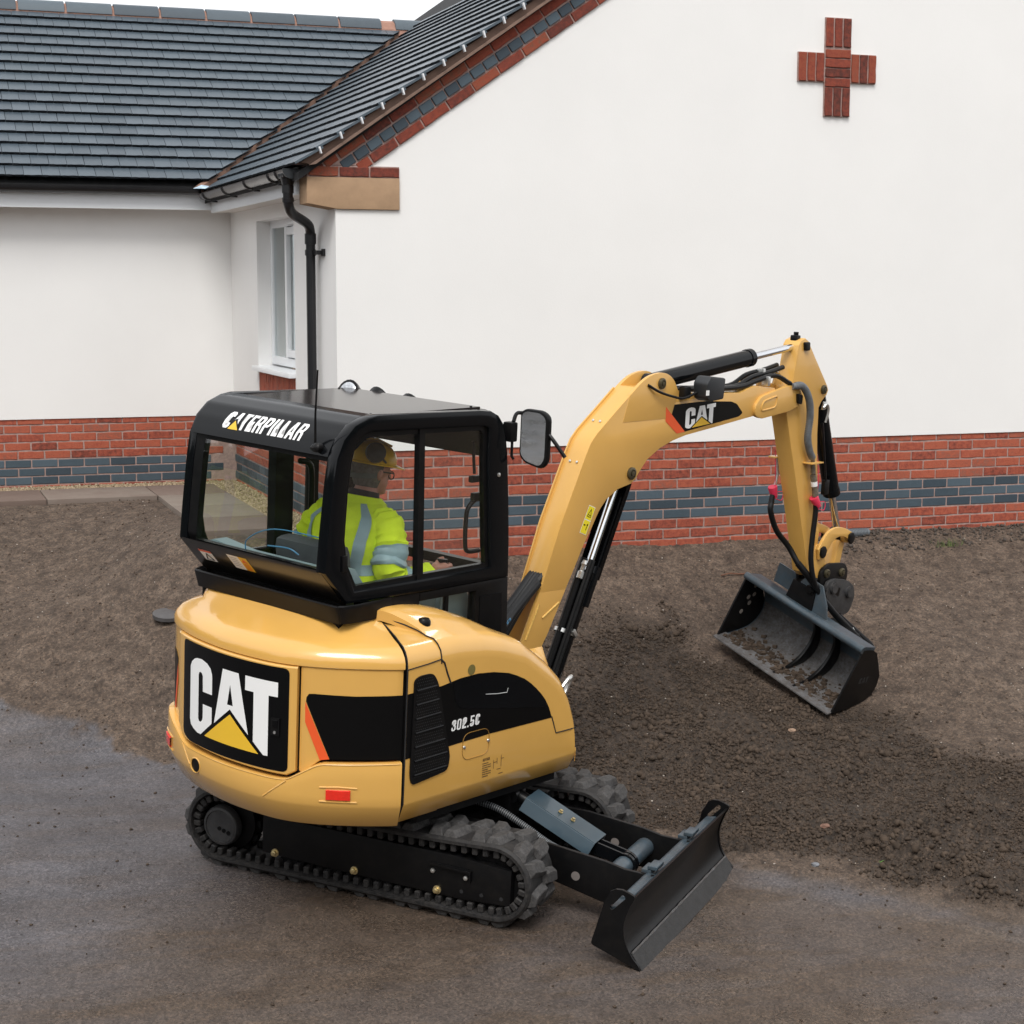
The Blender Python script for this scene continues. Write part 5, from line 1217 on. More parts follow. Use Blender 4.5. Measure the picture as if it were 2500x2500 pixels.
# seat
mb = MB(); mb.box((-0.36, 0.17, 1.37), (0.48, 0.48, 0.13), bevel=0.04); mb.box((-0.63, 0.17, 1.56), (0.12, 0.46, 0.42), bevel=0.05, rot=Matrix.Rotation(-0.12, 4, 'Y')); P_(mb, 'seat', M_seat, cab)
mb = MB(); mb.tube([(0.0, -0.10, 1.44), (-0.005, -0.10, 1.50)], 0.012, 8); mb.tube([(-0.005, -0.10, 1.50), (-0.006, -0.10, 1.55), (-0.008, -0.10, 1.60), (-0.003, -0.10, 1.640)], 0.02, 12, radii=[0.018, 0.022, 0.027, 0.028]); P_(mb, 'joystick', M_blk2, cab)
mb = MB(); mb.tube([(0.05, 0.50, 1.44), (0.045, 0.50, 1.60)], 0.02, 10); mb.box((-0.15, 0.52, 1.50), (0.5, 0.15, 0.12), bevel=0.02); P_(mb, 'joystick', M_blk2, cab)
mb = MB(); mb.tube(spline([(-0.96, 0.30, 1.715), (-0.965, 0.28, 1.79), (-0.95, 0.10, 1.862), (-0.93, -0.26, 1.865)], 8), 0.0032, 6); mb.tube(spline([(-0.95, 0.15, 1.775), (-0.95, 0.0, 1.785), (-0.93, -0.05, 1.76)], 6), 0.004, 6); P_(mb, 'washer_tube', simple('blue_tube', (0.04, 0.17, 0.30), rough=0.4), cab)
# door handle and catch on the front post
mb = MB(); mb.tube(spline([(0.07, -0.28, 1.97), (0.03, -0.275, 1.965), (-0.015, -0.275, 1.93), (-0.028, -0.275, 1.88), (-0.028, -0.275, 1.76), (-0.01, -0.275, 1.71), (0.07, -0.28, 1.705)], 5), 0.012, 8); mb.box((0.035, -0.28, 1.985), (0.06, 0.03, 0.04), bevel=0.006); P_(mb, 'grab_handle', M_blk2, cab)
mb = MB(); mb.box((0.02, -0.28, 2.075), (0.07, 0.03, 0.035), bevel=0.008); mb.tube([(0.0, -0.275, 2.265), (0.02, -0.275, 2.10)], 0.008, 6); P_(mb, 'window_latch', M_blk2, cab)
mb = MB(); mb.lathe([(0, 0), (0.011, 0), (0.011, 0.004), (0, 0.006)], (0.10, -0.366, 2.10), (0, -1, 0), 12); P_(mb, 'post_bolt', M_bright, cab)
# skirt between cab and hood
mb = MB()
def skirt(z, o): 
    pts = [(-0.62, 0.72+o*0.3), (-0.86, 0.72+o*0.5), (-0.945-o*0.6, 0.69+o*0.2), (-0.965-o, 0.62), (-0.965-o, 0.16), (-0.965-o, -0.31), (-0.945-o*0.9, -0.365-o*0.4), (-0.89, -0.385-o*0.5), (-0.80, -0.385-o*0.3), (-0.62, -0.37)]
    return [(p.x, p.y, z) for p in spline([(a, b, 0) for a, b in pts], 4)]
mb.loft([skirt(1.484, -0.018), skirt(1.498, -0.014), skirt(1.553, 0.006), skirt(1.568, 0.010), skirt(1.574, 0.004), skirt(1.570, -0.01), skirt(1.556, -0.06)]); P_(mb, 'cab_skirt', M_blk2)
mb = MB(); mb.box((-0.76, 0.18, 1.42), (0.30, 1.0, 0.16)); P_(mb, 'cab_base', M_blk3)
# mirror
mo = [(0.0+0.094*math.cos(a)**1 if False else 0, 0) for a in (0,)]
ml = [(-0.452+(a+0.45)*0.70, b) for a, b in round_poly([(-0.352, 2.412), (-0.352, 2.19), (-0.395, 2.155), (-0.51, 2.13), (-0.548, 2.17), (-0.548, 2.395), (-0.50, 2.425), (-0.385, 2.43)], 0.05, 4)]
MX = lambda p, o: (0.25-0.40*(p[0]+0.45)+o, p[0], p[1])
mb = MB(); mb.prism(ml, lambda p: MX(p, 0.0), lambda p: MX(p, 0.035), bevel=0.010); mirror = P_(mb, 'mirror', M_blk2, cab)
cx_ = sum(p[0] for p in ml)/len(ml); cz_ = sum(p[1] for p in ml)/len(ml)
mb = MB(); mb.raw([MX((cx_+(p[0]-cx_)*0.86, cz_+(p[1]-cz_)*0.91), -0.0015) for p in ml], [list(range(len(ml)))]); P_(mb, 'mirror_glass', M_mirror, mirror, smooth=0)
mb = MB(); mb.tube(spline([(0.20, -0.36, 2.36), (0.235, -0.345, 2.395), (0.27, -0.345, 2.40), (0.29, -0.40, 2.39), (0.30, -0.52, 2.30), (0.33, -0.60, 2.20)], 5), 0.010, 8); mb.box((0.19, -0.35, 2.31), (0.05, 0.06, 0.10), bevel=0.01); mb.tube([(0.185, -0.37, 2.27), (0.18, -0.375, 2.19), (0.19, -0.38, 2.175)], 0.008, 6); P_(mb, 'mirror_bracket', M_blk2, cab)
# aerial
mb = MB(); mb.tube([(-0.985, -0.208, 2.300), (-0.995, -0.215, 2.45), (-1.0, -0.229, 2.652)], 0.005, 6, radii=[0.0065, 0.005, 0.004]); mb.cyl((-1.0, -0.208, 2.285), (-0.985, -0.208, 2.30), 0.016); mb.lathe([(0, 0), (0.022, 0), (0.022, 0.03), (0.012, 0.04), (0, 0.042)], (-0.975, -0.235, 2.295), (-1, 0, 0.1), 14); P_(mb, 'aerial', M_blk2, cab)

# ---------- boom
BW = 0.073
bo = [(.803,1.35),(.951,1.712),(1.14,2.087),(1.175,2.150),(1.224,2.20),(1.40,2.328),(1.565,2.445),(1.70,2.440),(1.86,2.425),(2.0,2.405),(2.228,2.372),(2.491,2.372),(2.60,2.366),(2.684,2.388),(2.762,2.405),(2.86,2.39),(2.98,2.38),(2.98,2.237),(2.637,2.201),(2.36,2.170),(2.062,2.139),(1.938,2.115),(1.818,2.080),(1.702,2.022),(1.63,1.952),(1.603,1.917),(1.556,1.89),(1.441,1.869),(1.34,1.818),(1.279,1.757),(1.229,1.677),(1.162,1.581),(1.097,1.468),(1.02,1.34)]
mb = MB(); mb.prism(bo, XZ(-BW), XZ(BW), bevel=0.004); boom = P_(mb, 'boom', M_yel2, smooth=25)
low = [(.66,1.06),(.803,1.352),(1.022,1.342),(.888,1.111),(.80,.985),(.72,.94)]
for s in (-1, 1):
    mb = MB(); mb.prism(low, XZ(s*BW), XZ(s*(BW-0.02)), bevel=0.003); P_(mb, 'boom_foot', M_yel2, boom)
    lug = spline([(1.50,2.40,0),(1.59,2.462,0),(1.66,2.498,0),(1.73,2.516,0),(1.797,2.520,0),(1.86,2.506,0),(1.915,2.468,0),(1.96,2.405,0)], 4)
    lg = [(p.x, p.y) for p in lug]+[(1.90, 2.25), (1.45, 2.25)]
    if s > 0: lg = [(p[0]-0.02 if 0 else p[0], p[1]) for p in lg]
    mb = MB(); mb.prism(lg, XZ(s*(BW+0.002)), XZ(s*(BW-0.022)), bevel=0.003); P_(mb, 'cylinder_lug', M_yel2, boom)
    tip = round_poly([(2.74, 2.275), (2.80, 2.335), (3.10, 2.392), (3.22, 2.385), (3.275, 2.32), (3.24, 2.255), (3.12, 2.225), (2.82, 2.195), (2.75, 2.215)], 0.035, 4)
    mb = MB(); mb.prism(tip, XZ(s*(BW+0.022)), XZ(s*(BW-0.006)), bevel=0.006); tp_ = P_(mb, 'tip_plate', M_yel2, boom)
    mb = MB(); mb.tube([(a, s*(BW+0.0225), b) for a, b in round_poly([(2.80, 2.245), (2.82, 2.305), (2.98, 2.335), (2.965, 2.262)], 0.028, 4)], 0.006, 6, closed=True); P_(mb, 'weld_bead', M_yel2, tp_)
    mb = MB(); mb.prism(round_poly([(3.19, 2.34), (3.25, 2.325), (3.245, 2.265), (3.20, 2.275)], 0.012, 3), XZ(s*(BW+0.021)), XZ(s*(BW+0.040)), bevel=0.004); P_(mb, 'pin_retainer', M_blk2, tp_)
def pin(x, z, y0, r=0.030, parent=None, mat=None, name='pivot_pin'):
    m = MB(); sgn = -1 if y0 < 0 else 1
    m.lathe([(0, 0), (r, 0), (r, 0.012), (r*0.75, 0.017), (r*0.62, 0.017), (r*0.62, 0.012), (r*0.42, 0.012), (r*0.42, 0.02), (0, 0.021)], (x, y0, z), (0, sgn, 0), 18); return P_(m, name, mat or M_blk3, parent)
M_pin = simple('greasy_pin', (0.10, 0.085, 0.05), rough=0.4, metal=0.6, var=0.3, nscale=40)
for s in (-1, 1):
    pin(1.553, 1.952, s*BW, 0.036, boom, M_pin); pin(1.789, 2.459, s*(BW+0.002), 0.032, boom, M_pin)
# top plate edge ribs, bolts, welds
mb = MB()
for (x, z) in ((1.115, 2.045), (1.30, 2.262), (0.832, 1.415)):
    nrm = Vector((-0.9, 0, 0.42)).normalized()
    for y in (-0.03, 0.02): mb.lathe([(0, 0), (0.008, 0), (0.007, 0.004), (0, 0.006)], Vector((x, y, z)), nrm, 10)
P_(mb, 'bolt', M_bright, boom)
mb = MB(); mb.prism([(.815,1.352),(.951,1.70),(1.14,2.078),(1.185,2.150),(1.235,2.195),(1.40,2.318),(1.54,2.42),(1.528,2.435),(1.39,2.335),(1.222,2.215),(1.165,2.160),(1.125,2.09),(.937,1.716),(.795,1.352)], XZ(BW+0.001), XZ(BW-0.008)); P_(mb, 'edge_rib', M_yel2, boom)
for a, b in (((0.83, 1.205), (0.965, 1.275)), ((0.70, 1.10), (0.80, 1.29))):
    mb = MB(); mb.tube([(a[0]+(b[0]-a[0])*t, -BW-0.001, a[1]+(b[1]-a[1])*t) for t in srange(0, 1, 8)], 0.006, 6); P_(mb, 'weld_bead', simple('weld_yellow', (0.75, 0.47, 0.12), rough=0.4, var=0.3, nscale=90), boom)
# boom decal
yd = -BW-0.0015
P_(decal([round_poly([(1.846,2.327),(2.234,2.334),(2.511,2.318),(2.57,2.300),(2.637,2.242),(2.600,2.222),(2.059,2.163),(1.976,2.157)], 0.012, 3)], lambda a, b: (a, yd, b)), 'black_panel', M_dblk, boom, smooth=0)
P_(decal([[(1.846,2.321),(1.851,2.234),(1.968,2.155),(2.047,2.1615)]], lambda a, b: (a, yd-0.0006, b)), 'orange_slash', M_org, boom, smooth=0)
S1 = (2.045, 2.345); z_a, z_b = 2.176, 2.318
def logo(a, b):       # from the big emblem's own layout to the boom plane
    u_ = (a-1.216)/(1.846-1.216); v_ = (b-0.8503)/(1.2175-0.8503)
    return (S1[0]+u_*(S1[1]-S1[0])+0.0*v_, yd-0.0012, z_a+0.020*u_+v_*(z_b-z_a-0.02))
P_(decal([catC, catA1, catA2, catT], logo), 'cat_lettering', M_white, boom, smooth=0)
P_(decal([[(1.5568,1.0065),(1.357,0.852),(1.7458,0.856)]], logo), 'triangle_emblem', M_dyel, boom, smooth=0)
# yellow warning label low on the boom
wl = lambda a, b: (1.118+a*0.86+b*0.45, -BW-0.0015, 1.655-a*0.33+b*0.9)
P_(decal([rect(-0.003, 0.063, -0.003, 0.163)], wl), 'warning_label', M_white, boom, smooth=0)
wl2 = lambda a, b: (wl(a, b)[0], -BW-0.0022, wl(a, b)[2])
P_(decal([rect(0.0, 0.06, 0.0, 0.078), rect(0.0, 0.06, 0.083, 0.16)], wl2), 'warning_field', M_lyel, boom, smooth=0)
wl3 = lambda a, b: (wl(a, b)[0], -BW-0.0028, wl(a, b)[2])
P_(decal([[(0.008,0.098),(0.030,0.150),(0.052,0.098),(0.046,0.102),(0.030,0.138),(0.014,0.102)], rect(0.014,0.046,0.098,0.102), rect(0.02,0.04,0.108,0.112), rect(0.008,0.026,0.045,0.052), rect(0.040,0.046,0.022,0.06), rect(0.036,0.05,0.050,0.056)], wl3), 'warning_symbol', M_dblk, boom, smooth=0)
# cylinder helper
def cylinder(name, p0, p1, rb_, rr, split, y=0.0, parent=None, barrel_from_p0=True):
    a = Vector((p0[0], y, p0[1])); b = Vector((p1[0], y, p1[1])); d = (b-a).normalized(); m = a.lerp(b, split)
    mb = MB(); mb.cyl(a, m, rb_, seg=24, bevel=0.006) if barrel_from_p0 else mb.cyl(m, b, rb_, seg=24, bevel=0.006)
    e = m-d*0.05 if barrel_from_p0 else m+d*0.05
    mb.cyl(e, m, rb_*1.09, seg=24, bevel=0.004)
    mb.cyl(a-Vector((0, 0.04, 0)), a+Vector((0, 0.04, 0)), rb_*0.95, seg=20)
    o = P_(mb, name, M_blk, parent)
    mb = MB(); mb.cyl(m, b, rr, seg=20) if barrel_from_p0 else mb.cyl(a, m, rr, seg=20); P_(mb, 'rod', M_chrome, o)
    mb = MB(); q = b if barrel_from_p0 else a; mb.cyl(q-Vector((0, 0.045, 0)), q+Vector((0, 0.045, 0)), rr*1.9, seg=20); P_(mb, 'rod_eye', M_blk2, o)
    return o
bcy = cylinder('boom_cylinder', (0.90, 0.56), (1.553, 1.952), 0.052, 0.026, 0.60, 0.0)
def along(p0, p1, t, off=0.0, y=0.0):
    a = Vector((p0[0], y, p0[1])); b = Vector((p1[0], y, p1[1])); d = (b-a).normalized(); n = Vector((d.z, 0, -d.x)); return a+(b-a)*t+n*off
A0, A1 = (0.90, 0.56), (1.553, 1.952)
mb = MB()                                                      # rod guard: folded plate in front of the rod
for (t0, t1) in ((0.585, 0.97),):
    c = [along(A0, A1, t, 0.062) for t in (t0, t1)]
    mb.raw([c[0]+Vector((0, -0.055, 0)), c[0]+Vector((0, 0.055, 0)), c[1]+Vector((0, 0.055, 0)), c[1]+Vector((0, -0.055, 0))], [(0, 1, 2, 3)])
    e = [along(A0, A1, t, -0.02) for t in (t0, t1)]
    mb.raw([c[0]+Vector((0, 0.055, 0)), e[0]+Vector((0, 0.055, 0)), e[1]+Vector((0, 0.055, 0)), c[1]+Vector((0, 0.055, 0))], [(0, 1, 2, 3)])
    f_ = [along(A0, A1, t, 0.022) for t in (t0, t1)]
    mb.raw([c[0]+Vector((0, -0.055, 0)), f_[0]+Vector((0, -0.060, 0)), f_[1]+Vector((0, -0.060, 0)), c[1]+Vector((0, -0.055, 0))], [(0, 1, 2, 3)])
bmesh.ops.solidify(mb.bm, geom=mb.bm.faces[:], thickness=0.004)
mb.box(along(A0, A1, 0.55, 0.02), (0.03, 0.13, 0.24), rot=Matrix.Rotation(0.438, 4, 'Y'))
P_(mb, 'rod_guard', M_blk, bcy, smooth=20)
for off, y, r in ((-0.075, -0.01, 0.022), (-0.068, -0.055, 0.011), (-0.05, -0.062, 0.009)):
    mb = MB(); mb.tube([along(A0, A1, t, off, y) for t in (0.0, 0.2, 0.4, 0.58, 0.64)], r, 8); P_(mb, 'hydraulic_pipe', M_hose, bcy)
mb = MB(); mb.tube([along(A0, A1, t, -0.085, -0.03) for t in (0.56, 0.585, 0.59, 0.61, 0.615, 0.63)], 0.012, 8, radii=[0.02, 0.02, 0.013, 0.013, 0.018, 0.012]); P_(mb, 'pipe_fitting', M_bright, bcy)
mb = MB(); ring = [along(A0, A1, 0.36, 0.058*math.cos(a)-(0.04 if math.cos(a) < 0 else 0)*abs(math.cos(a)), 0.06*math.sin(a)) for a in [2*math.pi*i/24 for i in range(24)]]
mb.loft([[p-Vector((0.43, 0, 0.9))*0.011 for p in ring], [p+Vector((0.43, 0, 0.9))*0.011 for p in ring]], closed=True); mb.box(along(A0, A1, 0.365, -0.01, -0.066), (0.05, 0.012, 0.026), rot=Matrix.Rotation(0.9, 4, 'Y'), bevel=0.004); P_(mb, 'pipe_clamp', M_bright, bcy)
mb = MB(); mb.tube(spline([along(A0, A1, 0.155, 0.05, -0.05), along(A0, A1, 0.20, 0.075, -0.06), along(A0, A1, 0.215, 0.11, -0.05), along(A0, A1, 0.17, 0.115, -0.04), along(A0, A1, 0.12, 0.10, -0.04)], 4), 0.012, 8); P_(mb, 'elbow_fitting', M_bright, bcy)
# hoses behind the boom foot
mb = MB()
for k in range(5):
    y = -0.045+0.022*k; mb.tube(spline([(0.20+0.05*k, 0.03-0.05*k, 0.92), (0.42, y*1.6+0.02, 1.10), (0.63, y, 1.24), (0.86, y*0.9, 1.44)], 5), 0.020, 8)
hosefoot = P_(mb, 'boom_hose', M_hose, boom)
tpb, twb = text_polys('CAT', 0, 0.1)
P_(decal(fitbox(tpb, twb, 0.0, 0.06, -0.013, 0.013), lambda a, b: (0.545-a*0.8+b*0.5, -0.088-0.01, 1.245-a*0.55-b*0.8)), 'hose_print', M_blue, boom, smooth=0)
mb = MB(); mb.tube(spline([(0.30, -0.07, 1.03), (0.44, -0.085, 1.13), (0.60, -0.075, 1.27), (0.80, -0.06, 1.40)], 5), 0.022, 8); mb.tube(spline([(0.36, -0.055, 0.98), (0.52, -0.06, 1.12), (0.66, -0.055, 1.27), (0.82, -0.04, 1.41)], 5), 0.018, 8); P_(mb, 'boom_hose', M_hose, boom)

# ---------- arm cylinder, arm, bucket cylinder
acy = cylinder('arm_cylinder', (1.789, 2.459), (3.317, 2.631), 0.052, 0.023, 0.655, 0.0)
AWr, AWl = -0.060, 0.060
ar = [(3.239,2.640),(3.262,2.668),(3.311,2.683),(3.350,2.664),(3.44,2.56),(3.615,2.366),(3.632,2.335),(3.615,2.305),(3.556,2.262),(3.530,2.225),(3.538,2.05),(3.560,1.88),(3.632,1.43),(3.651,1.385),(3.648,1.34),(3.640,1.20),(3.66,1.10),(3.60,1.085),(3.545,1.12),(3.500,1.25),(3.34,1.699),(3.15,2.209),(3.18,2.357),(3.205,2.451)]
mb = MB(); mb.prism(ar, XZ(AWr), XZ(AWl), bevel=0.005); arm = P_(mb, 'arm', M_yel2, smooth=25)
for s in (-1, 1):
    mb = MB(); mb.prism(round_poly([(3.625,1.31),(3.68,1.29),(3.71,1.24),(3.745,1.16),(3.765,1.09),(3.72,1.06),(3.63,1.075),(3.58,1.12),(3.585,1.25)], 0.02, 3), XZ(s*0.072), XZ(s*0.05), bevel=0.004); P_(mb, 'end_boss', M_yel2, arm)
    mb = MB(); mb.prism(round_poly([(3.285,2.66),(3.345,2.66),(3.35,2.605),(3.295,2.605)], 0.012, 3), XZ(s*0.060), XZ(s*0.078), bevel=0.004); P_(mb, 'pin_retainer', M_blk2, arm)
    pin(3.567, 2.343, s*0.060, 0.03, arm, M_pin)
mb = MB(); mb.box((3.285, 0.0, 2.675), (0.05, 0.05, 0.05), bevel=0.008); mb.cyl((3.29, 0, 2.69), (3.29, 0, 2.72), 0.016); P_(mb, 'grease_block', M_blk2, arm)
bky = cylinder('bucket_cylinder', (3.585, 2.325), (3.985, 1.325), 0.055, 0.025, 0.715, 0.0)
mb = MB(); mb.tube(spline([(3.60, -0.05, 2.22), (3.63, -0.06, 2.24), (3.65, -0.06, 2.20), (3.64, -0.05, 2.12)], 4), 0.010, 8); mb.box((3.615, -0.03, 2.235), (0.05, 0.05, 0.06), bevel=0.008); P_(mb, 'elbow_fitting', M_bright, bky)
mb = MB(); mb.tube([(3.60, -0.055, 2.12), (3.70, -0.052, 1.72)], 0.007, 6); mb.box((3.715, -0.04, 1.68), (0.06, 0.03, 0.10), bevel=0.006); P_(mb, 'feed_pipe', M_blk2, bky)
# linkage
arch = spline([(3.600,1.275,0),(3.645,1.33,0),(3.72,1.385,0),(3.82,1.405,0),(3.93,1.385,0),(4.03,1.345,0)], 5)
archi = spline([(4.02,1.275,0),(3.93,1.325,0),(3.84,1.335,0),(3.765,1.305,0),(3.71,1.245,0),(3.685,1.205,0),(3.62,1.205,0)], 5)
for s in (-1, 1):
    mb = MB(); mb.prism([(p.x, p.y) for p in arch]+[(p.x, p.y) for p in archi], XZ(s*0.098), XZ(s*0.075), bevel=0.006); lk = P_(mb, 'link_plate', M_yel2, smooth=25)
    for (x, z) in ((3.645, 1.258), (3.992, 1.315)):
        mb = MB(); mb.prism(round_poly([(x-0.03, z+0.025), (x+0.01, z+0.04), (x+0.035, z+0.01), (x+0.025, z-0.03), (x-0.01, z-0.045), (x-0.035, z-0.02)], 0.01, 3), XZ(s*0.098), XZ(s*0.115), bevel=0.004); P_(mb, 'pin_retainer', M_blk2, lk)
mb = MB(); mb.cyl((3.992, -0.075, 1.315), (3.992, 0.075, 1.315), 0.04); mb.prism([(3.955, 1.31), (4.02, 1.30), (3.96, 1.08), (3.88, 1.085)], XZ(-0.045), XZ(0.045), bevel=0.008); mb.cyl((3.91, -0.06, 1.085), (3.91, 0.06, 1.085), 0.042); P_(mb, 'bucket_link', M_yel2, smooth=25)

# ---------- tilting coupler and bucket
th, yaw = 0.30, 0.097
e1 = Vector((-math.sin(yaw)*math.cos(th), -math.cos(th)*math.cos(yaw), -math.sin(th))).normalized(); e3 = Vector((math.cos(yaw), -math.sin(yaw), 0)); e2 = e3.cross(e1).normalized()
if e2.z < 0: e2 = -e2
LC = Vector((3.45, 0.085, 0.424)); BWD = 1.04
def BK(wd, x, n): return LC+e1*wd+e3*x+e2*n
cpl = MB()
for y in (-0.085, 0.085): cpl.prism(round_poly([(3.66,1.13),(3.76,1.165),(3.95,1.145),(4.0,1.09),(3.985,1.0),(3.94,0.93),(3.80,0.915),(3.69,0.97),(3.645,1.06)], 0.03, 3), XZ(y-0.012), XZ(y+0.012), bevel=0.004)
cpl.box((3.83, 0, 0.99), (0.24, 0.16, 0.12), bevel=0.02)
coupler = P_(cpl, 'coupler', M_blk2)
for (x, z) in ((3.72, 1.10), (3.91, 1.085)):
    for s in (-1, 1): pin(x, z, s*0.097, 0.03, coupler, M_pin)
cpl = MB()
for y in (-0.115, 0.10): cpl.prism(round_poly([(3.70,1.05),(3.80,1.06),(3.95,1.03),(4.04,0.98),(4.06,0.90),(4.0,0.80),(3.86,0.78),(3.74,0.88),(3.68,0.97)], 0.03, 3), XZ(y-0.014), XZ(y+0.014), bevel=0.005)
for (x, z, r) in ((3.765, 1.00, 0.042), (3.965, 0.945, 0.040)):
    cpl.cyl((x, -0.15, z), (x, 0.12, z), r, seg=20, bevel=0.006)
P_(cpl, 'tilt_hitch', simple('greasy_steel', (0.022, 0.023, 0.026), rough=0.5, var=0.4, nscale=18, bump=0.3, bscale=50, dirt=(0.12, 0.10, 0.08), dirt_amt=0.35), coupler)
mb = MB()
for x in (3.80, 3.95): mb.cyl((x-0.03 if x < 3.9 else x, 0, 0.915), (x+0.02, 0, 0.915), 0.075)
mb.prism([(-0.12, 0.44), (0.12, 0.44), (0.10, 0.60), (-0.10, 0.60)], lambda p: BK(p[0]-0.09, 0.14, p[1]), lambda p: BK(p[0]-0.09, 0.42, p[1]), bevel=0.01)
P_(mb, 'tilt_bracket', M_blk2, coupler)
bp = [(0.0, 0.0), (0.15, 0.010), (0.27, 0.030), (0.345, 0.070), (0.385, 0.135), (0.385, 0.205), (0.35, 0.285), (0.285, 0.36), (0.20, 0.415), (0.10, 0.438)]
bsh = spline([(a, b, 0) for a, b in bp], 4)
mb = MB(); rows = []
bmI = [(p.x, p.y) for p in bsh]
nrmI = []
for i, p in enumerate(bsh):
    t_ = (bsh[min(i+1, len(bsh)-1)]-bsh[max(i-1, 0)]).normalized(); nrmI.append((t_.y, -t_.x))
bmO = [(p[0]+n[0]*0.010, p[1]+n[1]*0.010) for p, n in zip(bmI, nrmI)]
mb.loft([[BK(wd, a, b) for a, b in bmI]+[BK(wd, a, b) for a, b in bmO[::-1]] for wd in srange(-BWD/2, BWD/2, 10)], closed=True, cap=True); bucket = P_(mb, 'bucket', M_steelblue, smooth=40)
# muddy worn inner floor and lip
fl_ = [(p.x, p.y) for p in bsh if p.y < 0.16 or p.x < 0.2][:16]
mb = MB(); mb.loft([[BK(wd, a-n[0]*0.003, b-n[1]*0.003) for (a, b), n in zip(bmI[:22], nrmI[:22])] for wd in srange(-BWD/2+0.012, BWD/2-0.012, 40)]); P_(mb, 'bucket_floor', M_wornsteel, bucket)
mb = MB(); mb.prism([(-0.055, -0.012), (0.06, 0.001), (0.06, 0.014), (-0.055, -0.003)], lambda p: BK(-BWD/2-0.01, p[0], p[1]), lambda p: BK(BWD/2+0.01, p[0], p[1])); P_(mb, 'cutting_edge', M_wornsteel, bucket, smooth=0)
side = [(-0.02, -0.008), (0.15, 0.002), (0.30, 0.022), (0.375, 0.065), (0.402, 0.135), (0.392, 0.215), (0.265, 0.405), (0.21, 0.435), (0.10, 0.452), (0.085, 0.40)]
for s in (-1, 1):
    mb = MB(); mb.prism(side, lambda p: BK(s*BWD/2, p[0], p[1]), lambda p: BK(s*(BWD/2+0.012), p[0], p[1])); sp_ = P_(mb, 'side_plate', M_blk2, bucket, smooth=20)
    for (a, b) in ((0.285, 0.36), (0.30, 0.29), (0.245, 0.275), (0.275, 0.225), (0.215, 0.165)) if s < 0 else ():
        m2 = MB(); m2.lathe([(0, 0), (0.0175, 0), (0.0175, 0.0015), (0, 0.002)], BK(-BWD/2+0.001, a-0.06, b), e1, 16); P_(m2, 'drain_hole', simple('hole_light', (0.32, 0.29, 0.26), rough=0.8), sp_, smooth=0)
tpb, twb = text_polys('CAT', 0, 0.1)
P_(decal(fitbox(tpb, twb, 0.0, 0.10, 0.0, 0.045), lambda a, b: BK(BWD/2+0.0135, 0.17+a, 0.185+b)), 'embossed_lettering', simple('embossed', (0.035, 0.036, 0.038), rough=0.5), bucket, smooth=0)
mb = MB()                                                     # round top bar, stiffener and shroud plate
mb.tube([BK(wd, 0.095, 0.45) for wd in srange(-BWD/2-0.012, BWD/2+0.012, 4)], 0.026, 12); mb.prism([(0.10, 0.44), (0.235, 0.425), (0.24, 0.447), (0.10, 0.47)], lambda p: BK(-BWD/2, p[0], p[1]), lambda p: BK(BWD/2, p[0], p[1]))
P_(mb, 'top_bar', M_steelblue, bucket)
mb = MB(); mb.prism([(-0.40, 0.46), (-0.06, 0.46), (-0.06, 0.52), (-0.10, 0.60), (-0.40, 0.60)], lambda p: BK(p[0], 0.235, p[1]), lambda p: BK(p[0], 0.245, p[1])); P_(mb, 'spill_plate', M_steelblue, bucket, smooth=0)
mb = MB(); mb.prism([(-0.20, 0.455), (0.16, 0.455), (0.12, 0.55), (0.04, 0.66), (-0.10, 0.66), (-0.16, 0.56)], lambda p: BK(p[0]+0.0, 0.15, p[1]), lambda p: BK(p[0], 0.165, p[1]), bevel=0.004); P_(mb, 'hanger_plate', M_steelblue, bucket)
mb = MB(); mb.lathe([(0, 0), (0.034, 0), (0.034, 0.02), (0.024, 0.022), (0.022, 0.03), (0, 0.032)], BK(-0.03, 0.148, 0.60), -e3, 18); P_(mb, 'tilt_pin', M_blk2, bucket)
for wd in (-0.005, 0.175):                                     # curved ribs inside the bucket
    ins = spline([(-0.02, 0.004, 0), (0.12, 0.03, 0), (0.225, 0.095, 0), (0.285, 0.19, 0), (0.285, 0.29, 0), (0.20, 0.40, 0)], 5)
    outp = [(p.x+0.004, p.y+0.004) for p in bsh][::-1]
    poly = [(p.x, p.y) for p in ins]+[(0.20, 0.41), (0.28, 0.355), (0.345, 0.283), (0.380, 0.205), (0.380, 0.137), (0.34, 0.073), (0.268, 0.038), (0.15, 0.017), (0.02, 0.004)]
    mb = MB(); mb.prism(poly, lambda p: BK(wd, p[0], p[1]), lambda p: BK(wd+0.022, p[0], p[1]), bevel=0.003); P_(mb, 'rib', M_blk2, bucket, smooth=20)
# dirt lying in the bucket
mb = MB(); rr_ = random.Random(5)
for i in range(560):
    wd = rr_.uniform(-0.5, 0.5); x = rr_.betavariate(1.2, 2.0)*0.30; n = float(np.interp(x, [0, .15, .27, .355, .4], [0.002, .014, .034, .077, .14])); s_ = 0.005+0.017*rr_.random()**2.5
    mb.box(BK(wd, x, n+s_*0.3), (s_*1.6, s_*1.5, s_), rot=Matrix.Rotation(rr_.uniform(0, 6), 4, 'Z') @ Matrix.Rotation(rr_.uniform(-.5, .5), 4, 'X'))
o = P_(mb, 'soil_load', M_clod, bucket); o['kind'] = 'stuff'
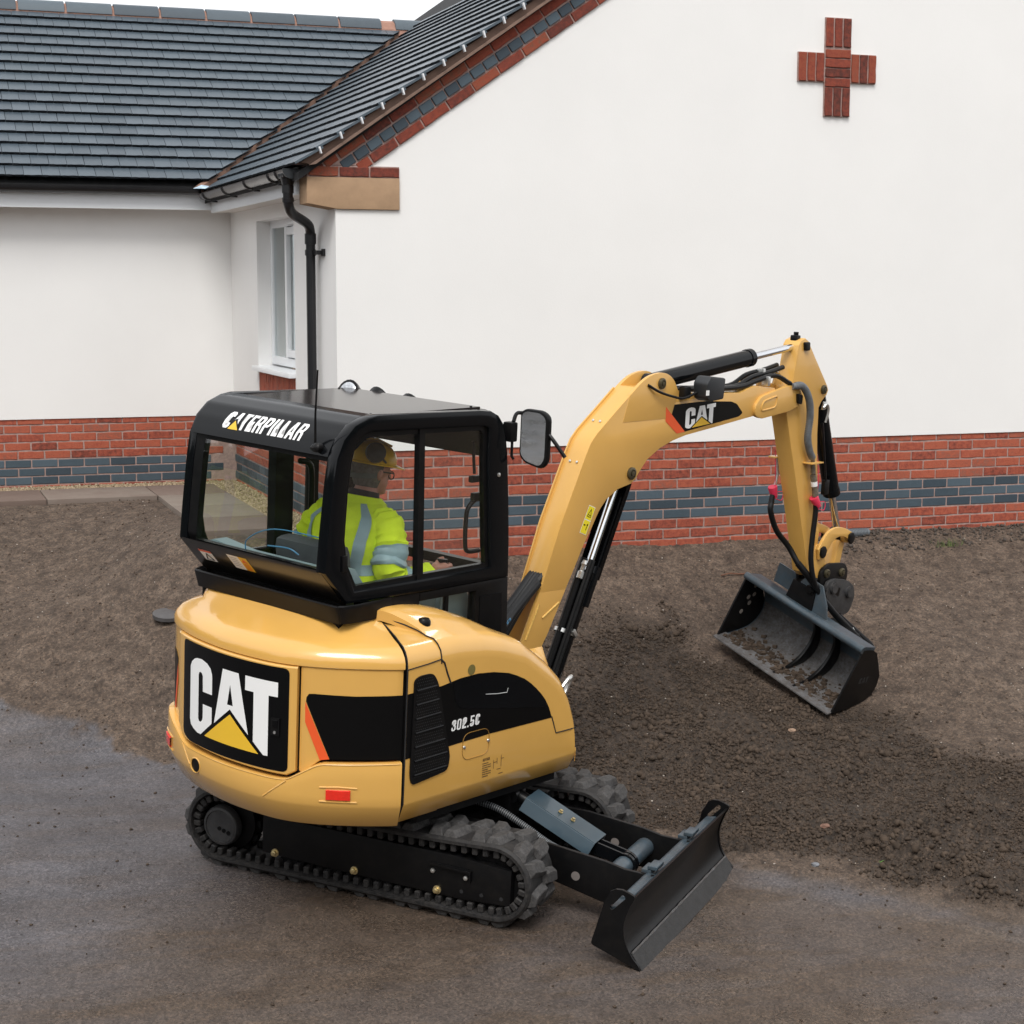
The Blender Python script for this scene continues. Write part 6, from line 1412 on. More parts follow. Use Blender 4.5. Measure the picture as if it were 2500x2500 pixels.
# hoses to the tilt cylinder
mb = MB(); mb.tube(spline([(3.285,0.088,1.65),(3.272,0.086,1.60),(3.262,0.080,1.54),(3.325,0.065,1.41),(3.43,0.03,1.295),(3.462,-0.03,1.19),(3.50,-0.08,1.12),(3.58,-0.12,1.02),(3.70,-0.16,0.87),(3.80,-0.25,0.73),(3.86,-0.31,0.64)], 6), 0.019, 10, radii=None); hA = P_(mb, 'auxiliary_hose', M_hose, arm)
mb = MB(); mb.tube(spline([(3.515,-0.10,1.60),(3.52,-0.10,1.52),(3.505,-0.10,1.35),(3.50,-0.105,1.22),(3.53,-0.12,1.08),(3.60,-0.135,0.98),(3.72,-0.19,0.84),(3.84,-0.28,0.70),(3.90,-0.335,0.615)], 6), 0.018, 10); hB = P_(mb, 'auxiliary_hose', M_hose, arm)
mb = MB(); mb.tube(spline([(3.86,-0.31,0.64),(3.91,-0.36,0.58),(3.93,-0.36,0.62),(3.88,-0.28,0.70),(3.78,-0.18,0.82)], 6), 0.019, 10); mb.box((3.83, -0.20, 0.715), (0.16, 0.20, 0.07), bevel=0.012, rot=Matrix.Rotation(0.5, 4, 'X')); P_(mb, 'tilt_cylinder', M_blk2, coupler)
mb = MB(); mb.cyl((3.80, -0.21, 0.775), (3.81, -0.22, 0.755), 0.016); mb.cyl((3.84, -0.25, 0.735), (3.85, -0.26, 0.715), 0.016); P_(mb, 'hose_fitting', M_bright, coupler)
mb = MB(); mb.tube(spline([(3.462,-0.03,1.19),(3.50,-0.08,1.12),(3.58,-0.12,1.02)], 4), 0.023, 10); P_(mb, 'hose_wrap', M_blk2, hA)
for (p, d) in (((3.288, 0.088, 1.672), (0.04, 0, -0.1)), ((3.512, -0.10, 1.612), (0.06, -0.02, -0.09))):
    mb = MB(); d = Vector(d).normalized(); mb.lathe([(0, -0.045), (0.022, -0.045), (0.032, 0.03), (0.030, 0.034), (0, 0.034)], p, -d, 16); cp_ = P_(mb, 'dust_cap', M_pink, arm)
    mb = MB(); q = Vector(p); mb.tube(spline([q+Vector((0.01, -0.03, 0)), q+Vector((0.07, -0.03, -0.01)), q+Vector((0.06, -0.03, -0.06)), q+Vector((0.01, -0.02, -0.05))], 5), 0.003, 5); mb.tube(spline([q+Vector((0, -0.01, 0.04)), q+Vector((-0.02, -0.02, 0.15)), q+Vector((-0.01, 0, 0.27))], 5), 0.0028, 5); P_(mb, 'cap_cord', M_pink, arm)
mb = MB(); mb.tube([(3.45, -0.092, 1.90), (3.465, -0.094, 1.80)], 0.016, 10, radii=[0.014, 0.018]); mb.tube([(3.468, -0.094, 1.79), (3.495, -0.098, 1.70), (3.505, -0.10, 1.645)], 0.021, 10); P_(mb, 'quick_coupling', simple('coupling', (0.20, 0.17, 0.13), rough=0.5, metal=0.4, var=0.4, nscale=40), arm)
mb = MB(); mb.cyl((3.480, -0.096, 1.745), (3.487, -0.097, 1.715), 0.0225); P_(mb, 'tape_wrap', M_white, arm)
mb = MB(); mb.tube([(3.315, 0.09, 1.90), (3.33, 0.09, 1.78), (3.30, 0.09, 1.69)], 0.010, 8); P_(mb, 'quick_coupling', simple('coupling_steel', (0.5, 0.5, 0.48), rough=0.35, metal=0.8), arm)
mb = MB(); mb.box((3.455, -0.095, 1.872), (0.14, 0.075, 0.010), bevel=0.003); mb.box((3.30, 0.09, 1.90), (0.10, 0.06, 0.010), bevel=0.003); P_(mb, 'hose_shelf', M_yel2, arm)
mb = MB(); mb.tube(spline([(3.14,-0.095,2.385),(3.22,-0.12,2.385),(3.30,-0.125,2.30),(3.345,-0.115,2.18),(3.35,-0.105,2.05),(3.39,-0.10,1.96),(3.44,-0.095,1.905)], 6), 0.021, 10); P_(mb, 'armoured_hose', M_hoseg, arm)
mb = MB()
hp_ = spline([(3.14,-0.095,2.385),(3.22,-0.12,2.385),(3.30,-0.125,2.30),(3.345,-0.115,2.18),(3.35,-0.105,2.05),(3.39,-0.10,1.96),(3.44,-0.095,1.905)], 12)
for i in range(4, len(hp_)-1):
    d = (hp_[i+1]-hp_[i-1]).normalized(); mb.cyl(hp_[i]-d*0.0025, hp_[i]+d*0.0025, 0.0245, seg=10)
o = P_(mb, 'hose_coil', M_hoseg, arm); 
mb = MB()
for k, (y, dz) in enumerate(((-0.05, 0.0), (-0.015, 0.02), (0.03, 0.03))):
    mb.tube(spline([(1.95, y, 2.415), (2.3, y, 2.400), (2.62, y, 2.40), (2.80, y, 2.43+dz), (3.0, y, 2.455+dz), (3.14, y-0.03 if k == 0 else y, 2.40 if k == 0 else 2.48+dz)], 5), 0.016, 8)
P_(mb, 'boom_hose', M_hose, boom)
mb = MB(); mb.box((2.90, -0.055, 2.425), (0.03, 0.05, 0.06), bevel=0.006); mb.box((2.92, 0.0, 2.465), (0.03, 0.05, 0.07), bevel=0.006); P_(mb, 'hose_clip', M_bright, boom)
for (x, z) in ((2.70, 2.40), (3.10, 2.44), (2.92, 2.44)):
    mb = MB(); mb.prism(round_poly([(x-0.05, z-0.05), (x-0.025, z+0.02), (x, z+0.032), (x+0.03, z+0.015), (x+0.05, z-0.05)], 0.012, 3), XZ(-0.012), XZ(0.002)); P_(mb, 'hose_guide', M_yel2, boom)
# boom lamp with cable
mb = MB(); mb.prism(round_poly([(2.05, 2.46), (2.09, 2.50), (2.235, 2.485), (2.225, 2.36), (2.10, 2.35), (2.06, 2.37)], 0.015, 3), XZ(-0.215), XZ(-0.11), bevel=0.012); lamp = P_(mb, 'work_lamp', simple('lamp_housing', (0.02, 0.022, 0.025), rough=0.45), boom)
mb = MB(); mb.box((2.055, -0.2165, 2.405), (0.03, 0.002, 0.03)); P_(mb, 'lamp_label', M_white, lamp, smooth=0)
mb = MB(); mb.tube(spline([(1.66, -0.078, 2.455), (1.74, -0.10, 2.415), (1.85, -0.11, 2.385), (1.95, -0.12, 2.37), (2.05, -0.14, 2.40)], 6), 0.008, 8); mb.box((1.99, -0.10, 2.40), (0.06, 0.05, 0.07), bevel=0.01); P_(mb, 'lamp_cable', M_hose, lamp)

# ---------- undercarriage
CZ, RT = 0.226, 0.196           # idler/sprocket axle height, belt outer radius
HALF, HALF_F = 0.833, 0.722
def track_path(n_arc=18, r=RT):
    pts = []
    for i in range(25): pts.append((-HALF+(HALF+HALF_F)*i/24, CZ-r))
    for i in range(1, n_arc): a = -math.pi/2+math.pi*i/n_arc; pts.append((HALF_F+r*math.cos(a), CZ+r*math.sin(a)))
    for i in range(25):
        t = i/24; x = HALF_F-(HALF+HALF_F)*t; sag = 0.022*math.sin(math.pi*t); pts.append((x, CZ+r-sag))
    for i in range(1, n_arc): a = math.pi/2+math.pi*i/n_arc; pts.append((-HALF+r*math.cos(a), CZ+r*math.sin(a)))
    return pts
TWD = 0.285
def lug_mesh(name, seed, flip):
    r_ = random.Random(seed); b = bmesh.new()
    # chunky chevron block: base 0.075 x 0.15, top 0.045 x 0.12, height 0.027
    def pt(x, y, z): return b.verts.new((x+r_.uniform(-1, 1)*0.002, y+r_.uniform(-1, 1)*0.002, z+r_.uniform(-1, 1)*0.0015))
    sh = 0.018*flip
    base_ = [(-0.046, -0.068), (0.040, -0.068), (0.046+sh*0.3, 0.0), (0.040+sh, 0.068), (-0.040+sh, 0.068), (-0.044+sh*0.4, 0.0)]
    top_ = [(-0.026, -0.062), (0.020, -0.062), (0.026+sh*0.3, 0.0), (0.020+sh, 0.054), (-0.020+sh, 0.054), (-0.022+sh*0.4, 0.0)]
    A = [pt(x, y, -0.004) for x, y in base_]; B = [pt(x*1.12, y, 0.030) for x, y in top_]
    b.faces.new(A[::-1]); b.faces.new(B)
    for i in range(6): b.faces.new((A[i], A[(i+1) % 6], B[(i+1) % 6], B[i]))
    bmesh.ops.bevel(b, geom=[e for e in b.edges if e.verts[0] in B or e.verts[1] in B], offset=0.004, segments=1, affect='EDGES')
    me = bpy.data.meshes.new(name); b.to_mesh(me); b.free(); me.materials.append(bpy.data.materials['dusty_rubber']); me.shade_smooth(); me.set_sharp_from_angle(angle=math.radians(25)); return me
M_lug = simple('dusty_rubber', (0.036, 0.036, 0.037), rough=0.65, var=0.5, nscale=30, bump=0.4, bscale=80, spec=0.25, dirt=(0.17, 0.155, 0.145), dirt_amt=0.5)
LUGS = [lug_mesh('tread_lug', i, 1 if i % 2 else -1) for i in range(6)]
def resample(pts, step):
    P2 = [Vector((a, 0, b)) for a, b in pts]; P2.append(P2[0]); out_ = []; acc = 0; tgt = 0
    for i in range(len(P2)-1):
        a, b = P2[i], P2[i+1]; l = (b-a).length
        while tgt <= acc+l+1e-9:
            t = (tgt-acc)/l; out_.append((a.lerp(b, t), (b-a).normalized())); tgt += step
        acc += l
    return out_, acc
def make_track(yo, yi, x_off, outer_sign):
    """yo: outer face, yi: inner face"""
    yl, yh = min(yo, yi), max(yo, yi); path = track_path()
    ctr = [Vector((a, 0, b)) for a, b in path]; n = len(ctr); rows = []
    for i in range(n):
        d = (ctr[(i+1) % n]-ctr[i-1]).normalized(); nr = Vector((d.z, 0, -d.x))
        c = ctr[i]
        sec = [(yl, -0.012), (yl, -0.028), (yl+0.02, -0.034), (yh-0.02, -0.034), (yh, -0.028), (yh, -0.012), (yh-0.012, 0.0), (yl+0.012, 0.0)]
        rows.append([(c.x+nr.x*h+x_off, y, c.z+nr.z*h) for y, h in sec])
    rows.append(rows[0])
    mb = MB(); mb.loft(rows, closed=True)
    st, tot = resample(path, 1); npitch = 38; step = tot/npitch
    rs, _ = resample(path, step)
    rs2, _ = resample(path, step/2)
    for p, d in rs2[:2*npitch]:                             # drive lugs on the inside of the belt
        nr = Vector((d.z, 0, -d.x)); rot = Matrix((d, Vector((0, 1, 0)), -nr)).transposed().to_4x4()
        for y in (yl+0.045, yh-0.045):
            mb.box(Vector((p.x+x_off, y, p.z))-nr*0.052, (0.030, 0.062, 0.040), rot=rot, bevel=0.005, seg=1)
    t = U_(mb, 'track', M_rub, smooth=35)
    k = 0
    for j, (p, d) in enumerate(rs[:npitch]):
        for side in (0, 1):
            q, dq = (p, d) if side == 0 else resample_half[j]
            nr = Vector((dq.z, 0, -dq.x)); yy = yl+0.084 if side == 0 else yh-0.076
            m = Matrix((dq, Vector((0, 1, 0)), nr)).transposed().to_4x4()
            if m.determinant() < 0: m = Matrix((dq, Vector((0, -1, 0)), nr)).transposed().to_4x4()
            if side == 1: m = m @ Matrix.Rotation(math.pi, 4, 'Z')
            m.translation = Vector((q.x+x_off, yy, q.z))
            o = bpy.data.objects.new('tread_lug', LUGS[(j+3*side) % 6]); COL.objects.link(o); o.parent = t; o.matrix_basis = m
    return t
_pp = track_path(); _, _tot = resample(_pp, 1); _st = _tot/38
_r2, _ = resample(_pp, _st/2); resample_half = [_r2[(2*j+1) % len(_r2)] for j in range(38)]
track_near = make_track(-0.634, -0.634+TWD, 0.0, -1)
track_far = make_track(0.634, 0.634-TWD, 0.04, 1)
for tr, s, xo in ((track_near, -1, 0.0), (track_far, 1, 0.04)):
    yf = s*0.612
    mb = MB()
    mb.prism([(-0.583, 0.128), (-0.583, 0.325), (0.50, 0.322), (0.807, 0.300), (0.807, 0.120), (0.55, 0.105), (-0.2, 0.115)], lambda p: (p[0]+xo, yf, p[1]), lambda p: (p[0]+xo, s*0.40, p[1]), bevel=0.010)
    fr_ = U_(mb, 'track_frame', M_blk2)
    if s < 0:
        for (x, z) in ((-0.502, 0.140), (-0.043, 0.138), (0.418, 0.132)):
            b = MB(); b.lathe([(0, 0), (0.021, 0), (0.021, 0.006), (0.014, 0.007), (0.014, 0.022), (0.009, 0.024), (0.009, 0.030), (0, 0.031)], (x, yf-0.001, z), (0, -1, 0), 6 if False else 16); U_(b, 'bolt', M_zinc, fr_)
        b = MB(); b.prism([(0.378, 0.268), (0.60, 0.262), (0.60, 0.208), (0.60, 0.205), (0.588, 0.250), (0.378, 0.258)], lambda p: (p[0], yf-0.022, p[1]), lambda p: (p[0], yf+0.002, p[1]), bevel=0.003); U_(b, 'grease_cover', M_blk2, fr_)
        for (x, z) in ((0.392, 0.226), (0.570, 0.222)):
            b = MB(); b.lathe([(0, 0), (0.012, 0), (0.012, 0.010), (0.006, 0.011), (0.006, 0.018), (0, 0.019)], (x, yf-0.001, z), (0, -1, 0), 6); U_(b, 'bolt', M_bright, fr_)
        for (x, z) in ((0.547, 0.148), (0.654, 0.150), (0.759, 0.152)):
            b = MB(); b.lathe([(0, 0), (0.010, 0), (0.010, 0.0008), (0, 0.001)], (x, yf-0.0005, z), (0, -1, 0), 12); U_(b, 'bolt_hole', M_dark, fr_)
    mb = MB(); c = (-HALF+xo, 0, CZ)
    mb.lathe([(0, 0), (0.105, 0.0), (0.105, 0.03), (0.098, 0.042), (0.086, 0.046), (0.084, 0.040), (0.0, 0.040)], (c[0], s*0.575, CZ-0.008), (0, s, 0), 36)
    hub_ = U_(mb, 'drive_hub', simple('hub_steel', (0.028, 0.029, 0.031), rough=0.5, var=0.35, nscale=20, dirt=(0.1, 0.08, 0.065), dirt_amt=0.3))
    mb = MB()
    for k in range(3): mb.lathe([(0, 0), (0.011, 0), (0.011, 0.004), (0.005, 0.004), (0.005, 0.002), (0, 0.002)], (c[0]+0.0+0.027*k-0.005, s*0.615, CZ-0.02-0.008*k), (0, s, 0), 12)
    U_(mb, 'hub_plug', M_blk3, hub_)
    mb = MB(); mb.lathe([(0, 0), (0.155, 0), (0.155, 0.10), (0.11, 0.11), (0.0, 0.11)], (c[0], s*0.43, CZ), (0, s, 0), 30)
    for k in range(13):
        a = 2*math.pi*k/13; mb.box((c[0]+0.158*math.cos(a), s*0.49, CZ+0.158*math.sin(a)), (0.035, 0.04, 0.035), rot=Matrix.Rotation(-a, 4, 'Y'))
    U_(mb, 'sprocket', M_blk3)
    mb = MB(); mb.lathe([(0, 0), (0.155, 0), (0.155, 0.05), (0.12, 0.06), (0.11, 0.10), (0.155, 0.11), (0.155, 0.16), (0.0, 0.16)], (HALF_F+xo, s*0.41, CZ), (0, s, 0), 32); U_(mb, 'idler', M_blk3)
    for x in (-0.44, -0.18, 0.08, 0.34, 0.56):
        mb = MB(); mb.cyl((x+xo, s*0.36, 0.095), (x+xo, s*0.58, 0.095), 0.05, seg=18); U_(mb, 'roller', M_blk3)
    mb = MB(); mb.cyl((0.05+xo, s*0.38, 0.345), (0.05+xo, s*0.58, 0.345), 0.033, seg=16); U_(mb, 'top_roller', M_blk3)
mb = MB(); mb.box((0, 0, 0.30), (0.80, 0.80, 0.16), bevel=0.03); mb.box((0.46, 0.30, 0.30), (0.30, 0.05, 0.20), bevel=0.01); mb.box((0.46, -0.30, 0.30), (0.30, 0.05, 0.20), bevel=0.01); mb.box((0.44, 0, 0.42), (0.22, 0.14, 0.16), bevel=0.02); mb.box((-0.3, -0.42, 0.25), (0.3, 0.3, 0.12)); mb.box((-0.3, 0.42, 0.25), (0.3, 0.3, 0.12)); mb.box((0.3, -0.42, 0.25), (0.3, 0.3, 0.12)); mb.box((0.3, 0.42, 0.25), (0.3, 0.3, 0.12)); U_(mb, 'track_chassis', M_blk3)
# blade
pl = spline([(1.445, 0.362, 0), (1.471, 0.346, 0), (1.449, 0.294, 0), (1.428, 0.225, 0), (1.427, 0.174, 0), (1.442, 0.113, 0), (1.478, 0.056, 0), (1.508, 0.024, 0), (1.517, 0.0, 0)], 4)
mold = spline([(1.471, 0.340, 0), (1.447, 0.294, 0), (1.426, 0.225, 0), (1.425, 0.174, 0), (1.440, 0.113, 0), (1.476, 0.056, 0), (1.495, 0.036, 0)], 5)
mb = MB(); mb.loft([[(p.x-0.004, y, p.y) for p in mold]+[(p.x-0.018, y, p.y-0.004) for p in mold[::-1]] for y in srange(-0.722, 0.722, 10)], closed=True, cap=True); blade = U_(mb, 'dozer_blade', M_blk2, smooth=40)
mb = MB(); mb.prism([(1.470, 0.072), (1.528, -0.006), (1.516, -0.012), (1.462, 0.064)], lambda p: (p[0], -0.715, p[1]), lambda p: (p[0], 0.715, p[1])); U_(mb, 'cutting_edge', simple('edge_steel', (0.014, 0.014, 0.0145), rough=0.5, var=0.5, nscale=25, bump=0.5, bscale=70, dirt=(0.09, 0.075, 0.06), dirt_amt=0.28), blade, smooth=0)
mb = MB(); mb.tube([(1.470, y, 0.0735) for y in srange(-0.71, 0.71, 40)], 0.006, 6, radii=[0.0055+0.0010*math.sin(i*1.7)+0.0008*math.sin(i*4.1) for i in range(41)]); U_(mb, 'worn_edge', M_wornsteel, blade)
for s in (-1, 1):
    po = [(1.345, 0.335), (1.352, 0.355), (1.378, 0.370), (1.41, 0.372)]+[(p.x, p.y) for p in pl]+[(1.279, 0.080), (1.272, 0.088), (1.274, 0.105), (1.316, 0.262), (1.323, 0.30)]
    b = bmesh.new()
    # plate with a slot: outer loop and slot loop bridged
    slot = round_poly([(1.414, 0.352), (1.430, 0.336), (1.364, 0.264), (1.350, 0.280)], 0.010, 3)
    O0 = [b.verts.new((x, s*0.727, z)) for x, z in po]; I0 = [b.verts.new((x, s*0.727, z)) for x, z in slot]
    es = [b.edges.new((O0[i], O0[(i+1) % len(O0)])) for i in range(len(O0))]+[b.edges.new((I0[i], I0[(i+1) % len(I0)])) for i in range(len(I0))]
    bmesh.ops.triangle_fill(b, use_beauty=True, use_dissolve=False, edges=es)
    bmesh.ops.recalc_face_normals(b, faces=b.faces)
    ex = bmesh.ops.extrude_face_region(b, geom=b.faces[:]); bmesh.ops.translate(b, vec=(0, -s*0.016, 0), verts=[v for v in ex['geom'] if isinstance(v, bmesh.types.BMVert)])
    mb = MB(); mb.add(b); U_(mb, 'end_plate', M_blk2, blade, smooth=25)
mb = MB(); mb.cyl((1.375, -0.60, 0.262), (1.375, 0.60, 0.262), 0.028, seg=18); mb.prism([(1.415, 0.27), (1.405, 0.285), (1.352, 0.275), (1.35, 0.21), (1.40, 0.15)], lambda p: (p[0], -0.705, p[1]), lambda p: (p[0], 0.705, p[1]))
for y in (-0.27, 0.27): mb.box((1.39, y+0.06, 0.315), (0.05, 0.10, 0.018), bevel=0.004); mb.box((1.36, y+0.06, 0.295), (0.05, 0.10, 0.018), bevel=0.004)
U_(mb, 'blade_beam', M_steelblue, blade)
for s in (-1, 1):
    y = s*0.27
    prf = [(0.55, 0.345), (0.85, 0.345), (1.155, 0.311), (1.256, 0.290), (1.405, 0.285), (1.41, 0.16), (1.30, 0.10), (1.143, 0.103), (0.872, 0.163), (0.55, 0.22)]
    mb = MB(); mb.prism(prf, lambda p: (p[0], y-0.011, p[1]), lambda p: (p[0], y+0.011, p[1]), bevel=0.003); ar_ = U_(mb, 'blade_arm', M_blk2, blade, smooth=20)
    for yy, sg in ((y-0.0115, -1), (y+0.0115, 1)):
        mb = MB(); mb.lathe([(0, 0), (0.023, 0), (0.023, 0.0008), (0, 0.001)], (1.006, yy, 0.207), (0, sg, 0), 18); U_(mb, 'arm_hole', simple('hole_dust', (0.16, 0.14, 0.13), rough=0.9), ar_, smooth=0)
mb = MB(); mb.cyl((1.17, -0.26, 0.215), (1.17, 0.26, 0.215), 0.048, seg=22); U_(mb, 'cross_tube', M_steelblue, blade)
mb = MB()
for y in (-0.035, 0.0): mb.cyl((1.17, y-0.010, 0.215), (1.17, y+0.010, 0.215), 0.060, seg=22)
for y in (-0.045, 0.010): mb.prism([(0.985, 0.285), (1.02, 0.305), (1.18, 0.27), (1.16, 0.21), (0.99, 0.245)], lambda p: (p[0], y, p[1]), lambda p: (p[0], y+0.012, p[1]))
U_(mb, 'cylinder_clevis', M_blk, blade)
# blade cylinder under its guard
a, b_ = Vector((0.545, 0, 0.465)), Vector((1.0, 0, 0.262)); dgu = (b_-a).normalized(); ngu = Vector((-dgu.z, 0, dgu.x))
mb = MB(); mb.cyl(a, a.lerp(b_, 0.8), 0.035, seg=18); mb.cyl(a.lerp(b_, 0.8), b_, 0.018, seg=14); mb.cyl(a-Vector((0, 0.06, 0)), a+Vector((0, 0.05, 0)), 0.036, seg=20); bcyl = U_(mb, 'blade_cylinder', M_blk2)
M_guard = simple('slate_blue_paint', (0.036, 0.062, 0.082), rough=0.28, var=0.1, coat=0.3)
mb = MB()
g0, g1 = a+dgu*0.08+ngu*0.055, b_-dgu*0.0+ngu*0.055
def gpt(t, y, h): return g0.lerp(g1, t)+Vector((0, y, 0))+ngu*h
mb.raw([gpt(0, -0.075, 0), gpt(1, -0.075, 0), gpt(1, 0.075, 0), gpt(0, 0.075, 0)], [(0, 1, 2, 3)]); mb.raw([gpt(0, -0.075, 0), gpt(1, -0.075, 0), gpt(1, -0.10, -0.07), gpt(0, -0.10, -0.07)], [(0, 1, 2, 3)]); mb.raw([gpt(0, 0.075, 0), gpt(1, 0.075, 0), gpt(1, 0.09, -0.07), gpt(0, 0.09, -0.07)], [(0, 1, 2, 3)])
bmesh.ops.remove_doubles(mb.bm, verts=mb.bm.verts, dist=0.0005); bmesh.ops.solidify(mb.bm, geom=mb.bm.faces[:], thickness=0.005)
gd = U_(mb, 'cylinder_guard', M_guard, bcyl, smooth=20)
for t in (0.42, 0.60):
    mb = MB(); mb.lathe([(0, 0), (0.013, 0), (0.013, 0.004), (0.009, 0.005), (0.009, 0.014), (0, 0.015)], gpt(t, -0.01, 0.003), ngu, 6); U_(mb, 'bolt', M_zinc, gd)
mb = MB(); mb.tube(spline([(0.18, -0.26, 0.42), (0.32, -0.22, 0.46), (0.50, -0.18, 0.44), (0.66, -0.165, 0.37), (0.80, -0.16, 0.30), (0.90, -0.15, 0.262)], 6), 0.014, 10); bh = U_(mb, 'blade_hose', M_hose)
mb = MB(); hh = spline([(0.18, -0.26, 0.42), (0.32, -0.22, 0.46), (0.50, -0.18, 0.44), (0.66, -0.165, 0.37), (0.80, -0.16, 0.30), (0.90, -0.15, 0.262)], 16)
for i in range(2, len(hh)-3):
    d = (hh[i+1]-hh[i-1]).normalized(); mb.cyl(hh[i]-d*0.002, hh[i]+d*0.002, 0.0175, seg=10)
U_(mb, 'hose_coil', M_hoseg, bh); 
mb = MB(); mb.tube([(0.89, -0.15, 0.265), (0.95, -0.14, 0.24)], 0.009, 8); U_(mb, 'hose_end', M_bright, bh)
# ================================================================== OPERATOR
M_hivis = simple('hi_vis_fabric', (0.74, 0.93, 0.035), rough=0.75, var=0.08, nscale=9, bump=0.6, bscale=22, spec=0.2)
M_refl = simple('reflective_tape', (0.30, 0.43, 0.47), rough=0.4, var=0.1, nscale=12, bump=0.2, bscale=30)
M_skin = simple('skin', (0.50, 0.235, 0.175), rough=0.5, var=0.08, nscale=20)
M_hair = simple('grey_hair', (0.14, 0.12, 0.11), rough=0.8, var=0.3, nscale=60, bump=0.5, bscale=150)
M_helm = simple('helmet_yellow', (0.88, 0.50, 0.015), rough=0.32, var=0.04, coat=0.2)
M_navy = simple('dark_trousers', (0.012, 0.014, 0.02), rough=0.8, var=0.2)
person = empty('person'); person.matrix_world = machine.matrix_world.copy()
tag(person, 'operator in high visibility jacket and yellow hard hat seated inside the cab', 'person')
PY = 0.165
def eval_mesh(o):
    dg = bpy.context.evaluated_depsgraph_get(); dg.update(); e = o.evaluated_get(dg); return bpy.data.meshes.new_from_object(e)
def skin_body(verts, edges, radii, root, extra=None, voxel=0.009, sub=2):
    me = bpy.data.meshes.new('tmp'); me.from_pydata(verts, edges, []); o = bpy.data.objects.new('tmp', me); COL.objects.link(o)
    sk = o.modifiers.new('s', 'SKIN'); 
    for i, r in enumerate(radii):
        d = me.skin_vertices[0].data[i]; d.radius = r if isinstance(r, tuple) else (r, r); d.use_root = (i == root)
    ss = o.modifiers.new('d', 'SUBSURF'); ss.levels = sub; ss.render_levels = sub
    m1 = eval_mesh(o); bpy.data.objects.remove(o)
    b = bmesh.new(); b.from_mesh(m1)
    if extra:
        for fn in extra: fn(b)
    m2 = bpy.data.meshes.new('tmp2'); b.to_mesh(m2); b.free()
    o2 = bpy.data.objects.new('tmp2', m2); COL.objects.link(o2); rm = o2.modifiers.new('r', 'REMESH'); rm.mode = 'VOXEL'; rm.voxel_size = voxel; rm.use_smooth_shade = True
    sm_ = o2.modifiers.new('sm', 'SMOOTH'); sm_.iterations = 4; sm_.factor = 0.5
    m3 = eval_mesh(o2); bpy.data.objects.remove(o2); m3.shade_smooth(); return m3
def ell(c, s, rot=None):
    def f(b):
        r = bmesh.ops.create_uvsphere(b, u_segments=20, v_segments=14, radius=1.0)
        m = Matrix.Translation(c) @ (rot or Matrix()) @ Matrix.Diagonal((*s, 1)); bmesh.ops.transform(b, matrix=m, verts=r['verts'])
    return f
HD = Vector((-0.262, PY, 2.075))          # head centre
HY = math.radians(-12)                      # looking slightly to the right
RH = Matrix.Rotation(HY, 4, 'Z') @ Matrix.Rotation(0.16, 4, 'Y')
def hd(x, y, z): return HD+(RH @ Vector((x, y, z)))
V0 = [(-0.40, PY, 1.46), (-0.39, PY, 1.60), (-0.36, PY, 1.76), (-0.335, PY, 1.88), (-0.31, PY, 1.97), tuple(hd(-0.01, 0, 0.0)),
      (-0.345, PY-0.17, 1.86), (-0.385, PY-0.265, 1.61), (-0.12, -0.115, 1.565), (-0.05, -0.10, 1.585),
      (-0.345, PY+0.19, 1.85), (-0.38, PY+0.33, 1.62), (-0.10, 0.485, 1.575), (0.02, 0.50, 1.59),
      (-0.36, PY-0.10, 1.44), (0.02, PY-0.14, 1.47), (0.06, PY-0.13, 1.22), (0.15, PY-0.13, 1.20),
      (-0.36, PY+0.10, 1.44), (0.02, PY+0.16, 1.47), (0.06, PY+0.15, 1.22), (0.15, PY+0.15, 1.20)]
E0 = [(0, 1), (1, 2), (2, 3), (3, 4), (4, 5), (3, 6), (6, 7), (7, 8), (8, 9), (3, 10), (10, 11), (11, 12), (12, 13), (0, 14), (14, 15), (15, 16), (16, 17), (0, 18), (18, 19), (19, 20), (20, 21)]
R0 = [0.12, 0.115, 0.11, 0.06, 0.050, 0.07, 0.045, 0.045, 0.034, 0.028, 0.045, 0.045, 0.034, 0.028, 0.09, 0.07, 0.05, 0.04, 0.09, 0.07, 0.05, 0.04]
ext = [ell(hd(-0.012, 0, 0.035), (0.098, 0.078, 0.105), RH), ell(hd(0.03, 0, -0.045), (0.062, 0.058, 0.070), RH), ell(hd(0.095, 0, -0.012), (0.022, 0.014, 0.024), RH),
       ell(hd(0.065, 0, -0.09), (0.030, 0.032, 0.022), RH), ell(hd(-0.004, -0.079, -0.005), (0.020, 0.010, 0.032), RH), ell(hd(-0.004, 0.079, -0.005), (0.020, 0.010, 0.032), RH),
       ell(hd(0.082, 0, -0.058), (0.016, 0.024, 0.010), RH), ell(hd(0.078, -0.034, 0.012), (0.014, 0.016, 0.012), RH), ell(hd(0.078, 0.034, 0.012), (0.014, 0.016, 0.012), RH)]
body_me = skin_body(V0, E0, R0, 0, ext, voxel=0.008); body_me.name = 'body'
body_me.materials.clear(); body_me.materials.append(M_skin)
body = link('body', body_me, person)
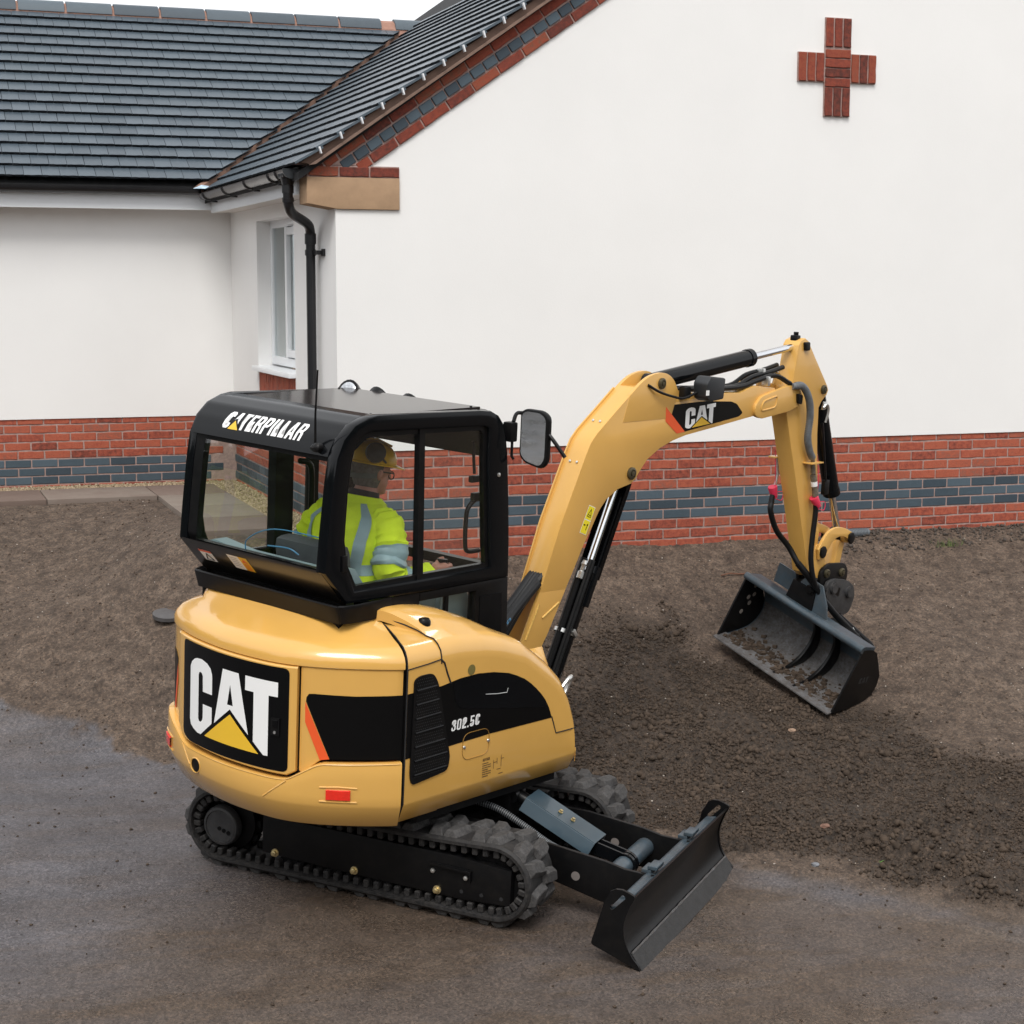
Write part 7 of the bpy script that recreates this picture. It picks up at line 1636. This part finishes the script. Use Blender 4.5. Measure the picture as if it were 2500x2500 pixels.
# hands: palm with five bent fingers closed on each lever
def hand(side, c):
    V, Ed, R = [], [], []
    def chain(pts, rr, start=None):
        idx = []
        for p, r in zip(pts, rr): V.append(tuple(Vector(c)+Vector(p))); R.append(r); idx.append(len(V)-1)
        if start is not None: Ed.append((start, idx[0]))
        for a, b in zip(idx, idx[1:]): Ed.append((a, b))
        return idx
    s = side
    root = chain([(-0.075, 0, 0.0), (-0.045, 0.0, 0.005), (-0.015, -s*0.012, 0.012)], [0.026, (0.030, 0.022), (0.034, 0.020)])
    for k in range(4):
        z = 0.034-0.020*k; l = (1.0, 1.08, 1.0, 0.82)[k]
        chain([(0.012, -s*0.030, z), (0.042*l, -s*0.026, z-0.002), (0.052*l, s*0.004, z-0.004), (0.034*l, s*0.024, z-0.005)], [0.0105, 0.0098, 0.0090, 0.0080], root[2])
    chain([(-0.012, s*0.020, 0.036), (0.016, s*0.028, 0.046), (0.034, s*0.016, 0.048)], [0.012, 0.0105, 0.009], root[1])
    m = skin_body(V, Ed, R, 0, None, voxel=0.0045, sub=1); m.name = 'hand'; m.materials.clear(); m.materials.append(M_skin)
    return link('hand', m, body)
hand(1, (-0.010, -0.105, 1.592)); hand(-1, (0.045, 0.505, 1.60))
# jacket: torso shell, sleeves, collar
def ering(c, a, b, yaw=0, n=28, zt=0.0, ex=1.0):
    out_ = []
    for k in range(n):
        t = 2*math.pi*k/n; x = a*math.copysign(abs(math.cos(t))**ex, math.cos(t)); y = b*math.copysign(abs(math.sin(t))**ex, math.sin(t))
        out_.append(Vector(c)+Vector((x, y, zt*x)))
    return out_
TR = [((-0.39, PY+0.015, 1.40), 0.170, 0.235), ((-0.395, PY+0.015, 1.47), 0.180, 0.245), ((-0.395, PY+0.015, 1.56), 0.176, 0.240), ((-0.385, PY+0.015, 1.66), 0.172, 0.240), ((-0.37, PY+0.015, 1.76), 0.170, 0.250), ((-0.355, PY+0.01, 1.835), 0.156, 0.250), ((-0.345, PY, 1.885), 0.134, 0.215), ((-0.335, PY, 1.92), 0.106, 0.150), ((-0.325, PY, 1.94), 0.084, 0.100)]
rnj = random.Random(4)
def wob(ring, amp, f):
    c = sum(ring, Vector())/len(ring)
    return [p+(p-c).normalized()*(amp*mnoise.noise(p*f)+0.45*amp*mnoise.noise(Vector((p.x*18, p.y*18, p.z*34)))) for p in ring]
def torso_rows(t0, t1, n, grow=0.0, amp=0.020):
    rows = []
    ts = [t0+(t1-t0)*i/n for i in range(n+1)]
    K = len(TR)-1
    for t in ts:
        u_ = t*K; i = min(int(u_), K-1); f = u_-i
        c = Vector(TR[i][0]).lerp(Vector(TR[i+1][0]), f); a = TR[i][1]*(1-f)+TR[i+1][1]*f; b = TR[i][2]*(1-f)+TR[i+1][2]*f
        rows.append(wob(ering(c, a+grow, b+grow, ex=0.88, n=40), amp, 9.0))
    return rows
mb = MB(); mb.loft(torso_rows(0, 1, 40), closed=True, cap=True); jacket = mb.build('jacket', M_hivis, person)
def sleeve_path(s):
    if s < 0: return spline([(-0.345, PY-0.13, 1.868), (-0.345, PY-0.200, 1.81), (-0.365, PY-0.245, 1.72), (-0.385, PY-0.265, 1.63), (-0.330, PY-0.270, 1.575), (-0.22, PY-0.268, 1.565), (-0.09, -0.103, 1.582)], 8)
    return spline([(-0.345, PY+0.16, 1.868), (-0.36, PY+0.255, 1.80), (-0.385, PY+0.31, 1.71), (-0.38, PY+0.335, 1.62), (-0.25, PY+0.335, 1.575), (-0.10, PY+0.31, 1.575), (-0.03, 0.495, 1.585)], 8)
def sleeve_r(t): return float(np.interp(t, [0, 0.12, 0.3, 0.5, 0.62, 0.75, 0.9, 1.0], [0.080, 0.094, 0.088, 0.080, 0.078, 0.068, 0.056, 0.048]))
def sleeve(s, t0=0.0, t1=1.0, grow=0.0):
    P = sleeve_path(s); n = len(P); i0, i1 = int(t0*(n-1)), int(math.ceil(t1*(n-1)))
    m = MB(); pts = P[i0:i1+1]; rad = [sleeve_r(i/(n-1))*(1+0.06*math.sin(i*1.9))+grow for i in range(i0, i1+1)]
    m.tube(pts, 0.05, 18, radii=rad); return m
for s in (-1, 1):
    m = sleeve(s)
    for v in m.bm.verts: v.co += Vector((mnoise.noise(v.co*14), mnoise.noise(v.co*14+Vector((5, 0, 0))), mnoise.noise(v.co*14+Vector((0, 7, 0)))))*0.015+(Vector((0.4, -0.6, 0.3))*mnoise.noise(Vector((v.co.x*38, v.co.y*20, v.co.z*38)))*0.007)
    sl_ = m.build('sleeve', M_hivis, jacket)
    for a, b in ((0.33, 0.44), (0.67, 0.77)):
        m = sleeve(s, a, b, 0.0045)
        for v in m.bm.verts: v.co += Vector((mnoise.noise(v.co*14), mnoise.noise(v.co*14+Vector((5, 0, 0))), mnoise.noise(v.co*14+Vector((0, 7, 0)))))*0.016
        m.build('reflective_band', M_refl, sl_)
# bands on the torso: two hoops and two braces over the shoulders
for a, b in ((0.12, 0.185), (0.30, 0.365)):
    m = MB(); m.loft(torso_rows(a, b, 4, 0.004), closed=True); m.build('reflective_band', M_refl, jacket)
allr = torso_rows(0.30, 0.97, 24, 0.005)
for k0 in (14, 23, 7, 31) if False else (15, 25, 5, 35):
    m = MB()
    m.loft([[r[(k0+j) % 40] for j in (-1, 0, 1, 2) ] if False else [r[(k0+j) % 40] for j in range(-1, 2)] for r in allr]); m.build('reflective_band', M_refl, jacket)
# collar: hi-vis fold with dark inner
m = MB(); m.loft([ering((-0.335, PY, 1.90), 0.098, 0.118, zt=-0.12), ering((-0.325, PY, 1.945), 0.088, 0.098, zt=-0.2), ering((-0.322, PY, 1.958), 0.090, 0.098, zt=-0.2), ering((-0.315, PY, 1.925), 0.110, 0.128, zt=-0.15)], closed=True); m.build('collar', M_hivis, jacket)
m = MB(); m.loft([ering((-0.325, PY, 1.93), 0.080, 0.090, zt=-0.2), ering((-0.315, PY, 1.985), 0.074, 0.080, zt=-0.25), ering((-0.315, PY, 1.98), 0.068, 0.074, zt=-0.25), ering((-0.325, PY, 1.93), 0.066, 0.07, zt=-0.2)], closed=True); m.build('collar_lining', M_navy, jacket)
# trousers over the legs
for y0_, y1_ in ((PY-0.10, PY-0.14), (PY+0.10, PY+0.16)):
    m = MB(); m.tube(spline([(-0.40, y0_, 1.45), (-0.18, (y0_+y1_)/2, 1.48), (0.02, y1_, 1.475), (0.07, y1_, 1.38), (0.065, y1_, 1.20)], 5), 0.08, 14, radii=None); m.build('trouser_leg', M_navy, person)
# hair, helmet, ear defenders, glasses
m = MB(); rows = []
for z, a, b in ((-0.075, 0.070, 0.066), (-0.04, 0.088, 0.078), (0.0, 0.100, 0.083), (0.04, 0.106, 0.085), (0.07, 0.104, 0.083)):
    rows.append([hd(-0.016+a*math.cos(t), b*math.sin(t), z) for t in [math.radians(75+210*k/20) for k in range(21)]])
m.loft(rows); m.build('hair', M_hair, person)
m = MB(); rows = []
for k in range(9):
    a = math.pi/2*k/8; rows.append([hd(-0.008+0.128*math.cos(a)*math.cos(t)*(1.0), 0.106*math.cos(a)*math.sin(t), 0.052+0.108*math.sin(a)**0.9) for t in [2*math.pi*i/28 for i in range(28)]])
m.loft(rows, closed=True)
rim = []
for sc, dz in ((1.0, 0.052), (1.07, 0.047), (1.07, 0.041), (0.97, 0.045)):
    row = []
    for i in range(28):
        t = 2*math.pi*i/28; pk = max(0, math.cos(t))**3*0.055 if sc > 1 else 0
        row.append(hd(-0.008+(0.128*sc+pk)*math.cos(t), 0.106*sc*math.sin(t), dz-pk*0.25))
    rim.append(row)
m.loft(rim, closed=True); helmet = m.build('hard_hat', M_helm, person, smooth=50)
m = MB(); m.tube([hd(-0.09, 0, 0.161), hd(0.0, 0, 0.1655), hd(0.09, 0, 0.140)], 0.006, 8); m.build('helmet_ridge', M_helm, helmet)
M_muff = simple('ear_defender', (0.035, 0.036, 0.038), rough=0.4, var=0.2)
for s in (-1, 1):
    m = MB(); c = hd(-0.075, s*0.118, 0.105); ax = RH @ Vector((-0.35, s, 0.25)); m.lathe([(0, -0.02), (0.046, -0.02), (0.052, -0.006), (0.050, 0.014), (0.036, 0.026), (0, 0.029)], c, ax, 24); mf = m.build('ear_defender', M_muff, helmet)
    m = MB(); m.tube([c, hd(-0.02, s*0.113, 0.075), hd(0.0, s*0.112, 0.06)], 0.006, 6); m.build('defender_arm', M_muff, mf)
m = MB(); rows = []
for dz in (-0.022, 0.004): rows.append([hd(-0.016+0.110*math.cos(t), 0.089*math.sin(t), dz-0.018*abs(math.cos(t))) for t in [math.radians(95+170*k/16) for k in range(17)]])
m.loft(rows); m.build('helmet_strap', simple('strap', (0.10, 0.105, 0.10), rough=0.7), helmet)
m = MB()
for s in (-1, 1):
    m.tube([hd(-0.01, s*0.083, 0.012), hd(0.085, s*0.064, 0.008)], 0.0035, 6); m.tube([hd(0.092, s*(0.036+0.026*math.cos(a)), -0.004+0.020*math.sin(a)) for a in [2*math.pi*i/14 for i in range(14)]], 0.003, 6, closed=True)
m.build('spectacles', M_muff, person)
